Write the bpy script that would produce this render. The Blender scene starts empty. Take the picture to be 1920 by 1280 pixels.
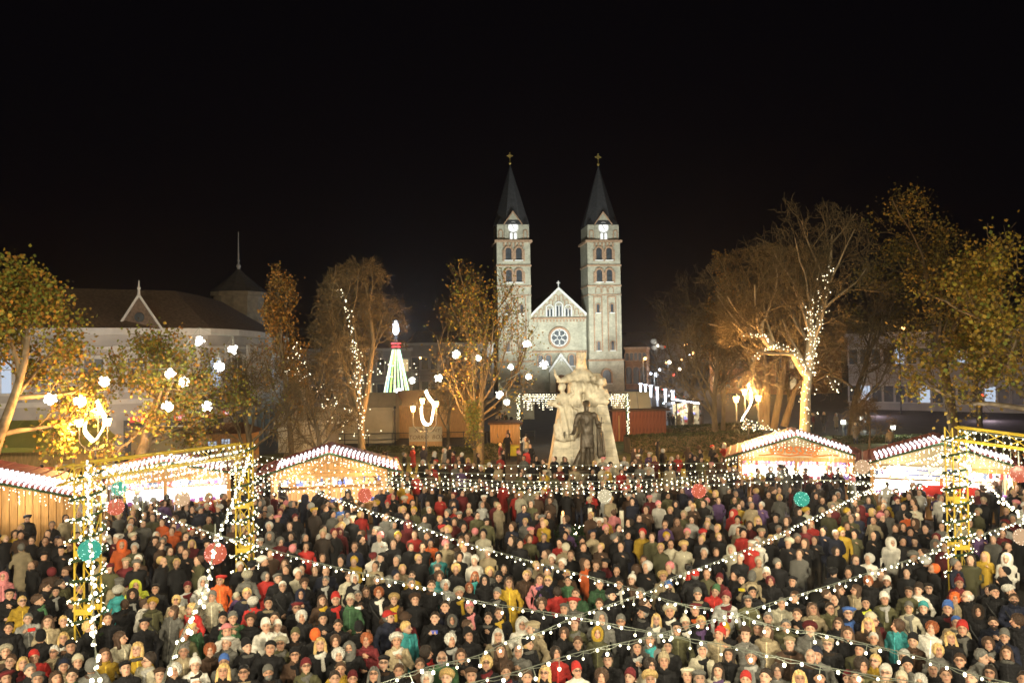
import bpy, math, random
import numpy as np
from mathutils import Vector, Matrix
random.seed(7); np.random.seed(7)
RND = random.Random(11)
S = bpy.context.scene
COL = S.collection
# ------------------------------------------------------------------ camera, night sky, exposure
CAM_Z = 7.0; PITCH = 1.23; ROLL = -0.95; FPX = 1493.0
cam_d = bpy.data.cameras.new('camera'); cam = bpy.data.objects.new('camera', cam_d); COL.objects.link(cam)
cam_d.lens = 28; cam_d.sensor_width = 36; cam_d.clip_end = 2000; cam_d.clip_start = 0.5
CM = Matrix.Translation((0, 0, CAM_Z)) @ Matrix.Rotation(math.radians(90+PITCH), 4, 'X') @ Matrix.Rotation(math.radians(ROLL), 4, 'Z')
cam.matrix_world = CM
S.camera = cam
W = bpy.data.worlds.new('World'); S.world = W; W.use_nodes = True
bg = W.node_tree.nodes['Background']; bg.inputs[0].default_value = (0.0042, 0.0033, 0.0058, 1); bg.inputs[1].default_value = 0.32
S.view_settings.view_transform = 'Standard'; S.view_settings.look = 'None'; S.view_settings.exposure = 0; S.view_settings.gamma = 1
S.view_settings.use_curve_mapping = False
S.cycles.max_bounces = 4; S.cycles.diffuse_bounces = 2; S.cycles.glossy_bounces = 2; S.cycles.transmission_bounces = 2
S.cycles.transparent_max_bounces = 4; S.cycles.sample_clamp_indirect = 1.2; S.cycles.sample_clamp_direct = 0
S.cycles.caustics_reflective = False; S.cycles.caustics_refractive = False; S.cycles.use_denoising = True
S.cycles.filter_width = 1.6

def at(px, py, d):                       # a pixel of the photograph at a depth -> a point of the place
    return CM @ Vector(((px-960)/FPX*d, -(py-640)/FPX*d, -d))
def G(px, py, z=0.0):                    # where the line of sight through a pixel meets height z
    o = CM.translation; v = at(px, py, 1.0)-o
    return o+v*((z-o.z)/v.z)
def gx(px, d):                           # ground point below a pixel column at a depth
    p = at(px, 672, d); return Vector((p.x, p.y, 0))
def lamp(name, loc, power, col, radius=0.15, spot=None, aim=None, blend=0.5):
    l = bpy.data.lights.new(name, 'SPOT' if spot else 'POINT'); l.energy = power; l.color = col; l.shadow_soft_size = radius
    o = bpy.data.objects.new(name, l); COL.objects.link(o); o.location = loc
    if spot:
        l.spot_size = math.radians(spot); l.spot_blend = blend
        o.rotation_euler = (Vector(aim)-Vector(loc)).to_track_quat('-Z', 'Y').to_euler()
    return o
# floodlights on the front of the town hall, whose balcony the photograph is taken from
FL = (1.0, .87, .60)
for x in (-17, -6, 6, 17):
    lamp('town_hall_floodlight', (x, -9.0, 10.5), 16000, FL, .6, 95, (x*1.25, 30, 1), .8)
for x in (-9, 9):  # extra pair, added to brighten the farther crowd
    lamp('town_hall_floodlight', (x, -9.0, 10.9), 15000, FL, .5, 52, (x*1.3, 41, 1.5), .8)
# floodlights standing in front of the church
for x, e in ((3, .9), (13, .7), (27, .9)):
    lamp('church_floodlight', (x, 131, 1.2), 38000*e, (.94, 1.0, .95), .4, 84, (x*.4+6, 160, 27), .7)
lamp('monument_floodlight', (1.0, 33.0, 4.6), 3600, (1, .93, .78), .25, 44, (4.1, 46.5, 4.6), .6)
lamp('monument_floodlight', (9.5, 36.0, 4.4), 1300, (1, .92, .74), .25, 50, (4.1, 46.5, 4.2), .6)
# floodlights on the market building
for px, d in ((60, 46), (330, 50)):
    p = gx(px, d); lamp('market_hall_floodlight', (p.x, p.y, 4.6), 2100, (1.0, .88, .72), .3, 125, (p.x-2, p.y+12, 8.5), .7)

# ------------------------------------------------------------------ materials
def node(nt, t, **kw):
    n = nt.nodes.new(t)
    for k, v in kw.items(): setattr(n, k, v)
    return n
def mat(name, col=(.5, .5, .5), rough=.8, var=.2, scale=6., bump=0., metal=0., emit=0., src=None, detail=4., stretch=None, sampling=None, spec=.35, tint=None):
    m = bpy.data.materials.new(name); m.use_nodes = True; nt = m.node_tree; b = nt.nodes['Principled BSDF']
    b.inputs['Roughness'].default_value = rough; b.inputs['Metallic'].default_value = metal
    b.inputs['Specular IOR Level'].default_value = spec
    if emit:
        b.inputs['Base Color'].default_value = (.03, .03, .03, 1)
        b.inputs['Emission Color'].default_value = (*col, 1); b.inputs['Emission Strength'].default_value = emit
        if src == 'attr':
            a = node(nt, 'ShaderNodeAttribute'); a.attribute_name = 'tint'; nt.links.new(a.outputs['Color'], b.inputs['Emission Color'])
        m.cycles.emission_sampling = sampling or 'NONE'
        return m
    tc = node(nt, 'ShaderNodeTexCoord'); no = node(nt, 'ShaderNodeTexNoise'); no.inputs['Scale'].default_value = scale; no.inputs['Detail'].default_value = detail
    vec = tc.outputs['Object']
    if stretch:
        mp = node(nt, 'ShaderNodeMapping'); mp.inputs['Scale'].default_value = stretch; nt.links.new(vec, mp.inputs[0]); vec = mp.outputs[0]
    nt.links.new(vec, no.inputs['Vector'])
    mr = node(nt, 'ShaderNodeMapRange'); mr.inputs['From Min'].default_value = .3; mr.inputs['From Max'].default_value = .7
    mr.inputs['To Min'].default_value = 1-var; mr.inputs['To Max'].default_value = 1+var
    nt.links.new(no.outputs['Fac'], mr.inputs['Value'])
    mx = node(nt, 'ShaderNodeVectorMath', operation='SCALE')
    if src == 'obj': c = node(nt, 'ShaderNodeObjectInfo'); out = c.outputs['Color']
    elif src == 'attr': c = node(nt, 'ShaderNodeAttribute'); c.attribute_name = 'tint'; out = c.outputs['Color']
    elif src == 'objattr':
        c = node(nt, 'ShaderNodeObjectInfo'); a = node(nt, 'ShaderNodeAttribute'); a.attribute_name = 'tint'
        mm = node(nt, 'ShaderNodeVectorMath', operation='MULTIPLY'); nt.links.new(c.outputs['Color'], mm.inputs[0]); nt.links.new(a.outputs['Color'], mm.inputs[1]); out = mm.outputs[0]
    else: c = node(nt, 'ShaderNodeRGB'); c.outputs[0].default_value = (*col, 1); out = c.outputs[0]
    nt.links.new(out, mx.inputs[0]); nt.links.new(mr.outputs[0], mx.inputs['Scale']); nt.links.new(mx.outputs[0], b.inputs['Base Color'])
    if bump:
        n2 = node(nt, 'ShaderNodeTexNoise'); n2.inputs['Scale'].default_value = scale*3; n2.inputs['Detail'].default_value = 5; nt.links.new(vec, n2.inputs['Vector'])
        bp = node(nt, 'ShaderNodeBump'); bp.inputs['Strength'].default_value = 1; bp.inputs['Distance'].default_value = bump
        nt.links.new(n2.outputs['Fac'], bp.inputs['Height']); nt.links.new(bp.outputs[0], b.inputs['Normal'])
    return m
def brick_mat(name, c1, c2, mortar, scale=1., bw=.5, rh=.12):
    m = mat(name, c1, .9, .0); nt = m.node_tree; b = nt.nodes['Principled BSDF']
    tc = node(nt, 'ShaderNodeTexCoord'); sp = node(nt, 'ShaderNodeSeparateXYZ'); ad = node(nt, 'ShaderNodeMath', operation='ADD'); cb = node(nt, 'ShaderNodeCombineXYZ')
    nt.links.new(tc.outputs['Object'], sp.inputs[0]); nt.links.new(sp.outputs[0], ad.inputs[0]); nt.links.new(sp.outputs[1], ad.inputs[1])
    nt.links.new(ad.outputs[0], cb.inputs[0]); nt.links.new(sp.outputs[2], cb.inputs[1])
    br = node(nt, 'ShaderNodeTexBrick'); br.inputs['Scale'].default_value = scale; br.inputs['Brick Width'].default_value = bw; br.inputs['Row Height'].default_value = rh
    br.inputs['Mortar Size'].default_value = .012; br.inputs['Color1'].default_value = (*c1, 1); br.inputs['Color2'].default_value = (*c2, 1); br.inputs['Mortar'].default_value = (*mortar, 1)
    nt.links.new(cb.outputs[0], br.inputs['Vector'])
    no = node(nt, 'ShaderNodeTexNoise'); no.inputs['Scale'].default_value = .9; no.inputs['Detail'].default_value = 8; no.inputs['Roughness'].default_value = .7; nt.links.new(tc.outputs['Object'], no.inputs['Vector'])
    mr = node(nt, 'ShaderNodeMapRange'); mr.inputs['From Min'].default_value = .3; mr.inputs['From Max'].default_value = .7; mr.inputs['To Min'].default_value = .68; mr.inputs['To Max'].default_value = 1.25
    nt.links.new(no.outputs['Fac'], mr.inputs['Value'])
    mx = node(nt, 'ShaderNodeVectorMath', operation='SCALE'); nt.links.new(br.outputs['Color'], mx.inputs[0]); nt.links.new(mr.outputs[0], mx.inputs['Scale'])
    nt.links.new(mx.outputs[0], b.inputs['Base Color'])
    return m
M = {}
M['skin'] = mat('skin', rough=.55, var=.12, scale=11, src='attr', spec=.3)
_n = M['skin'].node_tree; _oi = _n.nodes.new('ShaderNodeObjectInfo'); _mr = _n.nodes.new('ShaderNodeMapRange'); _mr.inputs['To Min'].default_value = .72; _mr.inputs['To Max'].default_value = 1.12; _n.links.new(_oi.outputs['Random'], _mr.inputs['Value'])
_sc = _n.nodes.new('ShaderNodeVectorMath'); _sc.operation = 'SCALE'; _src = _n.nodes['Principled BSDF'].inputs['Base Color'].links[0].from_socket; _n.links.new(_src, _sc.inputs[0]); _n.links.new(_mr.outputs[0], _sc.inputs['Scale']); _n.links.new(_sc.outputs[0], _n.nodes['Principled BSDF'].inputs['Base Color'])
M['cloth'] = mat('coat_cloth', rough=.82, var=.3, scale=12, bump=.022, src='objattr', detail=6)
M['trousers'] = mat('trouser_cloth', (.018, .018, .024), .9, .3, 10)
M['shoe'] = mat('shoe_leather', (.012, .010, .009), .5, .2, 10)
M['hair'] = mat('hair', rough=.6, var=.45, scale=38, src='obj', bump=.012, stretch=(1, 1, .35))
M['knit'] = mat('knitwear', rough=.95, var=.2, scale=60, src='obj', bump=.008)
M['fur'] = mat('fur', rough=1, var=.35, scale=55, src='obj', bump=.03)
M['crowd'] = mat('crowd_mix', rough=.8, var=.18, scale=7, src='attr')
M['glass_frame'] = mat('spectacle_frame', (.02, .02, .02), .3)
M['steel_y'] = mat('yellow_painted_steel', (.62, .43, .045), .45, .12, 5, bump=.002)
M['wood'] = mat('pale_timber', (.50, .27, .10), .75, .3, 3, bump=.004, stretch=(6, 6, .6))
M['wood_red'] = mat('stained_red_timber', (.26, .075, .035), .75, .45, 3, bump=.004, stretch=(5, 5, .5))
M['wood_dark'] = mat('brown_timber', (.12, .055, .025), .8, .3, 3, stretch=(5, 5, .6))
M['roof_red'] = mat('maroon_roof_sheet', (.25, .045, .035), .55, .25, 4, bump=.006)
M['stone'] = mat('limestone', (.62, .54, .38), .85, .30, 2.4, bump=.035, detail=8)
M['bronze'] = mat('dark_bronze', (.085, .066, .042), .48, .35, 4, bump=.012, metal=.35)
M['granite'] = mat('grey_granite', (.2, .2, .18), .6, .2, 12)
M['bark'] = mat('bark', (.14, .105, .062), .95, .35, 5, bump=.03, stretch=(1, 1, .3))
M['plane_bark'] = mat('plane_bark', (.30, .23, .14), .9, .45, 2.2, bump=.02)
M['twig'] = mat('twig', (.17, .125, .065), .95, .3, 3)
M['leaf'] = mat('autumn_leaf', rough=.7, var=.2, scale=1.2, src='attr')
M['green_plant'] = mat('evergreen', rough=.8, var=.3, scale=3, src='attr')
M['asphalt'] = mat('asphalt', (.05, .048, .046), .85, .3, .7, bump=.01)
M['paving'] = brick_mat('paving_setts', (.15, .14, .12), (.11, .10, .09), (.06, .055, .05), 1, .4, .2)
M['lawn'] = mat('lawn_grass', (.10, .105, .03), .95, .5, 1.4, bump=.05, detail=9)
M['church'] = brick_mat('pale_yellow_brick', (.52, .50, .38), (.42, .40, .30), (.36, .34, .27), 1.6, .55, .2)
M['terracotta'] = mat('terracotta_trim', (.42, .27, .17), .85, .3, 3)
M['white_stone'] = mat('white_stone_trim', (.75, .75, .72), .8, .1, 3)
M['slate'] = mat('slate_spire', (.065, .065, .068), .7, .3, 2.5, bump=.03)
M['dark_glass'] = mat('dark_window_glass', (.05, .06, .07), .4, .4, 1.5, spec=.6)
M['gold'] = mat('gilding', (.75, .55, .16), .35, .1, 5, metal=.7)
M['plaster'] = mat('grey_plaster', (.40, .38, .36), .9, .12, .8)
M['plaster_trim'] = mat('light_plaster_trim', (.58, .56, .53), .9, .08, 2)
M['tile_roof'] = mat('brown_tile_roof', (.15, .105, .075), .9, .35, 5, bump=.04, detail=8)
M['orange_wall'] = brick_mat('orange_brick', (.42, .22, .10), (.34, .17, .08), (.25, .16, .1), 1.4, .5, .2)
M['canvas_green'] = mat('green_canvas', (.36, .40, .10), .8, .15, 1)
M['canvas'] = mat('beige_canvas', (.50, .42, .28), .85, .12, 1)
M['metal_dark'] = mat('dark_metal', (.03, .03, .03), .5, .2, 4)
M['metal_grey'] = mat('grey_metal', (.35, .35, .36), .45, .1, 4)
M['white_paint'] = mat('white_paint', (.75, .75, .72), .5, .05, 4)
M['red_paint'] = mat('red_paint', (.6, .03, .02), .5, .1, 4)
M['yellow_paint'] = mat('yellow_paint', (.75, .6, .03), .5, .1, 4)
M['orange_paint'] = mat('orange_lettering', (.62, .17, .03), .6, .1, 4)
M['blue_paint'] = mat('blue_lettering', (.06, .1, .5), .6, .1, 4)
M['goods'] = mat('market_goods', rough=.6, var=.1, scale=8, src='attr')
M['wire'] = mat('cable', (.25, .27, .22), .6)
M['candle'] = mat('candle_wax', (.8, .74, .58), .5, .05, 5)
M['bulb'] = mat('lit_fairy_bulb', (1, .92, .66), emit=7)
M['bulb_far'] = mat('lit_small_bulb', (1, .90, .62), emit=5)
M['tube'] = mat('lit_led_tube', (.97, .95, 1.0), emit=3.2)
M['rope'] = mat('lit_rope_light', (1, .86, .62), emit=9)
M['lantern'] = mat('lit_lantern_glass', (1, .62, .22), emit=14)
M['turret_wall'] = mat('brown_turret_wall', (.20, .17, .13), .9, .25, 2)  # dark brownish plaster, the turret's own colour
M['ball_white'] = mat('lit_white_ball', (1, .96, .84), emit=6)
M['sodium'] = mat('lit_sodium_lamp', (1, .5, .16), emit=10)
M['cool'] = mat('lit_cool_lamp', (.78, .86, 1), emit=7)
M['clock'] = mat('lit_clock_dial', (1, 1, .95), emit=1.25)
M['win_lit'] = mat('lit_window', (.70, .82, 1), emit=.75)
M['win_warm'] = mat('lit_warm_window', (1, .72, .35), emit=.7)
M['red_sign'] = mat('lit_red_sign', (.85, .085, .05), emit=.9)
M['letter_lit'] = mat('lit_white_letters', (1, .95, .95), emit=1.2)
M['neon'] = mat('neon_tube', emit=2.4, src='attr', col=(1, 1, 1))
M['tail'] = mat('lit_tail_lamp', (1, .08, .03), emit=3)
M['screen'] = mat('lit_phone_screen', (.5, .6, 1), emit=.9)
M['flame'] = mat('candle_flame', (1, .45, .12), emit=5)

# ------------------------------------------------------------------ object helpers
def tag(o, label=None, cat=None, group=None, kind=None):
    if label: o['label'] = label
    if cat: o['category'] = cat
    if group: o['group'] = group
    if kind: o['kind'] = kind
    return o
def empty(name, loc, label=None, cat=None, group=None, rz=0):
    o = bpy.data.objects.new(name, None); COL.objects.link(o); o.location = loc; o.rotation_euler.z = rz; o.empty_display_size = .2
    return tag(o, label, cat, group)
def link_mesh(name, me, parent=None, mats=None, loc=None):
    if mats:
        for m in mats: me.materials.append(M[m] if isinstance(m, str) else m)
    o = bpy.data.objects.new(name, me); COL.objects.link(o)
    if parent: o.parent = parent
    if loc is not None: o.location = loc
    return o
def npmesh(name, V, F4=None, F3=None, mi=None, tint=None, smooth=False):
    V = np.asarray(V, np.float32).reshape(-1, 3); me = bpy.data.meshes.new(name)
    F4 = np.zeros((0, 4), np.int32) if F4 is None else np.asarray(F4, np.int32).reshape(-1, 4)
    F3 = np.zeros((0, 3), np.int32) if F3 is None else np.asarray(F3, np.int32).reshape(-1, 3)
    me.vertices.add(len(V)); me.vertices.foreach_set('co', V.ravel())
    nl = F4.size+F3.size; me.loops.add(nl); me.loops.foreach_set('vertex_index', np.concatenate([F4.ravel(), F3.ravel()]))
    n = len(F4)+len(F3); me.polygons.add(n)
    st = np.concatenate([np.arange(len(F4))*4, len(F4)*4+np.arange(len(F3))*3]).astype(np.int32)
    me.polygons.foreach_set('loop_start', st)
    if mi is not None: me.polygons.foreach_set('material_index', np.asarray(mi, np.int32))
    if smooth: me.polygons.foreach_set('use_smooth', np.ones(n, bool))
    me.update(calc_edges=True)
    if tint is not None:
        a = me.color_attributes.new('tint', 'FLOAT_COLOR', 'POINT')
        t = np.ones((len(V), 4), np.float32); t[:, :3] = tint; a.data.foreach_set('color', t.ravel())
    return me
BOXF = [(0, 3, 2, 1), (4, 5, 6, 7), (0, 1, 5, 4), (1, 2, 6, 5), (2, 3, 7, 6), (3, 0, 4, 7)]
class MB:
    def __init__(s): s.v = []; s.f = []; s.m = []; s.c = []
    def add(s, vs, fs, m=0, c=None, col=None):
        n = len(s.v); s.v += [tuple(v) for v in vs]; s.f += [tuple(n+i for i in f) for f in fs]; s.m += [m]*len(fs); s.c += [c or col or (1, 1, 1)]*len(vs)
    def box(s, c, d, m=0, rz=0, mt=None, col=None):
        x, y, z = d[0]/2, d[1]/2, d[2]/2
        vs = [Vector(p) for p in ((-x, -y, -z), (x, -y, -z), (x, y, -z), (-x, y, -z), (-x, -y, z), (x, -y, z), (x, y, z), (-x, y, z))]
        R = Matrix.Translation(c) @ (mt if mt is not None else Matrix.Rotation(rz, 4, 'Z'))
        s.add([R @ v for v in vs], BOXF, m, col); return s
    def tube(s, pts, r, n=6, m=0, col=None, cap=True):
        pts = [Vector(p) for p in pts]; rs = r if isinstance(r, (list, tuple)) else [r]*len(pts)
        vs = []; up = Vector((.13, .31, .94))
        for i, p in enumerate(pts):
            t = (pts[min(i+1, len(pts)-1)]-pts[max(i-1, 0)]).normalized()
            a = t.cross(up)
            if a.length < .1: a = t.cross(Vector((1, 0, 0)))
            a.normalize(); b = t.cross(a)
            for k in range(n):
                q = 2*math.pi*k/n; vs.append(p+(a*math.cos(q)+b*math.sin(q))*rs[i])
        fs = [(i*n+k, i*n+(k+1) % n, (i+1)*n+(k+1) % n, (i+1)*n+k) for i in range(len(pts)-1) for k in range(n)]
        if cap: fs += [tuple(range(n))[::-1], tuple((len(pts)-1)*n+k for k in range(n))]
        s.add(vs, fs, m, col); return s
    def ball(s, c, r, n=8, k=5, m=0, col=None, sc=(1, 1, 1)):
        vs = [(c[0], c[1], c[2]+r*sc[2])]
        for i in range(1, k):
            th = math.pi*i/k
            vs += [(c[0]+r*sc[0]*math.sin(th)*math.cos(2*math.pi*j/n), c[1]+r*sc[1]*math.sin(th)*math.sin(2*math.pi*j/n), c[2]+r*sc[2]*math.cos(th)) for j in range(n)]
        vs.append((c[0], c[1], c[2]-r*sc[2])); L = len(vs)-1
        fs = [(0, 1+j, 1+(j+1) % n) for j in range(n)]
        for i in range(k-2): fs += [(1+i*n+j, 1+(i+1)*n+j, 1+(i+1)*n+(j+1) % n, 1+i*n+(j+1) % n) for j in range(n)]
        fs += [(L, 1+(k-2)*n+(j+1) % n, 1+(k-2)*n+j) for j in range(n)]
        s.add(vs, fs, m, col); return s
    def prism(s, poly, y0, y1, m=0, col=None):              # polygon in x,z pushed along y
        n = len(poly); vs = [(x, y0, z) for x, z in poly]+[(x, y1, z) for x, z in poly]
        fs = [tuple(range(n)), tuple(range(2*n-1, n-1, -1))]+[(i, i+n, (i+1) % n+n, (i+1) % n) for i in range(n)]
        s.add(vs, fs, m, col); return s
    def build(s, name, mats, parent=None, smooth=False, loc=None, rz=0, kind=None):
        me = bpy.data.meshes.new(name); me.from_pydata([tuple(v) for v in s.v], [], s.f)
        mats = mats if isinstance(mats, (list, tuple)) else [mats]
        for m in mats: me.materials.append(M[m])
        me.polygons.foreach_set('material_index', s.m)
        if smooth: me.polygons.foreach_set('use_smooth', [True]*len(s.f))
        if any(c != (1, 1, 1) for c in s.c):
            a = me.color_attributes.new('tint', 'FLOAT_COLOR', 'POINT'); a.data.foreach_set('color', [x for c in s.c for x in (*c, 1)])
        o = bpy.data.objects.new(name, me); COL.objects.link(o)
        if parent: o.parent = parent
        if loc is not None: o.location = loc
        o.rotation_euler.z = rz
        if kind: o['kind'] = kind
        return o
def again(o, parent, loc, rz=0, sc=None):                    # another piece that shares a mesh
    c = o.copy(); COL.objects.link(c); c.parent = parent; c.location = loc; c.rotation_euler = (0, 0, rz)
    if sc: c.scale = sc
    return c
ICO_V = []; _t = (1+5**.5)/2
for a, b in ((1, _t), (-1, _t), (1, -_t), (-1, -_t)): ICO_V += [(a, b, 0), (0, a, b), (b, 0, a)]
ICO_V = np.array(ICO_V)/np.linalg.norm([1, _t])
def _icof():
    from itertools import combinations
    f = []
    for t in combinations(range(12), 3):
        d = [np.linalg.norm(ICO_V[t[i]]-ICO_V[t[j]]) for i, j in ((0, 1), (1, 2), (0, 2))]
        if max(d) < 1.1:
            a, b, c = (ICO_V[i] for i in t)
            f.append(t if np.dot(np.cross(b-a, c-a), a) > 0 else (t[0], t[2], t[1]))
    return np.array(f)
ICO_F = _icof()
OCT_V = np.array([(1, 0, 0), (-1, 0, 0), (0, 1, 0), (0, -1, 0), (0, 0, 1), (0, 0, -1)], float)
OCT_F = np.array([(0, 2, 4), (2, 1, 4), (1, 3, 4), (3, 0, 4), (2, 0, 5), (1, 2, 5), (3, 1, 5), (0, 3, 5)])
def bulbs(name, pts, r, m='bulb', parent=None, ico=False, tint=None, stretch=1.25):
    P = np.asarray(pts, float).reshape(-1, 3); V0, F0 = (ICO_V, ICO_F) if ico else (OCT_V, OCT_F)
    rr = (np.asarray(r)*np.ones(len(P)))[:, None, None]*np.random.uniform(.7, 1.25, (len(P), 1, 1))
    V = P[:, None, :]+V0[None]*rr*np.array([1, 1, stretch]); F = F0[None]+(np.arange(len(P))*len(V0))[:, None, None]
    t = None if tint is None else np.repeat(np.asarray(tint), len(V0), 0)
    o = link_mesh(name, npmesh(name, V, F3=F, tint=t), parent, [m]); o['kind'] = 'stuff'; return o
def spline(pts, n):
    P = [Vector(p) for p in pts]; P = [P[0]*2-P[1]]+P+[P[-1]*2-P[-2]]; out = []
    for i in range(1, len(P)-2):
        for k in range(n):
            t = k/n; a, b, c, d = P[i-1:i+3]
            out.append(.5*((2*b)+(c-a)*t+(2*a-5*b+4*c-d)*t*t+(3*b-a-3*c+d)*t**3))
    out.append(P[-2]); return out
def walk(pts, step):
    out = []; acc = 0.
    for a, b in zip(pts, pts[1:]):
        L = (b-a).length
        while acc < L: out.append(a+(b-a)*(acc/L)); acc += step
        acc -= L
    return out
def text(name, body, size, parent, loc, rz, m, shear=0, tilt=90, ext=.01, sx=1, font_bold=0.):
    c = bpy.data.curves.new(name, 'FONT'); c.body = body; c.size = size; c.shear = shear; c.extrude = ext; c.align_x = 'CENTER'; c.resolution_u = 2; c.offset = font_bold
    o = bpy.data.objects.new(name, c); COL.objects.link(o); dg = bpy.context.evaluated_depsgraph_get()
    me = bpy.data.meshes.new_from_object(o.evaluated_get(dg)); bpy.data.objects.remove(o)
    me.materials.clear(); me.materials.append(M[m])
    t = bpy.data.objects.new(name, me); COL.objects.link(t); t.parent = parent; t.location = loc; t.rotation_euler = (math.radians(tilt), 0, rz); t.scale = (sx, 1, 1)
    return t
# ------------------------------------------------------------------ smooth bodies from distance fields
def surfnet(F, xs, ys, zs):
    X, Y, Z = (np.asarray(a, float) for a in (xs, ys, zs)); s = F < 0
    nx, ny, nz = F.shape; cnt = np.zeros((nx-1, ny-1, nz-1), np.int8)
    for i in (0, 1):
        for j in (0, 1):
            for k in (0, 1): cnt += s[i:nx-1+i, j:ny-1+j, k:nz-1+k]
    act = (cnt > 0) & (cnt < 8); I, J, K = np.nonzero(act); idx = -np.ones(act.shape, np.int64); idx[I, J, K] = np.arange(len(I))
    acc = np.zeros((len(I), 3)); num = np.zeros(len(I))
    for ax in range(3):
        for a in (0, 1):
            for b in (0, 1):
                o = [0, 0, 0]; e = [i for i in range(3) if i != ax]; o[e[0]] = a; o[e[1]] = b; q = list(o); q[ax] = 1
                f0 = F[I+o[0], J+o[1], K+o[2]]; f1 = F[I+q[0], J+q[1], K+q[2]]; c = (f0 < 0) != (f1 < 0)
                t = np.where(c, f0/np.where(f0 == f1, 1, f0-f1), 0)
                p0 = np.stack([X[I+o[0]], Y[J+o[1]], Z[K+o[2]]], 1); p1 = np.stack([X[I+q[0]], Y[J+q[1]], Z[K+q[2]]], 1)
                acc += np.where(c[:, None], p0+(p1-p0)*t[:, None], 0); num += c
    V = acc/num[:, None]; Q = []
    for ax in range(3):
        a, b = [(1, 2), (2, 0), (0, 1)][ax]
        sl0 = [slice(None)]*3; sl1 = [slice(None)]*3; sl0[ax] = slice(0, -1); sl1[ax] = slice(1, None)
        s0, s1 = s[tuple(sl0)], s[tuple(sl1)]; c = s0 != s1; P = np.stack(np.nonzero(c), 1)
        ok = (P[:, a] > 0) & (P[:, b] > 0) & (P[:, a] < F.shape[a]-1) & (P[:, b] < F.shape[b]-1); P = P[ok]
        def g(da, db):
            R = P.copy(); R[:, a] -= da; R[:, b] -= db; return idx[R[:, 0], R[:, 1], R[:, 2]]
        q = np.stack([g(1, 1), g(0, 1), g(0, 0), g(1, 0)], 1); flip = ~s0[P[:, 0], P[:, 1], P[:, 2]]
        q[flip] = q[flip][:, ::-1]; Q.append(q)
    Q = np.concatenate(Q); return V, Q[(Q >= 0).all(1)]
def sell(P, c, r):
    r = np.array(r, float); q = P-np.array(c); k0 = np.linalg.norm(q/r, axis=-1); k1 = np.linalg.norm(q/r**2, axis=-1)+1e-9
    return k0*(k0-1)/k1
def scap(P, a, b, ra, rb=None, sy=1.):
    rb = ra if rb is None else rb; a = np.array(a, float); b = np.array(b, float); s = np.array([1, sy, 1.])
    pa = (P-a)*s; ba = (b-a)*s; t = np.clip((pa@ba)/(ba@ba), 0, 1)
    return np.linalg.norm(pa-t[..., None]*ba, axis=-1)-(ra+(rb-ra)*t)
def smin(a, b, k):
    h = np.clip(.5+.5*(b-a)/k, 0, 1); return b+(a-b)*h-k*h*(1-h)
def grid(xs, ys, zs): return np.stack(np.meshgrid(xs, ys, zs, indexing='ij'), -1)
def rotm(yaw=0, pitch=0):
    cy, sy = math.cos(yaw), math.sin(yaw); cp, sp = math.cos(pitch), math.sin(pitch)
    return np.array([[cy, -sy, 0], [sy, cy, 0], [0, 0, 1]])@np.array([[1, 0, 0], [0, cp, -sp], [0, sp, cp]])
# ------------------------------------------------------------------ ground
def sheet(name, x0, x1, y0, y1, z, m, n=1):
    b = MB()
    for i in range(n):
        for j in range(n):
            xa, xb = x0+(x1-x0)*i/n, x0+(x1-x0)*(i+1)/n; ya, yb = y0+(y1-y0)*j/n, y0+(y1-y0)*(j+1)/n
            b.add([(xa, ya, z), (xb, ya, z), (xb, yb, z), (xa, yb, z)], [(0, 1, 2, 3)])
    o = b.build(name, m); o['kind'] = 'structure'; return o
sheet('ground', -700, 700, -60, 1300, -.012, 'asphalt')
sheet('market_square_paving', -60, 60, -8, 44.8, 0, 'paving')
sheet('lawn_left', -19, -1.6, 45, 61, .02, 'lawn'); sheet('lawn_right', 7.2, 40, 43, 68, .02, 'lawn')
sheet('church_square_paving', -40, 40, 68, 158, -.004, 'paving')
sheet('garden_path', -1.4, 7.0, 45, 68, .0, 'paving')
pv = sheet('side_path_paving', 30, 52, 68.4, 78, .004, 'paving')
# ------------------------------------------------------------------ church
CD = 161.; cbase = gx(1052, CD); CS = .1078
church = empty('church', cbase-Vector((0, 0, .5)), 'twin-towered pale brick church with pointed spires and rose window, floodlit beyond the statue', 'church', rz=math.radians(7.0))
def arch(cx, z0, w, h, n=7, ins=0):                        # round headed outline
    r = w/2; return [(cx-r, z0), (cx+r, z0)]+[(cx+r*math.cos(t), z0+h-r+r*math.sin(t)) for t in np.linspace(0, math.pi, n)]
def archframe(b, cx, z0, w, h, t, y0, y1, m=0, n=9, sill=False):
    r = w/2; inn = [(cx-r, z0)]+[(cx-r*math.cos(a), z0+h-r+r*math.sin(a)) for a in np.linspace(0, math.pi, n)]+[(cx+r, z0)]
    R = r+t; out = [(cx-R, z0)]+[(cx-R*math.cos(a), z0+h-r+R*math.sin(a)) for a in np.linspace(0, math.pi, n)]+[(cx+R, z0)]
    k = len(inn); vs = [(x, y0, z) for x, z in inn+out]+[(x, y1, z) for x, z in inn+out]; fs = []
    for i in range(k-1):
        fs += [(i, i+1, k+i+1, k+i), (2*k+i, 3*k+i, 3*k+i+1, 2*k+i+1), (i, 2*k+i, 2*k+i+1, i+1), (k+i, k+i+1, 3*k+i+1, 3*k+i)]
    b.add(vs, fs, m)
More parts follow.
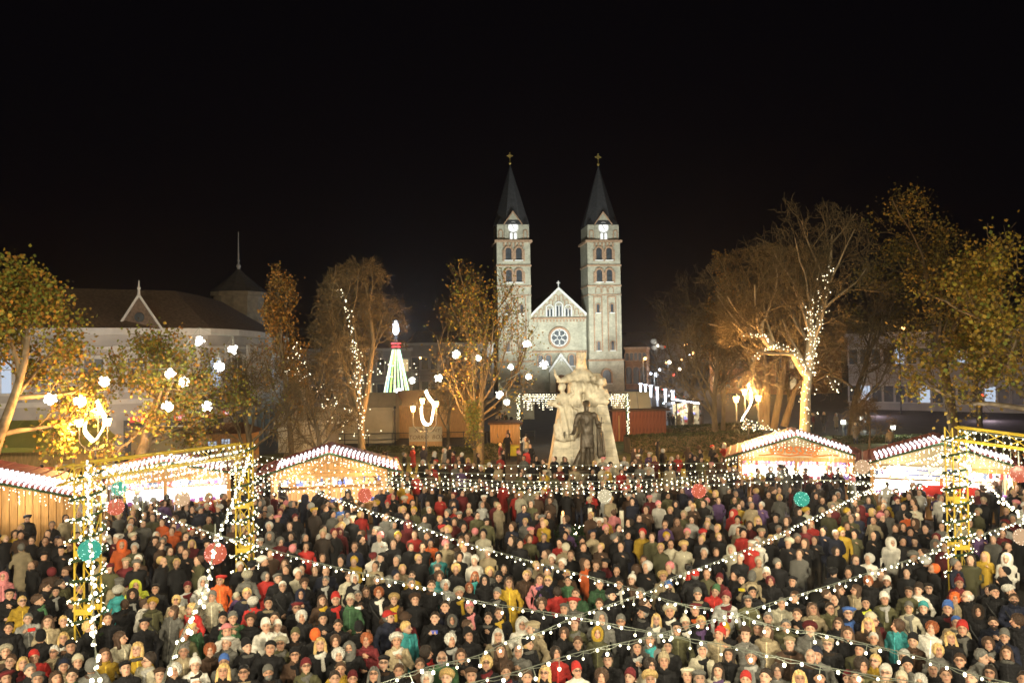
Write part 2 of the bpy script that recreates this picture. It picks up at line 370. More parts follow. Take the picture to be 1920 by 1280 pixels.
def window(parent, cx, z0, w, h, y, frame_m='terracotta', glass_m='dark_glass', t=.16, sill=True):
    g = MB(); g.prism(arch(cx, z0, w, h), y-.10, y-.03); g.box((cx, y-.13, z0+h*.45), (.05, .04, h*.85)); g.box((cx, y-.13, z0+h*.45), (w*.9, .04, .05))
    g = g.build('window', glass_m, parent)
    f = MB(); archframe(f, cx, z0, w, h, t, y-.30, y-.02); f.build('frame', frame_m, g)
    if sill: MB().box((cx, y-.24, z0-.12), (w+.5, .46, .2)).build('sill', 'white_stone', g)
    return g
def tower(cx, side):
    T = 3.4; y0 = 0.; b = MB()
    b.box((cx, y0+T+.02, 3.35), (2*T+.5, 2*T+.5, 6.7)); b.box((cx, y0+T+.25, 19.0), (2*T, 2*T, 24.6))
    b.build('tower_wall', 'church', church)
    for z, e, hh in ((6.85, .36, .35), (20.2, .12, .22), (22.05, .16, .25), (26.2, .2, .3), (31.15, .42, .45)): MB().box((cx, y0+T+.25, z), (2*T+2*e, 2*T+2*e, hh)).build('string_course', 'terracotta', church)
    y = y0+.25
    for z0, ww in ((22.55, 1.15), (27.0, 1.2)):
        for s in (-1, 1): window(church, cx+s*1.05, z0+.35, ww, 2.45, y, t=.38)
        [MB().box((cx+s*2.05, y-.12, z0+1.2), (.38, .24, 2.2)).build('pilaster', 'terracotta', church) for s in (-1, 0.0, 1)]
    for i in range(6): MB().box((cx-1.9+i*.76, y-.10, 30.4), (.34, .2, .75)).build('corbel', 'terracotta', church)
    for i in (-1, 0, 1):
        f = MB(); archframe(f, cx+i*1.3, 20.55, .95, 1.2, .13, y-.16, y-.0); f.build('blind_arch', 'terracotta', church)
    for s in (-1, 1):                                       # long strips with small windows
        st = MB(); st.box((cx+s*1.45-.82, y-.09, 14.3), (.2, .18, 11.2)); st.box((cx+s*1.45+.82, y-.09, 14.3), (.2, .18, 11.2)); st.box((cx+s*1.45, y-.09, 19.8), (1.44, .18, .2)); st.build('recess_strip', 'terracotta', church)
        window(church, cx+s*1.45, 16.6, .62, 1.7, y, t=.15); window(church, cx+s*1.45, 8.9, .62, 1.8, y, t=.15)
        e = MB(); e.box((cx+s*(T-.32), y-.12, 26.2 if False else 14.2), (.55, .24, 11.9)); e.build('corner_strip', 'church', church)
    window(church, cx, 2.2, 1.7, 2.7, y0-.2, t=.35)
    # clock stage
    b = MB(); b.box((cx, y0+T+.25, 32.9), (6.5, 6.5, 3.3)); b.build('clock_stage', 'church', church)
    for s in (-1, 1):
        a = MB(); archframe(a, cx+s*2.5, 31.8, .6, 1.5, .2, y+.02, y+.30); a.build('niche', 'terracotta', church)
    g = MB(); g.prism([(cx-1.75, 31.4), (cx+1.75, 31.4), (cx+1.75, 34.5), (cx, 36.9), (cx-1.75, 34.5)], y-.02, y+3.2); g.build('gable', 'church', church)
    e = MB()
    for s in (-1, 1): e.add([(cx+s*1.9, y-.2, 34.35), (cx+s*1.9, y-.2, 34.7), (cx, y-.2, 37.3), (cx, y-.2, 36.9), (cx+s*1.9, y+3, 34.35), (cx+s*1.9, y+3, 34.7), (cx, y+3, 37.3), (cx, y+3, 36.9)], [(0, 1, 2, 3), (4, 7, 6, 5), (1, 5, 6, 2), (0, 3, 7, 4)])
    e.build('gable_coping', 'terracotta', church)
    d = MB(); d.tube([(cx, y-.06, 33.95), (cx, y-.16, 33.95)], .98, 24); d = d.build('clock_dial', 'clock', church)
    for k in range(12):
        a = k*math.pi/6; MB().box((cx+.78*math.sin(a), y-.19, 33.95+.78*math.cos(a)), (.07, .03, .20), mt=Matrix.Rotation(a, 4, 'Y')).build('hour_mark', 'metal_dark', d)
    h = MB()
    for a, L in ((math.radians(152), .55), (math.radians(333), .78)): h.box((cx+math.sin(a)*L/2, y-.21, 33.95+math.cos(a)*L/2), (.09, .03, L), mt=Matrix.Rotation(a, 4, 'Y'))
    h.build('clock_hands', 'metal_dark', d)
    rr = MB(); rr.tube([(cx+1.06*math.cos(t), y-.1, 33.95+1.06*math.sin(t)) for t in np.linspace(0, 2*math.pi, 25)], .10, 5); rr.build('clock_rim', 'white_stone', d)
    for s in (-1, 1): window(church, cx+s*.42, 31.55, .52, 1.25, y-.02, 'white_stone', 'clock', .09, False)
    # spire: eight sided, rising from the square stage
    n = 8; R = 4.0; vs = [(cx+R*math.cos(math.pi/8+k*math.pi/4), y0+T+.25+R*math.sin(math.pi/8+k*math.pi/4), 34.5) for k in range(n)]+[(cx+.08*math.cos(k*math.pi/4), y0+T+.25+.08*math.sin(k*math.pi/4), 47.4) for k in range(n)]
    sp = MB(); sp.add(vs, [(k, (k+1) % n, n+(k+1) % n, n+k) for k in range(n)])
    q = 3.3; sp.add([(cx-q, y0+T+.25-q, 34.56), (cx+q, y0+T+.25-q, 34.56), (cx+q, y0+T+.25+q, 34.56), (cx-q, y0+T+.25+q, 34.56), (cx, y0+T+.25, 39.6)], [(0, 1, 4), (1, 2, 4), (2, 3, 4), (3, 0, 4)])
    sp.build('spire', 'slate', church)
    fin = MB(); yy = y0+T+.25; fin.ball((cx, yy, 47.75), .30, 10, 6); fin.tube([(cx, yy, 47.9), (cx, yy, 49.9)], .07, 6); fin.tube([(cx-.55, yy, 49.3), (cx+.55, yy, 49.3)], .08, 6)
    for dx, dz in ((-.55, 0), (.55, 0), (0, .6)): fin.ball((cx+dx, yy, 49.3+dz), .13, 8, 5)
    fin.tube([(cx+.32*math.cos(t), yy, 49.3+.32*math.sin(t)) for t in np.linspace(0, 2*math.pi, 13)], .07, 5); fin.build('gilded_cross', 'gold', church)
tower(-9.3, -1); tower(9.3, 1)
nv = MB(); nv.prism([(-5.7, 0), (5.7, 0), (5.7, 16.2), (0, 21.4), (-5.7, 16.2)], 1.6, 44); nv.build('nave_wall', 'church', church)
rf = MB()
for s in (-1, 1): rf.add([(s*6.3, 1.9, 15.7), (0, 1.9, 21.75), (0, 46, 21.75), (s*6.3, 46, 15.7)], [(0, 1, 2, 3)])
rf.build('nave_roof', 'slate', church)
cp = MB()
for s in (-1, 1): cp.add([(s*5.75, 1.2, 16.0), (s*5.75, 1.2, 16.55), (0, 1.2, 21.95), (0, 1.2, 21.4), (s*5.75, 2, 16.0), (s*5.75, 2, 16.55), (0, 2, 21.95), (0, 2, 21.4)], [(0, 1, 2, 3), (4, 7, 6, 5), (1, 5, 6, 2), (0, 3, 7, 4)])
cp.build('gable_coping', 'white_stone', church)
x = MB(); x.box((0, 1.6, 22.5), (.16, .16, 1.5)); x.box((0, 1.6, 22.8), (.75, .14, .16)); x.build('gable_cross', 'white_stone', church)
for z, e in ((15.55, .3), (8.75, .35)): MB().box((0, 1.5, z), (11.3, .5, e)).build('string_course', 'terracotta', church)
for i in range(16): MB().box((-5.2+i*.69, 1.5, 15.05), (.28, .22, .4)).build('corbel', 'terracotta', church)
for s in (-1, 1):
    for k in range(5):
        f = MB(); archframe(f, s*(.55+k*1.05), 19.4-k*.95-.3, .62, 1.15, .14, 1.42, 1.6); f.build('blind_arch', 'terracotta', church)
for cx, hh in ((-1.9, 1.6), (0, 2.2), (1.9, 1.6)):
    for dx in (-.33, .33): window(church, cx+dx, 15.95, .42, hh, 1.6, 'white_stone', t=.1, sill=False)
    f = MB(); archframe(f, cx, 15.95, 1.3, hh+.65, .2, 1.36, 1.5); f.build('window_hood', 'white_stone', church)
ro = MB(); ro.tube([(0, 1.5, 11.6), (0, 1.45, 11.6)], 1.85, 28); ro = ro.build('rose_window', 'dark_glass', church)
for R_, t_, mm, nm in ((2.05, .26, 'terracotta', 'rose_frame'), (1.72, .13, 'white_stone', 'rose_ring')):
    r = MB(); r.tube([(R_*math.cos(t), 1.42, 11.6+R_*math.sin(t)) for t in np.linspace(0, 2*math.pi, 33)], t_, 6); r.build(nm, mm, ro)
r = MB()
for k in range(6): r.tube([(.62*math.cos(t)+1.05*math.cos(k*math.pi/3), 1.38, 11.6+.62*math.sin(t)+1.05*math.sin(k*math.pi/3)) for t in np.linspace(0, 2*math.pi, 13)], .075, 5)
r.build('rose_tracery', 'white_stone', ro)
for s in (-1, 1):
    for k in (0, 1): window(church, s*(2.4+k*1.6), 5.9, .95, 2.2, 1.5, t=.25)
po = MB(); po.prism([(-2.3, 0), (2.3, 0), (2.3, 4.6), (0, 7.9), (-2.3, 4.6)], .4, 1.55); po.build('portal', 'church', church)
pt = MB()
for s in (-1, 1): pt.add([(s*2.5, .1, 4.5), (s*2.5, .1, 5.0), (0, .1, 8.5), (0, .1, 7.8), (s*2.5, .5, 4.5), (s*2.5, .5, 5.0), (0, .5, 8.5), (0, .5, 7.8)], [(0, 1, 2, 3), (1, 5, 6, 2), (0, 3, 7, 4)])
pt.build('portal_coping', 'white_stone', church)
dr = MB(); dr.prism(arch(0, .1, 2.2, 4.0), .3, .38); dr.build('portal_door', 'wood_dark', church)
# portal star ornament
so = MB()
for k in range(8): a = k*math.pi/4; so.tube([(0, -.1, 7.2), (1.1*math.cos(a), -.1, 7.2+1.1*math.sin(a))], [.09, .03], 5)
so.build('star_ornament', 'white_stone', church)
# ------------------------------------------------------------------ buildings behind
def block(name, px0, px1, d0, d1, ztop, depth, m, label, wins=None, glass='dark_glass', roof=None, cat='building', trim='plaster_trim', roof_m='tile_roof'):
    a, b2 = gx(px0, d0), gx(px1, d1); L = (b2-a).length; ang = math.atan2(b2.y-a.y, b2.x-a.x)
    e = empty(name, a, label, cat, rz=ang)
    MB().box((L/2, depth/2, ztop/2), (L, depth, ztop)).build('wall', m, e)
    MB().box((L/2, depth/2-.1, ztop-.2), (L+.5, depth+.5, .45)).build('cornice', trim, e)
    if roof:
        r = MB(); r.add([(-.3, -.3, ztop+.05), (L+.3, -.3, ztop+.05), (L+.3, depth+.3, ztop+.05), (-.3, depth+.3, ztop+.05), (1.5, depth*.45, ztop+roof), (L-1.5, depth*.45, ztop+roof)], [(0, 1, 5, 4), (1, 2, 5), (2, 3, 4, 5), (3, 0, 4)]); r.build('roof', roof_m, e)
    for (z0, w, h, n, ar) in wins or []:
        for i in range(n):
            cx = L*(i+.5)/n; g = MB()
            if ar: g.prism(arch(cx, z0, w, h), -.06, -.02)
            else: g.box((cx, -.04, z0+h/2), (w, .04, h))
            g.box((cx, -.07, z0+h/2), (.07, .03, h*.96)); g.box((cx, -.072, z0+h*.62), (w*.96, .03, .06))
            lit = glass if not isinstance(glass, list) else glass[(i*7+int(z0)) % len(glass)]
            g = g.build('window', lit, e); f = MB()
            if ar: archframe(f, cx, z0, w, h, .2, -.16, -.01)
            else:
                for s in (-1, 1): f.box((cx+s*(w/2+.09), -.09, z0+h/2), (.18, .18, h+.1))
                f.box((cx, -.11, z0+h+.14), (w+.5, .24, .2))
            f.build('frame', trim, g); MB().box((cx, -.13, z0-.08), (w+.4, .26, .12)).build('sill', trim, g)
    return e
block('parish_house', 1172, 1212, 171, 170, 9.0, 14, 'orange_wall', 'orange brick house with round arched windows beside the right church tower', [(1.2, 1.2, 3.6, 3, True), (6.2, .8, 1.6, 5, True)], trim='terracotta', roof=1.2)
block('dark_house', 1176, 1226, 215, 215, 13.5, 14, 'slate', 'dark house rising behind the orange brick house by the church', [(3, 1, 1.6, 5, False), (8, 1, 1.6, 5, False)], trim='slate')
block('town_house', 770, 925, 140, 143, 10.0, 12, 'plaster', 'grey two-storey house behind the trees left of the church', [(1.2, 1.2, 2, 9, False), (5.4, 1.2, 2, 9, False)], roof=2.2)
block('town_house', 470, 770, 118, 132, 9.0, 12, 'plaster', 'long dim house far behind the bare trees and light tower', [(1.2, 1.2, 2, 12, False), (5.2, 1.2, 2, 12, False)], roof=2.0, glass=['dark_glass', 'dark_glass', 'win_warm', 'dark_glass', 'dark_glass'])
block('street_house', 1590, 2060, 100, 84, 9.4, 13, 'plaster', 'long pale house behind the trees along the street at the right', [(1.0, 1.1, 1.9, 19, False), (5.6, 1.0, 1.8, 19, False)], glass=['dark_glass', 'dark_glass', 'dark_glass', 'win_lit', 'dark_glass'], roof=2.4)
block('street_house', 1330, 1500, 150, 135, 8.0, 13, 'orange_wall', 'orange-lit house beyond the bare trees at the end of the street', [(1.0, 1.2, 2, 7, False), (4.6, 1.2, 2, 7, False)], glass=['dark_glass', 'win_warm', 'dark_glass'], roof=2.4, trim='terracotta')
for px, d, e in ((1640, 88, 1), (1850, 80, 1)):
    p = gx(px, d); lamp('facade_floodlight', (p.x, p.y, 1.), 330, (.95, .72, .85), .3)
# market building along the left: curved front, tiled roof, dormer, corner turret
mk = empty('market_building', gx(0, 56), 'long two-storey plaster building with brown tiled roof, dormer and corner turret', 'building')
mk.location.z = -.5; org = mk.location.copy()
plan = [(-190, 52), (-60, 55), (60, 57), (180, 59), (300, 61), (390, 63), (440, 66), (480, 71), (512, 79), (535, 90)]
PP = [gx(x, d)-org for x, d in plan]; ZE = 10.0; ZR = 13.6
wl = MB(); rfb = MB(); cn_ = MB(); pl = MB()
for i in range(len(PP)-1):
    a, b2 = PP[i], PP[i+1]; t = (b2-a).normalized(); nrm = Vector((t.y, -t.x, 0))
    na = nrm; wl.add([(a.x, a.y, 0), (b2.x, b2.y, 0), (b2.x, b2.y, ZE), (a.x, a.y, ZE)], [(0, 1, 2, 3)])
    def inset(k):
        ts = [(PP[min(k+1, len(PP)-1)]-PP[max(k-1, 0)]).normalized()][0]; return Vector((ts.y, -ts.x, 0))
    n0, n1 = inset(i), inset(i+1)
    q0, q1 = a+n0*.45, b2+n1*.45; r0, r1 = a-n0*5.0, b2-n1*5.0
    rfb.add([(q0.x, q0.y, ZE+.28), (q1.x, q1.y, ZE+.28), (r1.x, r1.y, ZR), (r0.x, r0.y, ZR)], [(0, 1, 2, 3)])
    rfb.add([(r0.x, r0.y, ZR), (r1.x, r1.y, ZR), (r1.x-n1.x*6, r1.y-n1.y*6, ZE), (r0.x-n0.x*6, r0.y-n0.y*6, ZE)], [(0, 1, 2, 3)])
    for z0, z1, e in ((ZE-.25, ZE+.27, .42), (ZE-1.3, ZE-1.1, .14), (4.6, 4.95, .22)):
        o0, o1 = a+n0*e, b2+n1*e
        cn_.add([(a.x, a.y, z0), (o0.x, o0.y, z0), (o1.x, o1.y, z0), (b2.x, b2.y, z0), (a.x, a.y, z1), (o0.x, o0.y, z1), (o1.x, o1.y, z1), (b2.x, b2.y, z1)], [(0, 1, 2, 3), (4, 7, 6, 5), (1, 5, 6, 2)])
wl.build('wall', 'plaster', mk); rfb.build('roof', 'tile_roof', mk); cn_.build('cornice', 'plaster_trim', mk)
path = walk(PP, 2.9)
for k, p in enumerate(path):
    j = min(range(len(PP)-1), key=lambda i: ((PP[i]+PP[i+1])/2-p).length); t = (PP[j+1]-PP[j]).normalized(); ang = math.atan2(t.y, t.x); nrm = Vector((t.y, -t.x, 0)); R = Matrix.Rotation(ang, 4, 'Z')
    c = p+nrm*.05
    g = MB(); g.box((c.x, c.y, 6.8), (1.25, .06, 2.3), mt=R); w_ = g.build('window', 'win_lit' if k % 5 == 2 else 'dark_glass', mk)
    f = MB()
    for s in (-1, 1): q = c+t*s*.74+nrm*.05; f.box((q.x, q.y, 6.8), (.22, .16, 2.5), mt=R)
    q = c+nrm*.08; f.box((q.x, q.y, 8.12), (1.9, .3, .24), mt=R); f.box((q.x, q.y, 5.55), (1.8, .3, .16), mt=R); q = c+nrm*.06; f.box((q.x, q.y, 6.8), (.07, .06, 2.3), mt=R); f.box((q.x, q.y, 7.3), (1.2, .065, .07), mt=R)
    if k % 2: f.add([(q.x-t.x*.95, q.y-t.y*.95, 8.24), (q.x+t.x*.95, q.y+t.y*.95, 8.24), (q.x, q.y, 8.7)], [(0, 1, 2)])
    f.build('frame', 'plaster_trim', w_)
    q = p+t*1.45+nrm*.06; MB().box((q.x, q.y, 7.0), (.34, .14, 4.0), mt=R).build('pilaster', 'plaster_trim', mk)
    g = MB(); q = p+nrm*.06; g.box((q.x, q.y, 1.9), (1.9, .06, 2.9), mt=R); g.build('shop_window', 'dark_glass', mk)
def rsign(px, py, w, d, txt):
    p = at(px, py, d); j = min(range(len(PP)-1), key=lambda i: ((PP[i]+PP[i+1])/2+org-p).length); t = PP[j+1]-PP[j]; ang = math.atan2(t.y, t.x)
    e = empty('shop_sign', p, 'red lit shop sign on the market building, %s' % txt[1], 'sign', 'red lit signs on the market building', rz=ang)
    wm = w*d/FPX; MB().box((0, 0, 0), (wm, .12, .42)).build('sign_board', 'red_sign', e); text('lettering', txt[0], .27, e, (0, -.075, -.09), 0, 'letter_lit', sx=1.)
rsign(58, 795, 38, 54.2, ('MARKT', 'half hidden by yellow leaves')); rsign(112, 791, 46, 54.8, ('L.  VEST MARK', 'left of the street lamp')); rsign(262, 786, 34, 57.5, ('C  B', 'right of the plane trunk'))
rsign(342, 782, 29, 59.2, ('BOLTJA', 'above the pale container')); rsign(386, 778, 18, 60.5, ('SHOP', 'under a white ball')); rsign(424, 774, 12, 64.5, ('BAR', 'smallest, at the facade curve'))
# dormer gable
dc = at(262, 592, 60.5)-org; dm = MB(); dm.prism([(-1.6, 10.2), (1.6, 10.2), (0, 12.6)], -.0, 3.2); dm = dm.build('dormer', 'tile_roof', mk, loc=(dc.x, dc.y, 0), rz=math.radians(4))
dt = MB()
for s in (-1, 1): dt.tube([(s*1.75, -.12, 10.1), (0, -.12, 12.8)], .10, 5)
dt.tube([(0, -.1, 12.7), (0, -.1, 13.9)], [.12, .03], 6); dt.ball((0, -.1, 13.3), .14, 8, 5); dt.build('dormer_coping', 'plaster_trim', dm)
rw = MB(); rw.tube([(0, -.03, 11.1), (0, -.1, 11.1)], .36, 16); rw.build('round_window', 'dark_glass', dm)
# corner turret
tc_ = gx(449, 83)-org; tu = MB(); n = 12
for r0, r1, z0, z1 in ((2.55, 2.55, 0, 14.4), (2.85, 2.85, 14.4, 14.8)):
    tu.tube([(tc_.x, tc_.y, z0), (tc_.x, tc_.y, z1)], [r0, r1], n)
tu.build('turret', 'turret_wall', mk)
tr = MB(); tr.tube([(tc_.x, tc_.y, 14.8), (tc_.x, tc_.y, 15.6), (tc_.x, tc_.y, 16.8), (tc_.x, tc_.y, 17.3)], [3.0, 2.0, .6, .15], n); tr.build('turret_roof', 'slate', mk)
tm = MB(); tm.tube([(tc_.x, tc_.y, 17.3), (tc_.x, tc_.y, 17.9), (tc_.x, tc_.y, 21.2)], [.18, .09, .04], 6); tm.ball((tc_.x, tc_.y, 17.6), .25, 8, 5); tm.ball((tc_.x, tc_.y, 18.2), .15, 8, 5); tm.build('mast', 'metal_grey', mk)
# little white gable at the far left edge
lg = at(-6, 540, 57)-org; g = MB(); g.prism([(-2, 9.8), (2, 9.8), (1.6, 11.6), (0, 13.2), (-1.6, 11.6)], 0, 1.0); g.build('attic_gable', 'plaster_trim', mk, loc=(lg.x, lg.y, 0))
# ------------------------------------------------------------------ trees
class Tree:
    def __init__(s, seed): s.r = random.Random(seed); s.seg = []; s.tips = []
    def rv(s): return Vector((s.r.gauss(0, 1), s.r.gauss(0, 1), s.r.gauss(0, 1)))
    def branch(s, p, d, L, r, lev, P, env):
        n = P['n'][min(lev, 4)]; pts = [p]; q = p; dd = d.normalized()
        for i in range(n):
            dd = (dd+s.rv()*P['wob'][min(lev, 4)]+Vector((0, 0, P['up'][min(lev, 4)]))).normalized(); q = q+dd*(L/n); pts.append(q)
            if env and i > 0 and not env(q): break
        if lev > 1 and env and not env(p): return
        rs = [max(r*(1-.62*i/(len(pts)-1)), .006) for i in range(len(pts))]
        s.seg.append((pts, rs, lev))
        if lev >= P['lev']: s.tips.append((pts, lev)); return
        nc = P['ch'][min(lev, 4)]; nc = nc+(1 if s.r.random() < .4 else 0)
        for k in range(nc):
            t = P['t0'][min(lev, 4)]+(1-P['t0'][min(lev, 4)])*(k+s.r.random())/nc; i = min(int(t*(len(pts)-1)), len(pts)-2); a = pts[i].lerp(pts[i+1], t*(len(pts)-1)-i)
            ax = (pts[i+1]-pts[i]).normalized(); ph = s.r.random()*6.28+k*2.4; u = ax.orthogonal().normalized(); v = ax.cross(u); ang = math.radians(P['ang'][min(lev, 4)]*s.r.uniform(.7, 1.25))
            nd = ax*math.cos(ang)+(u*math.cos(ph)+v*math.sin(ph))*math.sin(ang)
            s.branch(a, nd, L*P['lr'][min(lev, 4)]*s.r.uniform(.75, 1.2)*(1.12-.45*t if lev < 2 else 1), r*(P['rr'])*(1-.4*t), lev+1, P, env)
        if lev > 0: s.tips.append((pts[-2:], lev))
def seg_mesh(segs, sides):
    V = []; F = []; n = 0; nv = 0
    for pts, rs, lev in segs:
        k = sides
        for i, p in enumerate(pts):
            t = (pts[min(i+1, len(pts)-1)]-pts[max(i-1, 0)]); t.normalize(); a = t.orthogonal(); a.normalize(); b = t.cross(a)
            for j in range(k):
                q = 6.28318*j/k; V.append(p+(a*math.cos(q)+b*math.sin(q))*rs[i])
        for i in range(len(pts)-1):
            for j in range(k): F.append((nv+i*k+j, nv+i*k+(j+1) % k, nv+(i+1)*k+(j+1) % k, nv+(i+1)*k+j))
        nv = len(V)
    return np.array([tuple(v) for v in V]), np.array(F)
YG = [(.30, .25, .03), (.38, .24, .03), (.20, .23, .035), (.42, .20, .03), (.26, .28, .05)]
OR = [(.36, .16, .03), (.28, .14, .03), (.40, .21, .04), (.22, .15, .035)]
DG = [(.17, .14, .035), (.26, .18, .03), (.32, .20, .035), (.14, .13, .035)]
def leaves(name, tree, per, size, pal, parent, spread=.25, maxn=20000, droop=.0, zmin=None):
    R = np.random.RandomState(int(tree.r.random()*1e6)); P = []
    for pts, lev in tree.tips:
        for _ in range(per):
            t = tree.r.random()*(len(pts)-1); i = min(int(t), len(pts)-2); P.append(tuple(pts[i].lerp(pts[i+1], t-i)))
    P = np.array(P); P = P[R.rand(len(P)) < maxn/len(P)] if len(P) > maxn else P
    if zmin: P = P[P[:, 2] > zmin]
    # leaves gather in clumps
    key = np.sin(P[:, 0]*1.9+1)*np.sin(P[:, 1]*1.7+2)*np.sin(P[:, 2]*2.1); P = P[R.rand(len(P)) < np.clip(.62+1.0*key, .15, 1)]; print(name, len(P))
    P = P+R.randn(len(P), 3)*spread; n = len(P); a = R.randn(n, 3); a /= np.linalg.norm(a, axis=1)[:, None]; b = np.cross(a, R.randn(n, 3)); b /= np.linalg.norm(b, axis=1)[:, None]; c = np.cross(a, b)
    s = size*R.uniform(.6, 1.25, (n, 1)); V = np.stack([P-a*s*.5, P+b*s*.42+c*s*.12, P+a*s*.5, P-b*s*.42+c*s*.12], 1)
    pc = np.array(pal)[R.randint(0, len(pal), n)]*R.uniform(.6, 1.3, (n, 1)); F = (np.arange(n)*4)[:, None]+np.array([0, 1, 2, 3])
    F3 = np.concatenate([F[:, [0, 1, 2]], F[:, [0, 2, 3]]])
    o = link_mesh(name, npmesh(name, V, F3=F3, tint=np.repeat(pc, 4, 0)), parent, ['leaf']); o['kind'] = 'stuff'; return o
KINDS = {
 'plane': dict(n=(7, 6, 5, 4, 2), wob=(.08, .16, .2, .25, .3), up=(.05, .05, .04, .02, 0), ch=(7, 5, 4, 4, 3), t0=(.35, .25, .2, .2, .2), ang=(58, 52, 48, 45, 45), lr=(.62, .58, .55, .5, .5), rr=.52, lev=4),
 'bare': dict(n=(6, 6, 5, 4, 3), wob=(.07, .14, .2, .25, .3), up=(.05, .09, .06, .03, 0), ch=(8, 6, 6, 5, 3), t0=(.22, .2, .15, .15, .2), ang=(42, 42, 42, 45, 45), lr=(.68, .58, .52, .5, .5), rr=.50, lev=4),
 'column': dict(n=(8, 6, 4, 3, 2), wob=(.03, .06, .15, .2, .3), up=(.05, .22, .16, .05, 0), ch=(20, 6, 4, 3, 2), t0=(.12, .2, .2, .2, .2), ang=(30, 28, 38, 40, 45), lr=(.36, .42, .5, .5, .5), rr=.36, lev=3),
 'weep': dict(n=(6, 6, 5, 5, 3), wob=(.07, .14, .2, .22, .25), up=(.04, .08, .0, -.09, -.1), ch=(8, 6, 6, 5, 3), t0=(.2, .2, .15, .15, .2), ang=(40, 44, 46, 45, 40), lr=(.68, .58, .55, .55, .5), rr=.50, lev=4)}
def tree(name, label, px, d, ztop_, crown, kind, seed, leaf=None, rad=.28, lean=(0, 0), group=None, barkm='bark', limbs=None, sc=1., over=None, trunkpath=None, twigr=1.0):
    ztop = ztop_-.5; g = gx(px, d); P = dict(KINDS[kind]); P.update(over or {}); T = Tree(seed)
    e = empty(name, g, label, 'tree', group)
    L = ztop*({'plane': .74, 'column': .80}.get(kind, .62)); zc = ztop*.58
    if kind == 'column': env = lambda q: q.z < ztop and math.hypot(q.x, q.y) < crown*(.35+.65*min(1, (ztop-q.z)/(ztop*.55)))
    else: env = lambda q: q.z < ztop*1.02 and ((q.x-lean[0]*.7)**2+(q.y-lean[1]*.7)**2)/crown**2+((q.z-zc)/(ztop-zc)*.96)**2 < 1.0 and q.z > ztop*.10 or (math.hypot(q.x, q.y) < .8 and q.z < ztop*.5)
    # trunk, forking limbs
    if limbs:
        for pts in limbs:
            pts = [p-g for p in pts]; n = len(pts); r0 = rad*.8; rs = [max(r0*(1-.8*i/(n-1)), .03) for i in range(n)]; T.seg.append((pts, rs, 0))
            for k in range(P['ch'][0]):
                t = .25+.75*(k+T.r.random())/P['ch'][0]; i = min(int(t*(n-1)), n-2); a = pts[i].lerp(pts[i+1], t*(n-1)-i); ax = (pts[i+1]-pts[i]).normalized(); u = ax.orthogonal().normalized(); v = ax.cross(u); ph = T.r.random()*6.28; an = math.radians(45)
                T.branch(a, ax*math.cos(an)+(u*math.cos(ph)+v*math.sin(ph))*math.sin(an)+Vector((0, 0, .3)), L*.42*T.r.uniform(.7, 1.2), r0*.4*(1.1-t*.6), 1, P, env)
    else:
        T.branch(Vector((0, 0, -.1)), Vector((lean[0]/ztop, lean[1]/ztop, 1)), L, rad, 0, P, env)
    big = [s for s in T.seg if s[2] <= 1]; mid = [s for s in T.seg if s[2] == 2]; tw = [(p, [max(x, .011*twigr) for x in r], l) for p, r, l in T.seg if s_ok(l)]
    V, F = seg_mesh([s for s in big if s[2] == 0], 9); link_mesh('trunk', npmesh('trunk', V, F, smooth=True), e, [barkm])
    b1 = [s for s in big if s[2] == 1]
    if b1: V, F = seg_mesh(b1, 6); link_mesh('limbs', npmesh('limbs', V, F, smooth=True), e, [barkm])
    if mid+tw: V, F = seg_mesh(mid+tw, 3); o = link_mesh('crown_twigs', npmesh('twigs', V, F), e, ['twig']); o['kind'] = 'stuff'
    if leaf: leaves('crown_leaves', T, leaf[0], leaf[1], leaf[2], e, leaf[3] if len(leaf) > 3 else .22, leaf[4] if len(leaf) > 4 else 16000)
    TREES[name+str(seed)] = (e, T); return e, T
def s_ok(l): return l >= 3
TREES = {}
tree('plane_tree', 'plane tree with yellow-green leaves at the left edge, in front of the market building', -30, 36, 12.3, 4.6, 'plane', 3, (20, .20, YG, .34, 52000), .32, barkm='plane_bark', group='plane trees')
tree('plane_tree', 'plane tree with pale trunk and yellow leaves, just right of the left street lamp', 238, 41, 10.2, 6.0, 'plane', 8, (10, .19, YG, .34, 16000), .40, lean=(1.4, 0), barkm='plane_bark', group='plane trees')
tree('bare_tree', 'low bare tree with thin dark branches in front of the curved facade', 474, 46, 9.8, 6.4, 'weep', 12, (1, .13, YG, .2, 900), .24, group='bare trees')
tree('columnar_tree', 'narrow upright tree of rusty leaves, left of the light-wrapped bare tree', 545, 61, 15.4, 2.9, 'column', 5, (12, .19, OR, .2, 22000), .22, group='upright rusty-leaved trees')
L5 = [[at(x, y, 51) for x, y in p] for p in (((678, 842), (676, 770), (672, 690), (665, 620), (645, 545)), ((676, 790), (690, 720), (700, 640), (690, 560), (680, 500)), ((674, 770), (650, 700), (632, 640), (615, 570)))]
tree('bare_tree', 'tall bare tree wrapped in small lights, right of the narrow rusty tree', 678, 51, 13.8, 3.5, 'weep', 21, None, .30, limbs=L5, group='bare trees')
tree('columnar_tree', 'half-bare upright tree hung with white balls before the left church tower', 897, 53, 13.4, 4.9, 'column', 31, (8, .16, OR[2:3]+YG[:4], .30, 13000), .30, group='upright rusty-leaved trees', over=dict(ang=(52, 40, 40, 40, 40), lr=(.56, .5, .5, .5, .5), ch=(16, 6, 5, 3, 2)))
tree('young_tree', 'small young tree of bright yellow leaves on a thin stem by the path', 886, 47.5, 5.0, 1.15, 'column', 41, (9, .13, YG, .12, 3600), .07, over=dict(t0=(.35, .2, .2, .2, .2)))
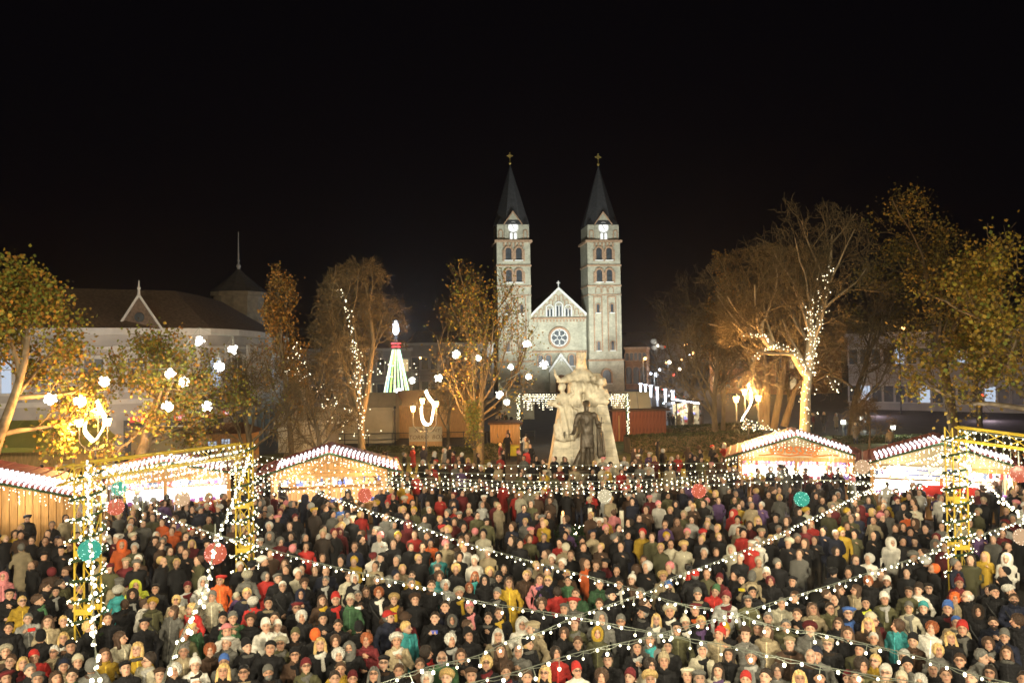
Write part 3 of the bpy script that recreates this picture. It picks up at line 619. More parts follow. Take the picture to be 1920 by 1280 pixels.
tree('bare_tree', 'dim bare tree farthest left of the right-hand group, by the street', 1292, 72, 16.2, 4.6, 'bare', 51, None, .26, group='bare trees')
tree('columnar_tree', 'narrow rusty tree standing among the bare trees at the right', 1352, 66, 16.4, 1.9, 'column', 56, (12, .19, OR, .16, 12000), .2, group='upright rusty-leaved trees')
L7 = [[at(x, y, 55) for x, y in p] for p in (((1432, 805), (1425, 730), (1400, 660), (1375, 580), (1365, 510)), ((1436, 805), (1438, 720), (1430, 640), (1425, 560), (1420, 480)), ((1450, 805), (1462, 740), (1475, 660), (1480, 590), (1470, 500)), ((1470, 800), (1490, 730), (1520, 690)))]
tree('bare_tree', 'wide many-stemmed bare tree lit orange by the street lamp', 1440, 55, 14.8, 6.2, 'weep', 61, None, .34, limbs=L7, group='bare trees')
L8 = [[at(x, y, 49) for x, y in p] for p in (((1509, 815), (1511, 740), (1516, 690), (1530, 620), (1548, 560), (1556, 500), (1560, 440)), ((1512, 700), (1490, 665), (1470, 652), (1440, 652), (1412, 672)), ((1516, 690), (1520, 620), (1518, 560)), ((1448, 650), (1425, 628), (1390, 628)))]
tree('bare_tree', 'tallest bare tree, its pale trunk wound with fairy lights behind the dessert stall', 1509, 49, 16.8, 5.2, 'bare', 77, None, .42, limbs=L8, barkm='plane_bark', group='bare trees')
tree('maple_tree', 'big dark broad-crowned tree with brownish leaves at the right', 1790, 60, 20.2, 7.4, 'plane', 83, (18, .22, DG, .40, 46000), .42)
tree('plane_tree', 'plane tree with yellow-green leaves reaching in from the right edge', 1950, 38, 13.2, 6.0, 'plane', 91, (18, .20, YG[:3]+YG[:2]+DG[1:3], .34, 42000), .34, barkm='plane_bark', group='plane trees')
tree('maple_tree', 'lower dark-leaved tree behind the big broad-crowned one, by the street', 1835, 68, 11.5, 5.4, 'plane', 131, (14, .22, DG, .38, 22000), .25)
tree('bare_tree', 'low spreading bare tree with drooping twigs behind the timber hut', 600, 47, 8.6, 4.6, 'weep', 141, None, .2, group='bare trees')
tree('bare_tree', 'bare tree at the left rim of the right-hand group, near the orange street lamp', 1338, 60, 13.6, 5.2, 'weep', 151, None, .26, group='bare trees')
tree('bare_shrub', 'leafless tangled shrub beside the ground floodlight at the right', 1626, 58, 5.2, 2.4, 'weep', 97, None, .09)
tree('bare_tree', 'dim thin tree behind the light-wrapped one, left of the light tower', 612, 70, 13.2, 3.2, 'weep', 103, None, .22, group='bare trees')
tree('bare_tree', 'young tree with sparse rusty leaves left of the central upright tree', 838, 66, 9.4, 2.4, 'bare', 107, (2, .14, OR, .2, 1500), .16, group='bare trees')
tree('bare_tree', 'bare tree at the right border of the tangled group, next to the big dark tree', 1590, 64, 15.0, 4.2, 'weep', 113, None, .28, group='bare trees')
BLOCK = []
SHORT = {14: 'closed plank hut at the left edge', 5: 'bluish-lit hut behind the left gate', 6: 'timber hut right of the left gate', 7: 'hut with the orange lettering', 8: 'white hut behind the right gate'}
# ------------------------------------------------------------------ market huts
def hut(px, d, width, label, ztop, zeave, seed, front='open', sign=None, lite=(1, .93, .85), power=420, left=None, gable_wood='wood', depth=3.0, over=.65, strips=True, yaw=0.0, bounce_cloth=False):
    ztop -= .4; zeave -= .4; g = gx(px, d); R = random.Random(seed); rz = math.atan2(g.x, g.y)*(-.25 if seed == 14 else -.85)+yaw
    e = empty('market_hut', g, label, 'hut', 'wooden market huts with lit gable roofs', rz); hw = width/2; BLOCK.append((g.x, g.y+1.2, hw+.1, 1.9))
    def zr(x): return ztop-(ztop-zeave)*abs(x)/(hw+over)
    fl = MB().box((0, depth/2, .06), (width, depth, .12)).build('floor', 'wood_dark', e)
    rf = MB()
    for s in (-1, 1):
        x1 = s*(hw+over); rf.add([(0, -.75, ztop), (x1, -.75, zeave), (x1, depth+.3, zeave), (0, depth+.3, ztop), (0, -.75, ztop-.09), (x1, -.75, zeave-.09), (x1, depth+.3, zeave-.09), (0, depth+.3, ztop-.09)],
            [(0, 1, 2, 3), (7, 6, 5, 4), (0, 4, 5, 1), (1, 5, 6, 2), (2, 6, 7, 3)])
    rf.build('roof', 'roof_red', e)
    rb = None
    for s in (-1, 1):                                       # battens that make the roof sheets
        for k in range(9):
            x = s*(k+.5)*(hw+over)/9; a = math.atan2(ztop-zeave, hw+over)*s
            if rb is None: rb = MB().box((0, depth/2-.2, 0), (.05, depth+1.0, .03)).build('roof_rib', 'roof_red', e); o = rb
            else: o = again(rb, e, (0, 0, 0))
            o.location = (x, 0, zr(x)+.018)
    # back and side walls of boards, corner posts
    pk = MB().box((0, 0, zeave/2), (.235, .035, zeave-.14)).build('plank', 'wood', e); n = int(width/.25); pk.location = (-hw+.12, depth, .1)
    for i in range(1, n+1): again(pk, e, (-hw+.12+i*.25*width/(n+1)/.25*.25 if False else -hw+.12+i*(width-.24)/n, depth, .1))
    for s in (-1, 1):
        for i in range(int(depth/.25)): again(pk, e, (s*hw, .14+i*.25, .1), math.pi/2)
    for x, y in ((-hw, 0), (hw, 0), (0, -.02)): MB().box((x, y, zr(x)/2-.05), (.13, .13, zr(x)-.1)).build('post', gable_wood, e)
    if bounce_cloth: MB().box((0, depth-.06, zeave/2), (width-.2, .03, zeave-.3)).build('back_cloth', 'white_paint', e)  # white sheet added to brighten the inside of the hut
    # gable boards at the front
    zb = zeave-.15
    if front == 'closed':
        for i in range(n): x = -hw+.12+i*(width-.24)/(n-1); MB().box((x, -.01, (zr(x)-.1)/2), (.235, .035, zr(x)-.16)).build('plank', gable_wood, e)
    else:
        if sign: MB().prism([(-hw+.1, zb), (hw-.1, zb), (hw-.1, zr(hw)-.1), (0, ztop-.16), (-hw+.1, zr(hw)-.1)], -.10, -.04).build('sign_board', 'canvas', e)
        else:
            for i in range(n): x = -hw+.12+i*(width-.24)/(n-1); zt = zr(x)-.12; MB().box((x, -.06, (zt+zb)/2), (.235, .035, zt-zb)).build('plank', gable_wood, e)
            for s in (-1, 1): MB().tube([(s*.1, -.12, zb+.5), (s*1.1, -.12, zb+.05)], .045, 4).build('strut', gable_wood, e)
        MB().box((0, -.10, zb-.02), (width+.1, .13, .18)).build('beam', gable_wood, e)
        MB().box((0, -.12, 1.0), (width-.1, .6, .07)).build('counter', 'wood', e)
        fp = MB().box((0, 0, .5), (.235, .03, .9)).build('plank', 'wood', e); fp.location = (-hw+.12, -.05, .03)
        for i in range(1, n+1): again(fp, e, (-hw+.12+i*(width-.24)/n, -.05, .03))
        # wares: little jars, boxes and rows hanging under the beam, each hut with its own colours
        pal = {1: [(.6, .5, .3), (.1, .15, .5), (.7, .7, .7), (.5, .3, .1)], 2: [(.7, .1, .15), (.75, .3, .5), (.3, .2, .7), (.8, .8, .8), (.8, .7, .2)], 3: [(.7, .7, .8), (.3, .1, .4), (.6, .1, .1), (.2, .3, .6)]}[1+seed % 3]
        for zs in (1.35, 1.75, 2.15):
            if zs > zb-.25: continue
            sh = MB().box((0, depth-.25, zs), (width-.3, .34, .035)).build('shelf', 'wood', e); w = MB(); x = -hw+.3
            while x < hw-.3:
                h = R.uniform(.12, .3); ww = R.uniform(.08, .26)
                if R.random() < .85: w.box((x, depth-.28, zs+.02+h/2), (ww, .2, h), col=R.choice(pal))
                x += ww+R.uniform(.02, .10)
            w.build('wares', 'goods', sh, kind='stuff')
        w = MB(); x = -hw+.25
        while x < hw-.25:
            ww = R.uniform(.1, .3); h = R.uniform(.08, .22); w.box((x, -.12+R.uniform(-.1, .12), 1.04+h/2), (ww, .18, h), col=R.choice(pal)); x += ww+R.uniform(.02, .14)
        w.build('counter_wares', 'goods', e, kind='stuff')
        w = MB()
        for k in range(int(width/.2)):
            if R.random() < .7: x = -hw+.2+k*.2; h = R.uniform(.12, .32); w.box((x, .25, zb-.14-h/2), (R.uniform(.06, .16), .06, h), col=R.choice(pal))
        w.build('hanging_wares', 'goods', e, kind='stuff')
        for x in (-hw*.5, hw*.5):
            q = Vector(g)+Matrix.Rotation(rz, 3, 'Z') @ Vector((x, 1.0, zeave-.35)); lamp('hut_lamp', q, power/2, lite, .12)
            MB().box((x, 1.0, zeave-.24), (.9, .10, .05)).build('lamp_tube', 'cool' if lite[2] > .9 else 'rope', e)
    # led tubes laid over the front of the roof
    if strips:
        L = math.hypot(hw+over, ztop-zeave); k = 0; m0 = []
        for s in (-1, 1):
            u = .10
            lim = L*(.76 if seed in (7, 8) else .97 if (s == -1) != (seed % 2 == 0) else .72)
            while u < lim:
                x = s*u*(hw+over)/L; z = zr(x)+.06; tb = MB(); pts = [(x+.035*math.sin(j*1.9+s)+s*.05*j/5, -.78+j*.28, z+.01*(j % 2)-(ztop-zeave)/(hw+over)*abs(s*.05*j/5)) for j in range(8)]
                tb.tube([(x, -.80, z-.10)]+pts, .036, 5); tb.build('led_tube', 'tube', e); u += .185
        lo = Vector(g)+Matrix.Rotation(rz, 3, 'Z') @ Vector((0, -1.15, ztop+.25))
        lamp('roof_light', lo, 70, (.95, .95, 1), .2)
        for s in (-1, 1):
            lo = Vector(g)+Matrix.Rotation(rz, 3, 'Z') @ Vector((s*hw*.6, -1.0, zeave-.15)); lamp('eave_light', lo, 75, (1, .86, .55), .1)
    # evergreen garland along the barge, icicle lights below it
    gr = MB(); ga = empty('garland', g, 'evergreen garland edging the gable of the '+SHORT[seed], 'garland', 'garlands on the hut gables', rz)
    for s in (-1, 1):
        pts = [Vector((s*t*(hw+over), -.84, ztop-(ztop-zeave)*t-.08)) for t in np.linspace(0, 1, 14)]; gr.tube(pts, .05, 5, col=(.03, .06, .02))
        for p in walk(pts, .035):
            q = p+Vector((R.gauss(0, 1), R.gauss(0, 1), R.gauss(0, 1))).normalized()*.12; c = R.uniform(.6, 1.5); gr.add([p+Vector((.02, 0, 0)), p-Vector((.02, 0, 0)), q], [(0, 1, 2)], col=(.035*c, .07*c, .02*c))
    gr.build('greenery', 'green_plant', ga)
    ic = empty('icicle_lights', g, 'icicle lights hanging from the gable of the '+SHORT[seed], 'string lights', 'icicle lights on the huts', rz); P = []; wr = MB()
    for s in (-1, 1):
        for p in walk([Vector((0, -.9, ztop-.15)), Vector((s*(hw+over), -.9, zeave-.12))], .17):
            Ld = R.choice([.15, .25, .4, .55]); wr.tube([p, p-Vector((0, 0, Ld))], .004, 3); P += [(p.x+R.gauss(0, .02), p.y+R.gauss(0, .02), p.z-t*Ld) for t in np.arange(.2, 1.01, .28)]
    bulbs('bulbs', P, .021, 'bulb_far', ic); wr.build('wire', 'wire', ic)
    return e
hA = hut(-72, 29, 7.2, 'closed plank hut at the left edge, red roof sloping right', 3.7, 2.65, 14, front='closed', over=.5, yaw=.1)
hB = hut(308, 34.5, 5.2, 'open hut behind the left yellow gate, lit bluish white inside', 3.35, 2.62, 5, lite=(.72, .80, 1), power=1700, bounce_cloth=True)
hC = hut(616, 34, 4.7, 'timber hut with yellow gable boards, between left gate and statue', 3.68, 2.76, 6, power=700)
hD = hut(1487, 38.5, 5.2, 'hut with the orange curly dessert sign in its gable', 3.60, 2.50, 7, sign=True, power=2000, bounce_cloth=True, lite=(1, .93, .98))
hE = hut(1758, 33, 5.2, 'bright white hut behind the right yellow gate', 3.78, 2.72, 8, bounce_cloth=True, power=2400, lite=(.93, .95, 1), sign=True)
text('sign_lettering', 'édesség', .74, hD, (-.1, -.14, 2.22), 0, 'orange_paint', shear=.35, ext=.03, font_bold=.012, sx=1.0)
w_ = MB().tube([(x, -.14, 2.13+.035*math.sin(x*5)) for x in np.linspace(-1.7, 1.9, 16)], .035, 5).build('sign_flourish', 'orange_paint', hD)
sb = MB().box((-.6, -.35, 2.05), (2.9, .05, .42)).build('shop_board', 'white_paint', hE)
for i in range(3): MB().box((-1.2+i*.5, -.385, 2.05+.06*(i % 2)), (.42, .01, .05)).build('blue_line', 'blue_paint', sb)
MB().box((.35, -.385, 2.05), (.3, .01, .3)).build('blue_square', 'blue_paint', sb); MB().box((-.5, -.385, 1.91), (2.0, .01, .04)).build('blue_line', 'blue_paint', sb)
rb_ = MB().box((.1, -.4, 1.32), (2.4, .06, .42)).build('red_board', 'red_paint', hE); text('lettering', 'lángos', .3, rb_, (.1, -.045, 1.24), 0, 'white_paint')
# ------------------------------------------------------------------ yellow lattice gates
def truss_part(parent, a, b, w, name_ch='chord', up=Vector((0, 0, 1)), step=.52):
    a, b = Vector(a), Vector(b); t = (b-a).normalized(); u = t.orthogonal().normalized() if abs(t.dot(up)) > .9 else t.cross(up).normalized()
    if abs(t.z) > .9: u = Vector((1, 0, 0)); v = Vector((0, 1, 0))
    else: v = t.cross(u)
    C = [(u*i+v*j)*w/2 for i, j in ((-1, -1), (1, -1), (1, 1), (-1, 1))]
    for c in C: MB().tube([a+c, b+c] if False else [a+c, b+c], .021, 6).build(name_ch, 'steel_y', parent)
    L = (b-a).length; n = max(2, int(L/step))
    for k in range(4):
        c0, c1 = C[k], C[(k+1) % 4]
        for i in range(n):
            p, q = a+t*(L*i/n), a+t*(L*(i+1)/n)
            if i % 2: p, q = p+c1, q+c0
            else: p, q = p+c0, q+c1
            MB().tube([p, q], .011, 4, cap=False).build('brace', 'steel_y', parent)
def plate(parent, p, w, h=.18):
    for s in (-1, 1): MB().box((p.x, p.y+s*w/2, p.z), (w, .02, h)).build('plate', 'steel_y', parent)
def column(px, d, ztop, parent, w=.36):
    g = gx(px, d); truss_part(parent, g, g+Vector((0, 0, ztop)), w); BLOCK.append((g.x, g.y, .4, .4))
    for z in (1.9, 3.1): plate(parent, g+Vector((0, 0, z)), w, .12)
    MB().box((g.x, g.y, .03), (.7, .7, .06)).build('foot_plate', 'steel_y', parent); return g
def wind(base, ztop, r, turns, label, grp):                # evergreen and bulbs wound round a column
    e = empty('light_garland', base, label, 'garland', grp); R = random.Random(int(base.x*100)); b = MB(); P = []
    pts = [Vector(((r+.03)*math.cos(t), (r+.03)*math.sin(t), 1.0+(ztop-1.0)*t/(turns*6.283))) for t in np.linspace(0, turns*6.283, turns*14)]
    b.tube(pts, .03, 4, col=(.03, .055, .02))
    for p in walk(pts, .03):
        q = p+Vector((R.gauss(0, 1), R.gauss(0, 1), R.gauss(0, 1))).normalized()*.10; c = R.uniform(.6, 1.5); b.add([p+Vector((0, .02, 0)), p-Vector((0, .02, 0)), q], [(0, 1, 2)], col=(.035*c, .07*c, .02*c))
    b.build('greenery', 'green_plant', e)
    P = [p*1.0+Vector((R.gauss(0, .05), R.gauss(0, .05), R.gauss(0, .04))) for p in walk(pts, .075)]
    bulbs('bulbs', [tuple(p) for p in P], .020, 'bulb_far', e, ico=True); return e
gl = empty('lattice_gate', gx(300, 19), 'yellow steel lattice gate at the left, hung thickly with fairy lights', 'gate'); off = gl.location.copy()
glc = empty('x', (0, 0, 0)); bpy.data.objects.remove(glc)
class Off:                                                 # parts are given in place coordinates, so the gate root sits at the origin
    pass
gl.location = (0, 0, 0)
c1 = column(163, 16.8, 4.95, gl); c2 = column(456, 22.0, 4.8, gl)
TL = Vector((c1.x, c1.y, 4.8)); TR = Vector((c2.x, c2.y, 4.62)); truss_part(gl, TL, TR, .34)
tdir = (TL-TR).normalized(); truss_part(gl, TL-Vector((0, .2, 0)), TL-Vector((.0, .85, 0.02)), .34, step=.3)
gr_ = empty('lattice_gate', (0, 0, 0), 'yellow steel lattice gate at the right edge before the white hut', 'gate')
c3 = column(1787, 21.0, 5.0, gr_); TR3 = Vector((c3.x, c3.y, 4.85)); TE3 = at(1990, 838, 19.5); truss_part(gr_, TR3, TE3, .34)
wind(c1, 4.8, .30, 9, 'evergreen garland with white bulbs wound round the leftmost yellow column', 'garlands wound round the gate columns')
wind(c2, 4.7, .30, 8, 'evergreen garland with bulbs on the yellow column left of the timber hut', 'garlands wound round the gate columns')
wind(c3, 4.9, .30, 9, 'evergreen garland with bulbs on the right yellow column', 'garlands wound round the gate columns')
GL = 'strings of warm white bulbs over the crowd'
def string(ctrl, label, spacing=.21, r=.019, sag=0, group=GL, m='bulb', drop=.07, wires=2, ico=True, lampw=0, gap=0):
    pts = spline(ctrl, 8); e = empty('string_lights', pts[0], label, 'string lights', group); o = pts[0]; loc = [p-o for p in pts]; L = sum((b-a).length for a, b in zip(loc, loc[1:])); acc = 0; P2 = []
    wr = MB(); wr.tube(loc, .0055, 4, cap=False)
    if wires > 1: wr.tube([p+Vector((0, 0, -.03+.015*math.sin(i*1.7))) for i, p in enumerate(loc)], .004, 4, cap=False)
    wr.build('wire', 'wire', e); P = []; R = random.Random(int(abs(o.x)*1000)+len(label)); ln = MB()
    for i, p in enumerate(walk(loc, spacing)):
        q = p+Vector((R.gauss(0, .02), R.gauss(0, .02), -drop*R.uniform(.6, 1.9) if i % 2 else -drop*.4)); P.append(tuple(q)); ln.tube([p, q+Vector((0, 0, r*1.4)), q+Vector((0, 0, r*.5))], [.003, .006, .011], 4)
    ln.build('bulb_sockets', 'wire', e, kind='stuff'); bulbs('bulbs', P, r, m, e, ico)
    if lampw:
        for p in walk(pts, 2.6)[1:]: lamp('bulb_glow', p-Vector((0, 0, .25)), lampw, (1, .90, .62), .08)
    return pts
def pixline(p, d0, d1):                                    # pixels along one straight hung cable
    L = [0]
    for a, b in zip(p, p[1:]): L.append(L[-1]+math.hypot(b[0]-a[0], b[1]-a[1]))
    return [at(x, y, 1/(1/d0+(1/d1-1/d0)*l/L[-1])) for (x, y), l in zip(p, L)]
string(pixline([(290, 955), (345, 980), (420, 1005), (480, 1020), (580, 1050), (712, 1080), (797, 1100), (880, 1122), (960, 1136), (1072, 1154), (1235, 1186), (1360, 1208), (1440, 1226), (1557, 1251), (1680, 1272), (1800, 1290)], 22, 8), 'bulb string from the left gate, lowest of those falling to the right', lampw=26)
string(pixline([(595, 920), (680, 952), (765, 977), (855, 1010), (960, 1041), (1070, 1070), (1185, 1102), (1270, 1129), (1370, 1146), (1440, 1170), (1540, 1187), (1645, 1211), (1720, 1229), (1822, 1262), (1940, 1290)], 31, 8.5), 'bulb string from the timber hut down to the bottom right corner', lampw=26)
string(pixline([(1662, 902), (1607, 927), (1550, 957), (1500, 980), (1435, 1012), (1347, 1050), (1260, 1082), (1217, 1107), (1135, 1135), (1077, 1155), (1017, 1182), (960, 1197), (895, 1228), (800, 1250), (717, 1279), (650, 1300)], 30, 8.5), 'bulb string from beside the white hut down to the lower left', lampw=26)
string(pixline([(1960, 962), (1877, 988), (1790, 1020), (1677, 1057), (1552, 1097), (1442, 1130), (1380, 1150), (1310, 1167), (1205, 1195), (1115, 1215), (1060, 1229), (972, 1257), (880, 1280), (800, 1300)], 22, 8), 'bulb string from the right gate, lowest of those falling to the left', lampw=26)
string(pixline([(166, 862), (167, 930), (170, 1000), (173, 1080), (176, 1150), (179, 1220), (182, 1295)], 16.6, 6.5), 'double bulb string dropping from the leftmost yellow column to the balcony', r=.018, spacing=.13, lampw=14, wires=2)
string(pixline([(468, 850), (448, 905), (425, 965), (404, 1020), (394, 1065), (378, 1110), (352, 1165), (330, 1215), (303, 1280), (292, 1300)], 21.8, 6.5), 'bulb string dropping from the second yellow column past a red ball', r=.020, spacing=.17, lampw=12)
string(pixline([(1800, 860), (1850, 905), (1900, 950), (1960, 985)], 21, 15), 'dense bulb string falling from the right gate to the right edge', spacing=.12, r=.026)
string(pixline([(1745, 1035), (1775, 1000), (1795, 960), (1810, 900), (1820, 850)], 19.5, 20.5), 'short bulb string climbing the right yellow column', spacing=.14)
names = ['topmost', 'second', 'third', 'fourth', 'fifth', 'lowest']
for i, (y0, ym, y1) in enumerate(((852, 868, 872), (866, 884, 880), (880, 896, 884), (893, 902, 888), (905, 905, 890), (917, 912, 904))):
    string([at(470, y0, 22.5), at(600, y0+(ym-y0)*.55+4, 25), at(800, ym+1 if i < 2 else ym, 26.5), at(1000, ym+4+i, 27.5), at(1180, ym+2+i, 28), at(1380, (ym+y1)/2-3, 28.5), at(1560, y1-4, 28.5), at(1655, y1-14+i*3, 28)],
           '%s of the six level bulb strings stretched before the statue' % names[i], spacing=.23 if i < 2 else .19, r=.018, wires=1, lampw=9 if i % 2 else 0)
for i, (y0, y1, y2) in enumerate(((872, 858, 840), (888, 872, 852), (904, 888, 868), (920, 905, 884))):
    string([at(1590, y0, 30), at(1660, (y0+y1)/2+8, 27), at(1730, y1+2, 24), at(1780, y2, 21)], '%s of the short bulb strings between the white hut and the right gate' % names[i], spacing=.21, r=.021, wires=1)
# bulb curtains under the gate beams
def curtain(a, b, label, lens, step=.16, sp=.15, r=.022, seed=3, m='bulb_far'):
    R = random.Random(seed); e = empty('light_curtain', a, label, 'string lights'); P = []; wr = MB(); wr.tube([(0, 0, 0), tuple(b-a)], .01, 4)
    for p in walk([Vector((0, 0, 0)), b-a], step):
        L = R.choice(lens)*R.uniform(.8, 1.2); wr.tube([p, p-Vector((0, 0, L))], .005, 3, cap=False); P += [(p.x+R.gauss(0, .03), p.y+R.gauss(0, .05), p.z-t) for t in np.arange(.03, L, sp)]
    wr.build('wire', 'wire', e); bulbs('bulbs', P, r, m, e); return e
curtain(TL+Vector((.3, -.22, .1)), TR+Vector((0, -.22, .15)), 'curtain of white bulbs hanging under the beam of the left yellow gate', (.35, .6, .9, .5), seed=4)
curtain(TL+Vector((.3, .2, -.1)), TR+Vector((0, .2, 0)), 'rear curtain of white bulbs behind the left gate beam', (.4, .8, 1.1), seed=5)
curtain(TR3+Vector((0, -.22, .1)), TE3+Vector((0, -.22, .1)), 'curtain of bulbs hanging under the right gate beam', (.5, .9, 1.3, .7), seed=6)
for a, b in ((TL, TR), (TR3, TE3)):
    for t in (.15, .5, .85): lamp('curtain_glow', a.lerp(b, t)+Vector((0, -.35, -.6)), 38, (1, .90, .60), .15)
# ------------------------------------------------------------------ coloured hanging balls
def ball(px, py, d, r, col, label, cord=.35):
    p = at(px, py, d); e = empty('light_ball', p, label, 'ornament', 'lit balls hanging from the light strings'); R = random.Random(int(px)); sh = MB(); hsh_ = col
    mname = 'ball_%.2f%.2f%.2f' % col
    if mname not in M:
        M[mname] = mat('lit_ball_mesh', col, emit=.62); M[mname+'b'] = mat('lit_ball_bulb', tuple(min(1, c*.6+.35) for c in col), emit=3.0)
    for k in range(16):                                    # hoops of a woven ball
        n = Vector((R.gauss(0, 1), R.gauss(0, 1), R.gauss(0, 1))).normalized(); u = n.orthogonal().normalized(); v = n.cross(u); sh.tube([(u*math.cos(t)+v*math.sin(t))*r for t in np.linspace(0, 2*math.pi, 19)], r*.035, 3, cap=False)
    sh.build('woven_hoops', mname, e); sk = MB(); sk.ball((0, 0, 0), r*.93, 18, 11); sk.build('inner_shell', mname, e, smooth=True)
    P = []
    for k in range(60): v = Vector((R.gauss(0, 1), R.gauss(0, 1), R.gauss(0, 1))).normalized()*r*1.01; P.append(tuple(v))
    bulbs('bulbs', P, r*.045, mname+'b', e); MB().tube([(0, 0, r*.95), (0, 0, r+cord)], .008, 4).build('cord', 'wire', e)
RED = (1, .17, .08); TEAL = (.02, .62, .42); PEACH = (1, .62, .34)
for a in ((223, 915, 20, .17, TEAL, 'small teal lit ball hanging above a red one under the left gate'), (217, 950, 19, .19, RED, 'red lit ball directly beneath the small teal ball'), (342, 934, 21, .19, PEACH, 'peach lit ball before the bluish hut, under the left gate beam'),
          (168, 1031, 13.5, .18, TEAL, 'large teal lit ball on the leftmost yellow column'), (404, 1037, 14.5, .19, RED, 'large red lit ball over the crowd near the second yellow column'), (684, 928, 25, .22, RED, 'red lit ball in front of the right post of the timber hut'),
          (1134, 930, 27, .235, (1, .85, .52), 'cream lit ball hanging below the statue'), (1310, 920, 27.5, .24, RED, 'red lit ball right of the cream ball'), (1503, 935, 27, .245, TEAL, 'teal lit ball hanging in front of the dessert hut'),
          (1617, 875, 27, .235, PEACH, 'peach lit ball between the two right-hand huts'), (1911, 888, 20, .21, RED, 'red lit ball under the right gate beam'), (1916, 1006, 16, .16, PEACH, 'peach lit ball at the right edge over the crowd')): ball(*a)
# white balls in the trees
def wball(px, py, d, k, r=.24):
    p = at(px, py, d); o = MB(); R = random.Random(k); o.ball((0, 0, 0), r*.72, 10, 6)
    for i in range(26): v = Vector((R.gauss(0, 1), R.gauss(0, 1), R.gauss(0, 1))).normalized()*r; o.ball(tuple(v), r*.2, 5, 3)
    e = o.build('white_light_ball', 'ball_white', loc=p); WB.append((e, px, py)); MB().tube([(0, 0, r), (0, 0, r+.5)], .01, 4).build('cord', 'wire', e); lamp('white_ball_glow', p-Vector((0, r*1.6, 0)), 34, (1, .93, .76), .2)
WB = []
WBL = [(95, 747, 33, 'leftmost low white ball under the yellow leaves'), (150, 752, 34, 'white ball just above and left of the left street lamp'), (197, 714, 36, 'white ball left of the pale plane trunk'), (320, 700, 39, 'white ball right of the plane trunk, among yellow leaves'), (314, 762, 38, 'low white ball left of a bright cluster, over the pale container'),
       (388, 762, 40, 'white ball behind thin bare branches, above the little lit windows'), (374, 640, 40, 'highest white ball, against the pale wall under the eave'), (437, 655, 41, 'white ball farthest right of those before the curved facade'), (411, 687, 40, 'elongated white ball below the highest ones'), (345, 716, 40, 'smaller white ball below its neighbour by the plane crown'),
       (855, 664, 50, 'white ball left of the upright central tree'), (822, 709, 50, 'white ball between the light tower and the central tree'), (957, 688, 50, 'small white ball before the left church tower'), (988, 645, 49, 'brightest white ball, left of the rose window'), (1020, 683, 48, 'white ball beside the marble head of the statue'),
       (991, 706, 50, 'small white ball left of the marble figures'), (936, 740, 49, 'low white ball in the central tree'), (897, 671, 50, 'dim white ball in the middle of the central tree'), (773, 713, 60, 'white ball at the foot of the light tower'), (950, 754, 49, 'lowest small white ball by the lit portal')]
for k, (x, y, d, t) in enumerate(WBL): wball(x, y, d, k, .23 if k not in (12, 15, 17, 19) else .17)
for idx, lab, gd in (((0, 1, 2, 9, 3, 6, 7, 8, 5, 4), 'thin cable strung between the white balls before the market building', 0), ((11, 10, 17, 12, 13, 14, 15, 16, 19), 'thin cable strung between the white balls round the central tree', 0)):
    cp_ = [WB[i][0].location+Vector((0, 0, .7)) for i in idx]; o_ = cp_[0]; wv = MB()
    for a_, b_ in zip(cp_, cp_[1:]): wv.tube([a_-o_, (a_+b_)/2-o_-Vector((0, 0, .12)), b_-o_], .009, 4, cap=False)
    tag(wv.build('cable', 'wire', loc=o_), lab, 'cable')
for (e, px, py), t in zip(WB, WBL): tag(e, t[3], 'ornament', 'white light balls hanging in the trees')
# lights wound on tree limbs
def treelights(paths, d, label, n=1.0, spread=.28, r=.032):
    P = []; R = random.Random(len(label))
    for pl_ in paths:
        pts = [at(x, y, d) for x, y in pl_]
        for p in walk(spline(pts, 5), .085/n): P.append(tuple(p+Vector((R.gauss(0, spread), -abs(R.gauss(0, .25))-.1, R.gauss(0, spread*.8)))))
    o = Vector(P[0]); e = empty('tree_lights', o, label, 'string lights', 'fairy lights wound on the trees'); bulbs('bulbs', [tuple(Vector(p)-o) for p in P], r, 'bulb_far', e)
    w = MB(); q = [Vector(p)-o for p in P][::3]; w.tube(q, .006, 3, cap=False); w.build('wire', 'wire', e)
    for p in P[::60]: lamp('tree_light_glow', Vector(p)-Vector((0, .4, 0)), 15, (1, .9, .62), .2)
treelights([[(1508, 805), (1511, 740), (1514, 690)], [(1516, 700), (1524, 640), (1540, 580), (1553, 505)], [(1514, 690), (1516, 620), (1520, 565)]], 48.4, 'fairy lights climbing the pale trunk of the tallest bare tree', .95, .22)
treelights([[(1512, 700), (1490, 665), (1470, 652), (1440, 652), (1412, 672)], [(1448, 650), (1425, 628), (1392, 628)]], 48.4, 'fairy lights along the arched limbs left of the pale trunk', 1.0, .10)
treelights([[(1540, 715), (1565, 730), (1590, 725)]], 48.4, 'few fairy lights on twigs right of the pale trunk', .5, .3)
treelights([[(645, 545), (660, 600), (670, 680), (675, 740)], [(668, 640), (675, 720), (680, 800)]], 50.4, 'fairy lights down the trunk of the bare tree left of the light tower', .75, .15)
treelights([[(675, 720), (710, 700), (740, 685), (780, 692)], [(600, 740), (620, 760), (645, 810)], [(640, 770), (690, 800), (680, 830)]], 50.0, 'fairy lights spreading low over branches above the timber hut', .8, .45)
treelights([[(548, 650), (565, 665), (570, 690)], [(538, 688), (560, 700), (592, 710)], [(600, 720), (612, 735), (620, 760)]], 57, 'fairy lights in the branches before the narrow rusty tree', .6, .3)
treelights([[(1385, 800), (1420, 798), (1470, 812)], [(1395, 790), (1440, 805)]], 47, 'fairy lights on low greenery left of the dessert hut roof', 1.0, .15, .03)
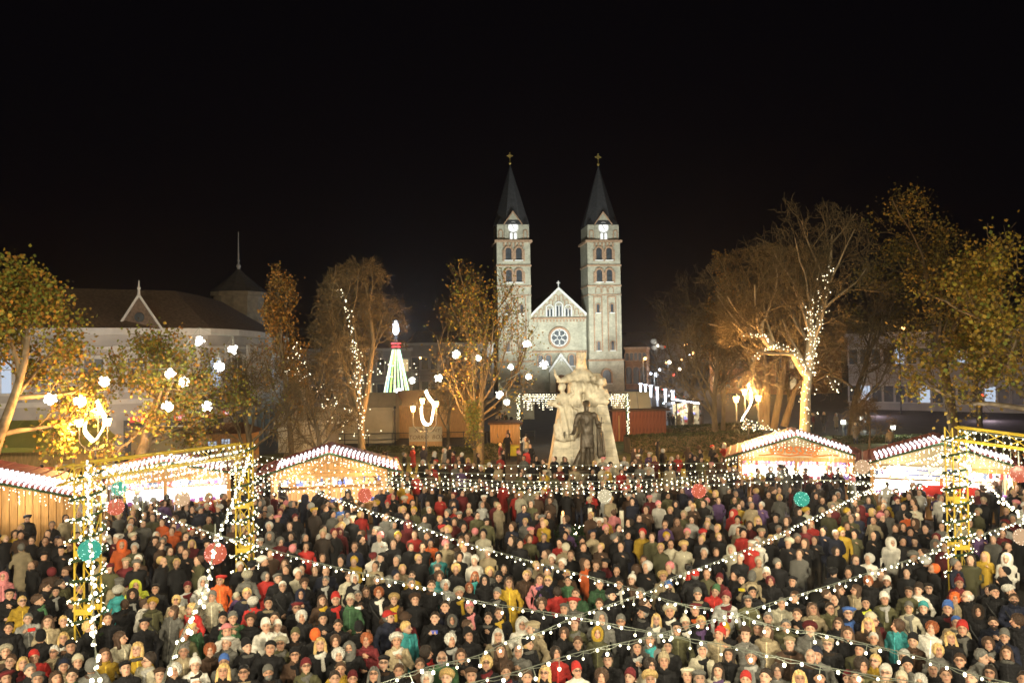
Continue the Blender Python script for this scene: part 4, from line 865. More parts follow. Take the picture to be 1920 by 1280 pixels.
# ------------------------------------------------------------------ street lamps with comet figures
def street_lamp(px, d, lants, comet, label, pole_py, power=3800):
    g = gx(px, d); e = empty('street_lamp', g, label, 'street lamp', 'three-armed street lamps with comet figures'); pt = at(px, pole_py, d)-g
    MB().tube([(0, 0, 0), (0, 0, .5), (0, 0, .6), (0, 0, pt.z)], [.13, .11, .07, .05], 8).build('pole', 'metal_dark', e)
    for i, (x, y) in enumerate(lants):
        p = at(x, y, d)-g; p.y += (-.15, .3, -.15)[i]
        ar = MB(); ar.tube([(0, 0, pt.z-.3), (p.x*.6, p.y*.6, pt.z-.25), (p.x, p.y, min(p.z-.3, pt.z+.1)), (p.x, p.y, p.z-.2)], .028, 6); ar = ar.build('arm', 'metal_dark', e)
        la = MB(); la.tube([(p.x, p.y, p.z-.18), (p.x, p.y, p.z+.16)], [.11, .19], 6); la = la.build('lantern', 'lantern', e)
        MB().tube([(p.x, p.y, p.z+.165), (p.x, p.y, p.z+.27), (p.x, p.y, p.z+.36)], [.22, .07, .02], 6).build('lantern_cap', 'metal_dark', la)
        lamp('street_lantern_light', g+p-Vector((0, .34, .05)), power/3, (1, .50, .15), .12)
    cpts = [at(x, y, d-.3)-g for x, y in comet]; c = MB(); c.tube(spline(cpts, 5), .04, 6); c.build('comet_rope_light', 'rope', e)
    R = random.Random(5); c2 = MB()
    for t in (0.06, -.06): c2.tube([p+Vector((t, .02, t)) for p in spline(cpts, 5)], .02, 4)
    c2.build('comet_outline', 'rope', e); lamp('comet_glow', g+cpts[len(cpts)//2]-Vector((0, .4, 0)), 60, (1, .84, .6), .3)
street_lamp(178, 38, ((152, 792), (178, 772), (205, 790)), ((181, 751), (188, 768), (196, 782), (194, 800), (184, 818), (176, 826), (168, 820), (159, 808), (160, 792)), 'left street lamp with three glowing lanterns and a comet figure, before the market building', 832)
street_lamp(797, 50, ((775, 766), (791, 752), (818, 757)), ((798, 732), (804, 745), (813, 758), (811, 778), (807, 794), (797, 794), (791, 782), (790, 762)), 'middle street lamp whose comet figure stands before the poster', 800)
street_lamp(1400, 49, ((1379, 748), (1399, 735), (1420, 746)), ((1403, 719), (1407, 735), (1409, 752), (1402, 768), (1394, 780), (1391, 788)), 'right street lamp glowing orange against the bare trees', 792, 7500)
# ------------------------------------------------------------------ monument
MD = 46.5; mg = gx(1090, MD)
mon = empty('marble_monument', mg, 'pale limestone monument with robed seated figure and companions on a tapering pedestal', 'statue')
def mx(px, d=MD): return at(px, 672, d).x-mg.x
# tapering pedestal in courses of stone; edges run from 1025..1155 at the foot to 1050..1130 near the figures
R_ = random.Random(9); zc = 0.0; hh = .46; i = 0
while zc < 4.5:
    t = zc/4.9; w = 4.25-1.75*t; dp = 2.6-.9*t; n = 3 if i % 2 else 4; xs_ = [0]
    for k in range(n): xs_.append(xs_[-1]+R_.uniform(.8, 1.2))
    for k in range(n):
        xa, xb = (-w/2+w*xs_[k]/xs_[-1], -w/2+w*xs_[k+1]/xs_[-1]); w2 = 4.25-1.75*(zc+hh)/4.9; xc, xd = (-w2/2+w2*xs_[k]/xs_[-1], -w2/2+w2*xs_[k+1]/xs_[-1]); d2 = 2.6-.9*(zc+hh)/4.9; g_ = .008; pr = R_.uniform(0, .012)
        b = MB(); b.add([(xa+g_, -dp/2-pr, zc+g_), (xb-g_, -dp/2-pr, zc+g_), (xb-g_, dp/2, zc+g_), (xa+g_, dp/2, zc+g_), (xc+g_, -d2/2-pr, zc+hh-g_), (xd-g_, -d2/2-pr, zc+hh-g_), (xd-g_, d2/2, zc+hh-g_), (xc+g_, d2/2, zc+hh-g_)], BOXF); b.build('stone', 'stone', mon)
    zc += hh; i += 1
core = MB(); core.add([(-2.06, -1.24, 0), (2.06, -1.24, 0), (2.06, 1.24, 0), (-2.06, 1.24, 0), (-1.24, -.86, 4.6), (1.24, -.86, 4.6), (1.24, .86, 4.6), (-1.24, .86, 4.6)], BOXF); core.build('core', 'granite', mon)
for s, w, h, dd in ((1, 5.2, .35, 3.6), (2, 4.7, .3, 3.1)): MB().box((0, 0, .17 if s == 1 else .5), (w, dd, .34)).build('step', 'stone', mon)
def marble(P):                                              # in metres, y towards the back
    q = P.copy(); q[..., 2] = q[..., 2]/.925
    def cloth(amp, k1, k2): return amp*np.sin(q[..., 0]*k1+2.0*np.sin(q[..., 2]*k2))
    f = scap(q, (0, .15, 4.9), (0, .10, 6.3), .98, .58, 1.25)
    f = smin(f, scap(q, (-.66, .0, 6.28), (.70, .0, 6.28), .31, .31), .2); f = smin(f, scap(q, (0, .05, 6.95), (0, .10, 6.3), .20, .50), .12)
    f = smin(f, scap(q, (-.85, -.1, 6.2), (-1.30, -.5, 6.10), .25, .16), .12); f = smin(f, scap(q, (.9, -.1, 6.25), (1.15, -.6, 5.95), .30, .20), .12)
    f = smin(f, scap(q, (0, .0, 5.8), (0, .0, 6.35), .84, .58, 1.2), .12)
    f = smin(f, scap(q, (-.50, -.62, 5.75), (.52, -.66, 5.62), .36, .36), .16)
    f = smin(f, scap(q, (-.40, -.80, 5.6), (-.44, -.84, 4.85), .31, .40), .12); f = smin(f, scap(q, (.38, -.80, 5.6), (.44, -.84, 4.85), .31, .40), .12)
    f = f+(cloth(.045, 13, 1.6)+.018*np.sin(q[..., 0]*29+q[..., 2]*7))*np.clip((6.6-q[..., 2])*1.5, .4, 1)
    f = smin(f, np.abs(q[..., 1]+.58+.0*q[..., 2])+np.abs(q[..., 2]-6.02+.22*q[..., 0]**2-.10*q[..., 0])*1.4-.05+.9*np.clip(np.abs(q[..., 0])-.95, 0, 9), .06)      # sash across the chest
    f = smin(f, scap(q, (0, -.02, 6.75), (0, -.07, 7.15), .16), .08)
    hd = smin(sell(q, (0, -.10, 7.38), (.20, .25, .30)), scap(q, (0, .08, 7.45), (0, .12, 6.85), .25, .34), .06)
    cr = np.maximum(np.hypot(q[..., 0], q[..., 1]+.02)-(.25+.05*(q[..., 2]-7.5)), np.abs(q[..., 2]-7.72)-.17)-.01+.018*np.sin(np.arctan2(q[..., 1], q[..., 0])*9)
    hd = np.minimum(hd, cr); hd = smin(hd, scap(q, (0, -.34, 7.44), (0, -.37, 7.33), .028, .045), .03)
    for s in (-1, 1): hd = np.maximum(hd, -sell(q, (s*.08, -.36, 7.43), (.045, .05, .028)))
    hd = smin(hd, sell(q, (0, -.33, 7.20), (.07, .04, .022)), .02); f = smin(f, hd, .04)
    a = smin(sell(q, (-1.24, -1.0, 5.72), (.20, .22, .26)), sell(q, (-1.20, -.90, 5.80), (.23, .22, .24))+.012*np.sin(q[..., 2]*45), .03); a = smin(a, scap(q, (-1.2, -.95, 5.45), (-1.12, -.92, 5.2), .12, .2), .06)
    a = smin(a, scap(q, (-1.30, -.90, 5.12), (-.88, -.90, 5.16), .24, .22), .08); a = smin(a, scap(q, (-1.08, -.92, 5.0), (-1.05, -1.0, 4.35), .31, .30), .1)
    ro = scap(q, (-1.02, -1.1, 4.3), (-1.18, -1.35, 2.95), .42, .60, 1.15); ro = smin(ro, scap(q, (-.62, -1.2, 4.15), (-.52, -1.3, 3.2), .34, .38), .1); ro = smin(ro, scap(q, (-.9, -1.0, 4.2), (-.92, -1.22, 2.95), .45, .50), .1)+cloth(.055, 11, 1.5)+.03*np.sin(q[..., 0]*27+q[..., 2]*4)
    a = smin(a, ro, .08); a = smin(a, sell(q, (-1.0, -1.22, 2.92), (.42, .42, .42)), .1); a = smin(a, scap(q, (-1.45, -.95, 5.0), (-1.72, -1.1, 4.72), .17, .14), .06); a = smin(a, scap(q, (-1.72, -1.1, 4.72), (-1.35, -1.3, 4.55), .14, .10), .05)
    a = smin(a, sell(q, (-1.82, -.9, 4.78), (.26, .2, .22)), .04)
    a = smin(a, scap(q, (-.88, -.95, 5.12), (-.62, -1.2, 5.35), .12, .09), .05); a = smin(a, scap(q, (-.62, -1.2, 5.35), (-.7, -1.1, 5.75), .09, .06), .04)
    a = smin(a, scap(q, (-1.35, -1.35, 2.85), (-1.38, -1.62, 2.62), .17, .12), .06); a = smin(a, scap(q, (-.75, -1.3, 2.9), (-.72, -1.55, 2.66), .17, .12), .06)
    h = smin(scap(q, (-1.30, -.5, 6.10), (-1.55, -.62, 6.5), .14, .09), scap(q, (-1.55, -.62, 6.5), (-1.62, -.66, 6.85), .07, .05), .04)
    c = smin(sell(q, (1.05, -.95, 6.02), (.22, .23, .26)), sell(q, (1.08, -.88, 6.10), (.24, .22, .22))+.012*np.sin(q[..., 2]*50), .02); c = smin(c, scap(q, (1.0, -.9, 5.75), (.98, -.85, 5.55), .12, .2), .05)
    c = smin(c, sell(q, (.98, -.88, 5.25), (.38, .32, .42)), .06); c = smin(c, scap(q, (1.28, -.85, 5.5), (1.42, -1.0, 5.1), .13, .11), .04); c = smin(c, scap(q, (1.42, -1.0, 5.1), (1.05, -1.2, 5.0), .11, .08), .04)
    c = smin(c, scap(q, (.72, -.95, 5.55), (.50, -1.1, 5.3), .11, .08), .04); c = smin(c, scap(q, (.85, -1.05, 4.9), (1.25, -1.1, 4.82), .22, .2), .06); c = smin(c, sell(q, (.62, -.75, 6.25), (.17, .18, .2)), .04)
    c = c+.014*np.sin(q[..., 0]*19+q[..., 2]*15)
    f = np.minimum(f, a); f = np.minimum(f, h); f = np.minimum(f, c); return f*.95
xs, ys, zs = np.arange(-2.3, 2.0, .040), np.arange(-1.9, 1.25, .048), np.arange(2.3, 7.6, .040)
V, Q = surfnet(marble(grid(xs, ys, zs)), xs, ys, zs); link_mesh('sculpture_group', npmesh('sculpture_group', V, Q, smooth=True), mon, ['stone'])
# the bronze man in a frock coat standing before it
BD = 43.6; bz = gx(1098, BD); br_ = empty('bronze_statue', bz, 'dark bronze statue of a bearded man in a frock coat, before the pale monument', 'statue')
pb = MB(); pb.box((0, .1, .30), (1.75, 1.6, .60)); pb.box((0, .1, .68), (1.95, 1.8, .16)); pb.build('plinth', 'stone', br_); MB().box((0, .05, .84), (1.7, 1.4, .16)).build('bronze_base', 'bronze', br_)
def bronze(P):
    s = 3.78/1.80; q = (P-np.array([0, 0, .92]))/s
    f = smin(sell(q, (0, -.01, 1.655), (.086, .10, .105)), scap(q, (0, -.055, 1.60), (0, -.085, 1.525), .072, .050)+.004*np.sin(q[..., 0]*110), .015); f = smin(f, sell(q, (0, .035, 1.70), (.100, .095, .082))+.005*np.sin(q[..., 0]*90), .008); f = smin(f, scap(q, (0, -.10, 1.68), (0, -.13, 1.64), .012, .018), .01)
    for e in (-1, 1): f = np.maximum(f, -sell(q, (e*.034, -.112, 1.685), (.02, .016, .012)))
    f = smin(f, scap(q, (0, 0, 1.45), (0, 0, 1.56), .068), .02)
    c = smin(scap(q, (-.185, .01, 1.40), (.185, .01, 1.40), .075), scap(q, (0, 0, 1.30), (0, 0, 1.02), .185, .155, 1.35), .06); c = smin(c, scap(q, (0, .01, .98), (0, .03, .56), .155, .195, 1.3), .04)
    c = np.maximum(c, -(scap(q, (0.01, -.22, .92), (0.02, -.26, .42), .008, .045))); c = np.maximum(c, .56-q[..., 2])
    lap = scap(q, (-.07, -.12, 1.42), (-.015, -.150, 1.15), .020, .008); lap = np.minimum(lap, scap(q, (.07, -.12, 1.42), (.015, -.150, 1.15), .020, .008)); c = smin(c, lap, .012)
    c = smin(c, scap(q, (-.235, .0, 1.37), (-.30, .02, 1.12), .068, .058), .02); c = smin(c, scap(q, (-.30, .02, 1.12), (-.36, -.15, .95), .056, .046), .015); c = smin(c, scap(q, (-.37, -.17, .94), (-.45, -.26, .93), .034, .026), .015)
    c = smin(c, scap(q, (.235, .0, 1.37), (.30, .04, 1.12), .068, .060), .02); c = smin(c, scap(q, (.30, .04, 1.12), (.31, -.14, 1.10), .056, .05), .015)
    c = c+.0075*np.sin(q[..., 2]*23+q[..., 0]*17)*np.sin(q[..., 0]*37)
    cl = scap(q, (.32, -.02, 1.15), (.36, .05, .38), .065, .13, 1.3)+.018*np.sin(q[..., 0]*75+q[..., 2]*4)
    cl = np.minimum(cl, scap(q, (.10, .24, .9), (-.02, .32, .06), .10, .22, 1.6)+.020*np.sin(q[..., 0]*48+q[..., 2]*5)); cl = smin(cl, scap(q, (-.08, .26, .5), (-.30, .28, .03), .08, .10), .05)
    l = smin(scap(q, (-.09, 0, .85), (-.115, -.03, .46), .088, .068), scap(q, (-.115, -.03, .46), (-.14, -.02, .09), .064, .050), .015); l = smin(l, scap(q, (-.14, .02, .04), (-.17, -.16, .04), .05, .045), .015)
    m = smin(scap(q, (.09, 0, .85), (.11, .01, .46), .088, .068), scap(q, (.11, .01, .46), (.13, .05, .09), .064, .050), .015); m = smin(m, scap(q, (.13, .09, .04), (.16, -.09, .04), .05, .045), .015)
    f = smin(f, c, .01); f = np.minimum(f, np.minimum(l, m)); f = np.minimum(f, cl); sw = scap(q, (.37, -.16, 1.34), (.33, -.05, .55), .016); sw = np.minimum(sw, scap(q, (.32, -.15, 1.20), (.43, -.15, 1.21), .014)); f = np.minimum(f, sw)
    return f*s
xs, ys, zs = np.arange(-1.1, 1.15, .034), np.arange(-.75, 1.25, .038), np.arange(.86, 4.95, .034)
V, Q = surfnet(bronze(grid(xs, ys, zs)), xs, ys, zs); link_mesh('bronze_figure', npmesh('bronze_figure', V, Q, smooth=True), br_, ['bronze'])
BLOCK.append((mg.x, mg.y, 2.7, 2.0)); BLOCK.append((bz.x, bz.y, 1.1, 1.1))
# ------------------------------------------------------------------ advent wreath with candles
wd = 29.; wg = gx(1106, wd); wr_ = empty('advent_wreath', wg, 'round evergreen advent wreath dotted with small lights on a low stand', 'wreath'); BLOCK.append((wg.x, wg.y, 1.5, 1.3))
MB().tube([(0, 0, 0), (0, 0, .42)], [1.0, 1.0], 20).build('stand', 'wood_dark', wr_)
b = MB(); R = random.Random(2); P = []
for k in range(2600):
    t = R.random()*6.283; rr = 1.0+R.gauss(0, .13); p = Vector((rr*math.cos(t)*1.15, rr*math.sin(t)*.85, .55+R.gauss(0, .09))); q = p+Vector((R.gauss(0, 1), R.gauss(0, 1), R.gauss(0, 1)+.4)).normalized()*.16; c = R.uniform(.6, 1.6); b.add([p+Vector((.022, 0, 0)), p-Vector((.022, 0, 0)), q], [(0, 1, 2)], col=(.03*c, .07*c, .02*c))
    if k % 28 == 0: P.append(tuple(p+Vector((0, -.05, .12))))
b.tube([(1.15*math.cos(t), .85*math.sin(t), .52) for t in np.linspace(0, 6.283, 25)], .16, 8, col=(.02, .04, .015)); b.build('greenery', 'green_plant', wr_); bulbs('bulbs', P, .022, 'rope', wr_)
for px, py, dd, lab in ((1056, 1000, 28.6, 'leftmost white candle of the wreath, burning'), (1107, 994, 29.9, 'rear white candle of the wreath'), (1117, 1010, 28.1, 'front white candle, in the middle of the wreath'), (1166, 998, 29.3, 'rightmost white candle of the wreath')):
    p = at(px, py, dd); e = empty('candle', (p.x, p.y, .55), lab, 'candle', 'four tall white candles on the wreath'); MB().tube([(0, 0, 0), (0, 0, .80)], .085, 14).build('wax', 'candle', e)
    for k in (0, 1): MB().tube([(.05*math.cos(k*1.6), .05*math.sin(k*1.6), .8), (0, 0, .93)] if k else [(-.05, 0, .8), (0, 0, .93)], .012, 4).build('holder', 'metal_dark', e)
    if px < 1100: MB().ball((0, 0, .88), .045, 8, 6, sc=(1, 1, 1.8)).build('flame', 'flame', e)
# ------------------------------------------------------------------ light tower (pyramid of neon ladders)
pd = 88.; pg = gx(743, pd); py_ = empty('light_tower', pg, 'cone of green, yellow and blue neon ladders topped by a bright white lamp', 'light tower'); Zt = (at(738, 628, pd)-pg).z
MB().tube([(0, 0, 0), (0, 0, Zt)], .18, 8).build('mast', 'metal_dark', py_)
for k in range(18):
    a = k*math.pi/9+.15; b = MB(); col = [(.6, 1, .2), (1, 1, .55), (.55, 1, .45), (.95, 1, .85), (.8, 1, .4), (.5, .9, 1)][k % 6]; r0, r1 = 1.95, .42
    for s in (-1, 1):
        w = .16*s; da = w/2.0; b.tube([((r0)*math.cos(a+da*.6), r0*math.sin(a+da*.6), .8), (r1*math.cos(a+da), r1*math.sin(a+da), Zt-1.6)], .03, 4, col=col)
    for j in range(13):
        t = j/13; rr = r0+(r1-r0)*t; z = .8+(Zt-2.4)*t; b.tube([(rr*math.cos(a-.07), rr*math.sin(a-.07), z), (rr*math.cos(a+.07), rr*math.sin(a+.07), z)], .03, 4, col=(.25, .6, 1) if j < 5 else col)
    b.build('neon_ladder', 'neon', py_)
b = MB()
for z, r in ((Zt-1.3, .42), (Zt-.95, .5)): b.tube([(r*math.cos(t), r*math.sin(t), z) for t in np.linspace(0, 6.283, 17)], .09, 5, col=(1, .07, .08))
b.build('red_ring', 'neon', py_); MB().tube([(0, 0, Zt), (0, 0, Zt+.3), (0, 0, Zt+1.2), (0, 0, Zt+1.6)], [.1, .34, .34, .1], 8).build('top_lamp', 'cool', py_); MB().ball((.6, -2.6, 3.7), .35, 8, 5).build('blue_lamp', 'cool', py_)
MB().tube([(0, 0, 0), (0, 0, .8)], [2.4, 2.4], 16).build('base', 'metal_dark', py_); lamp('tower_lamp_light', pg+Vector((0, -2.6, 3.5)), 600, (.7, 1, .7), .8); lamp('tower_lamp_light', pg+Vector((0, -1, Zt+1)), 1500, (.6, .75, 1), .4); lamp('tower_lamp_light', pg+Vector((.6, -3.4, 3.7)), 200, (.6, .75, 1), .3)
# ------------------------------------------------------------------ lit portal, light columns, cabins, tents
ld = 63.; ga_ = empty('light_portal', (0, 0, 0), 'garden portal of two bulb-wound posts with a curtain of lights, behind the monument', 'gate'); P = []; b = MB()
A = at(972, 738, ld); B = at(1176, 738, ld)
for q in (A, B):
    b.tube([(q.x, q.y, 0), (q.x, q.y, q.z)], .09, 6); P += [(q.x+random.gauss(0, .07), q.y-.12, z) for z in np.arange(.1, q.z, .05)]
b.tube([A, B], .07, 6); b.build('frame', 'metal_dark', ga_); g2 = MB()
for q in (A, B): g2.tube([(q.x, q.y, .2), (q.x, q.y, q.z)], .13, 6, col=(.02, .05, .015))
g2.build('greenery', 'green_plant', ga_)
for t in list(np.arange(.04, .36, .010))+list(np.arange(.74, .98, .010)):
    q = A.lerp(B, t); L = random.uniform(.3, 1.3); P += [(q.x, q.y+random.gauss(0, .3), q.z-.05-z) for z in np.arange(0, L, .17)]
bulbs('bulbs', P, .034, 'bulb_far', ga_)
for t in (.1, .3, .7, .9): lamp('portal_glow', A.lerp(B, t)+Vector((0, -.6, -.9)), 90, (1, .94, .75), .3)
for i, (x, yt, d) in enumerate(((1200, 720, 104), (1209, 722, 100), (1219, 724, 96), (1231, 727, 92), (1246, 731, 88), (1260, 734, 85))):
    g = gx(x, d); e = empty('light_column', g, 'slim white light column, %s of six counted from the church' % ('first', 'second', 'third', 'fourth', 'fifth', 'last')[i], 'lamp', 'row of light columns on the church square'); zt = (at(x, yt, d)-g).z
    MB().tube([(0, 0, 0), (0, 0, zt-1.3)], .13, 10).build('pole', 'metal_grey', e); MB().tube([(0, 0, zt-1.3), (0, 0, zt)], [.10, .14], 10).build('light_head', 'cool', e); MB().tube([(0, 0, zt), (0, 0, zt+.12)], [.24, .20], 10).build('cap', 'cool', e)
    if i % 2: lamp('column_light', g+Vector((0, -.8, zt-.6)), 420, (.8, .88, 1), .3)
cg = gx(1146, 66); cb_ = empty('timber_cabin', cg, 'red-stained plank cabin with pale roof panels, right of the monument', 'cabin'); Wc = 102*66/FPX
pk = MB().box((0, 0, 1.25), (.28, .06, 2.5)).build('plank', 'wood_red', cb_); n = 15; pk.location = (.15, 0, 0)
for i in range(1, n): again(pk, cb_, (.15+i*Wc/n*.985, (i % 3)*.012, 0), sc=(1, 1, 1+.01*(i % 4)))
MB().box((Wc/2, 1.6, 1.2), (Wc-.1, 3.0, 2.4)).build('inner_wall', 'wood_dark', cb_); MB().box((Wc/2, 1.4, 2.58), (Wc+.4, 3.8, .14)).build('roof', 'wood_dark', cb_)
for s in (-1, 1): MB().box((.95+s*.42, -.07, 1.1), (.1, .08, 2.1)).build('door_frame', 'wood', cb_)
for i in range(3): b = MB(); b.add([(.05+i*1.08, .1, 2.72), (1.09+i*1.08, .1, 2.72), (1.09+i*1.08, .9, 4.05), (.05+i*1.08, .9, 4.05), (.05+i*1.08, .16, 2.69), (1.09+i*1.08, .16, 2.69), (1.09+i*1.08, .96, 4.02), (.05+i*1.08, .96, 4.02)], [(0, 1, 2, 3), (7, 6, 5, 4), (0, 3, 7, 4), (1, 5, 6, 2), (3, 2, 6, 7), (0, 4, 5, 1)]); b.build('pale_panel', 'canvas', cb_)
cg2 = gx(918, 60); c2_ = empty('plank_shed', cg2, 'brown plank shed behind the yellow box, left of the monument', 'shed'); pk2 = MB().box((0, 0, 1.05), (.27, .05, 2.1)).build('plank', 'wood', c2_); pk2.location = (.1, 0, 0)
for i in range(1, 8): again(pk2, c2_, (.1+i*.28, 0, 0))
MB().box((1.1, 1.1, 1.0), (2.2, 2, 2.0)).build('inner_wall', 'wood_dark', c2_); MB().box((1.1, 1.0, 2.15), (2.6, 2.6, .12)).build('roof', 'wood_dark', c2_)
yb = G(953, 853, 0); o = MB(); o.box((0, 0, .3), (1.2, .9, .6)); o.box((0, 0, .65), (1.6, 1.15, .1)); tag(o.build('yellow_box', 'yellow_paint', loc=(yb.x, yb.y, 0)), 'yellow lidded box on the lawn left of the monument', 'box')
# poster board
pg_ = gx(765, 63); pb_ = empty('poster_board', pg_, 'large peach poster with two lines of lettering behind the middle street lamp', 'poster'); wP = 62*63/FPX; zp = (at(765, 838, 63)-pg_).z; zq = (at(765, 800, 63)-pg_).z
MB().box((wP/2, 0, (zp+zq)/2), (wP, .08, zq-zp)).build('board', 'canvas', pb_); MB().box((wP/2, -.05, zp+(zq-zp)*.14), (wP, .02, (zq-zp)*.28)).build('picture_strip', 'wood', pb_)
for x in (.1, wP-.1): MB().box((x, .06, zq/2), (.08, .08, zq)).build('post', 'metal_dark', pb_)
text('lettering', 'XTRA   NY', .42, pb_, (wP*.55, -.06, zp+(zq-zp)*.74), 0, 'wood_dark', shear=.2); text('lettering', 'TORRO  BOX', .46, pb_, (wP*.52, -.06, zp+(zq-zp)*.40), 0, 'wood_dark', shear=.2)
# tents
def tent(px0, px1, d, zw, zt, m, label, depth=5, name='tent', open_=False):
    a, b2 = gx(px0, d), gx(px1, d); L = (b2-a).length; e = empty(name, a, label, 'tent')
    if not open_: MB().box((L/2, depth/2, zw/2), (L, depth, zw)).build('side_cloth', m, e)
    else:
        for x in (.05, L-.05):
            for y in (.05, depth-.05): MB().box((x, y, zw/2), (.08, .08, zw)).build('post', 'metal_grey', e)
        MB().box((L/2, depth, zw/2), (L, .05, zw)).build('back_cloth', 'wood', e)
    r = MB(); r.add([(-.2, -.3, zw), (L+.2, -.3, zw), (L+.2, depth+.2, zw), (-.2, depth+.2, zw), (0, depth*.5, zt), (L, depth*.5, zt)], [(0, 1, 5, 4), (2, 3, 4, 5), (1, 2, 5), (3, 0, 4)]); r.build('roof_cloth', m, e)
    v = MB(); v.box((L/2, -.31, zw-.1), (L+.4, .03, .26)); v.build('valance', m, e)
    for i in range(1, 4): MB().tube([(L*i/4, -.3, zw+.01), (L*i/4, depth*.5, zt+.02)], .025, 4).build('roof_seam', m, e)
    return e
tg = tent(-140, 138, 44, 2.55, 3.9, 'canvas_green', 'long olive-green market tent at the left edge, red boxes inside', 4.5, open_=True); tgp = tg.location
lamp('tent_lamp', tgp+Vector((5.5, 1.0, 2.2)), 120, (.9, 1, .75), .15); MB().box((5.5, 1.0, 2.4), (1.2, .1, .06)).build('lamp_tube', 'cool', tg)
R = random.Random(4)
for i, (x, z, w, h, mm) in enumerate(((4.7, 1.2, .7, .4, 'red_paint'), (5.5, 1.15, .6, .22, 'red_paint'), (6.3, 1.2, .5, .4, 'red_paint'), (7.1, 1.25, .45, .5, 'white_paint'), (2.6, .75, 2.0, .3, 'red_paint'), (3.9, .7, .4, .3, 'canvas_green'))):
    b = MB(); b.box((0, 0, h/2), (w, .4, h)); b.box((0, 0, h+.015), (w+.04, .44, .03)); b.box((0, -.21, h*.5), (w*.6, .02, h*.3)); p = tgp+Vector((x, .7, z-.3)); 
    tag(b.build('crate', mm, loc=p), ['red box under the tent lamp in the green tent', 'flat red box beside the taller one in the green tent', 'square red box in the middle of the tent counter', 'white box, rightmost on the green tent counter', 'long red box low on the left of the green tent', 'small green box next to the long red one'][i], 'box')
MB().box((4.6, .8, .45), (8.6, .9, .9)).build('counter', 'wood_red', tg)
tent(-10+255, 350, 50, 2.9, 2.95, 'canvas', 'pale flat-sided container right of the plane trunk', 3, 'container')
kd = gx(385, 53); kk_ = empty('kiosk', kd, 'small brown kiosk with two glowing lattice windows behind bare branches', 'kiosk'); MB().box((1.3, 1.2, 1.2), (2.9, 2.4, 2.4)).build('wall', 'wood', kk_); r = MB(); r.add([(-.4, -.3, 2.35), (3.1, -.3, 2.35), (3.1, 2.7, 2.35), (-.4, 2.7, 2.35), (.6, 1.2, 3.0), (2.1, 1.2, 3.0)], [(0, 1, 5, 4), (1, 2, 5), (2, 3, 4, 5), (3, 0, 4)]); r.build('roof', 'wood_dark', kk_)
for x, z in ((.45, 1.55), (1.35, 1.7)):
    w = MB().box((x, -.04, z), (.6, .04, .6)).build('window', 'win_lit', kk_); f = MB(); [f.box((x+s*.2, -.08, z), (.03, .03, .6)) for s in (-1.5, -.5, .5, 1.5)]; [f.box((x, -.08, z+s*.2), (.6, .03, .03)) for s in (-1.5, -.5, .5, 1.5)]; f.build('lattice', 'wood_dark', w)
tent(520, 612, 62, 2.4, 3.4, 'canvas', 'beige tent glimpsed behind the timber hut roof', 4); tent(615, 735, 68, 3.0, 4.2, 'canvas', 'larger beige tent behind the light-wrapped bare tree', 5)
tent(738, 900, 72, 2.8, 4.2, 'wood', 'brown-roofed market pavilion behind the middle street lamp', 5, 'pavilion')
tent(940, 1000, 92, 2.6, 3.4, 'canvas', 'distant pale stall seen through the lit portal', 4, 'stall')
st_ = gx(1268, 72); s_ = empty('lit_stall', st_, 'brightly lit stall right of the cabin with a glowing white eave', 'stall'); MB().box((1.0, 1.2, 2.9), (2.6, 2.8, .12)).build('roof', 'metal_dark', s_); MB().tube([(-.6, -.3, 3.15), (.9, -.35, 2.85), (1.9, -.4, 2.7)], .07, 6).build('eave_tube', 'cool', s_)
MB().box((1.2, 2.0, 1.3), (2.4, .1, 2.6)).build('back_wall', 'canvas', s_); w = MB()
for i in range(26): w.box((.2+R.random()*2.0, 1.8, .9+R.random()*1.5), (.2, .15, .2), col=R.choice([(.6, .1, .1), (.2, .5, .4), (.8, .7, .4), (.3, .3, .7)]))
w.build('wares', 'goods', s_, kind='stuff')
for x in (-.05, 2.3): MB().box((x, .1, 1.4), (.1, .1, 2.8)).build('post', 'metal_dark', s_)
lamp('stall_lamp', st_+Vector((1.0, .6, 2.5)), 330, (1, .97, .85), .2)
# hedges
def hedge(px0, d0, px1, d1, h, w, label, seed):
    a, b2 = gx(px0, d0), gx(px1, d1); L = (b2-a).length; ang = math.atan2(b2.y-a.y, b2.x-a.x); e = empty('hedge', a, label, 'hedge', 'clipped hedges round the lawns', rz=ang); R = np.random.RandomState(seed)
    MB().box((L/2, 0, h/2-.05), (L, w*.86, h-.1)).build('inner_mass', 'bark', e)
    n = int(L*420); P = np.stack([R.rand(n)*L, (R.rand(n)-.5)*w, R.rand(n)*h], 1); face = R.rand(n); P[face < .45, 2] = h+R.randn((face < .45).sum())*.04; P[(face > .45), 1] = -w/2+R.randn((face > .45).sum())*.04
    a_ = R.randn(n, 3); a_ /= np.linalg.norm(a_, axis=1)[:, None]; b_ = np.cross(a_, R.randn(n, 3)); b_ /= np.linalg.norm(b_, axis=1)[:, None]; s = R.uniform(.04, .09, (n, 1)); V = np.stack([P-a_*s, P+b_*s, P+a_*s, P-b_*s*.6], 1); F = (np.arange(n)*4)[:, None]+np.array([0, 1, 2, 3])
    o = link_mesh('foliage', npmesh('foliage', V, F4=F, tint=np.repeat(np.array([[.038, .045, .014]])*R.uniform(.5, 1.7, (n, 1)), 4, 0)), e, ['green_plant']); o['kind'] = 'stuff'
hedge(1172, 58, 1420, 60, 1.25, 1.6, 'long clipped hedge right of the monument, in front of the cabin', 1); hedge(1250, 66.5, 1400, 69, 1.1, 1.4, 'farther low hedge before the lit stall', 2)
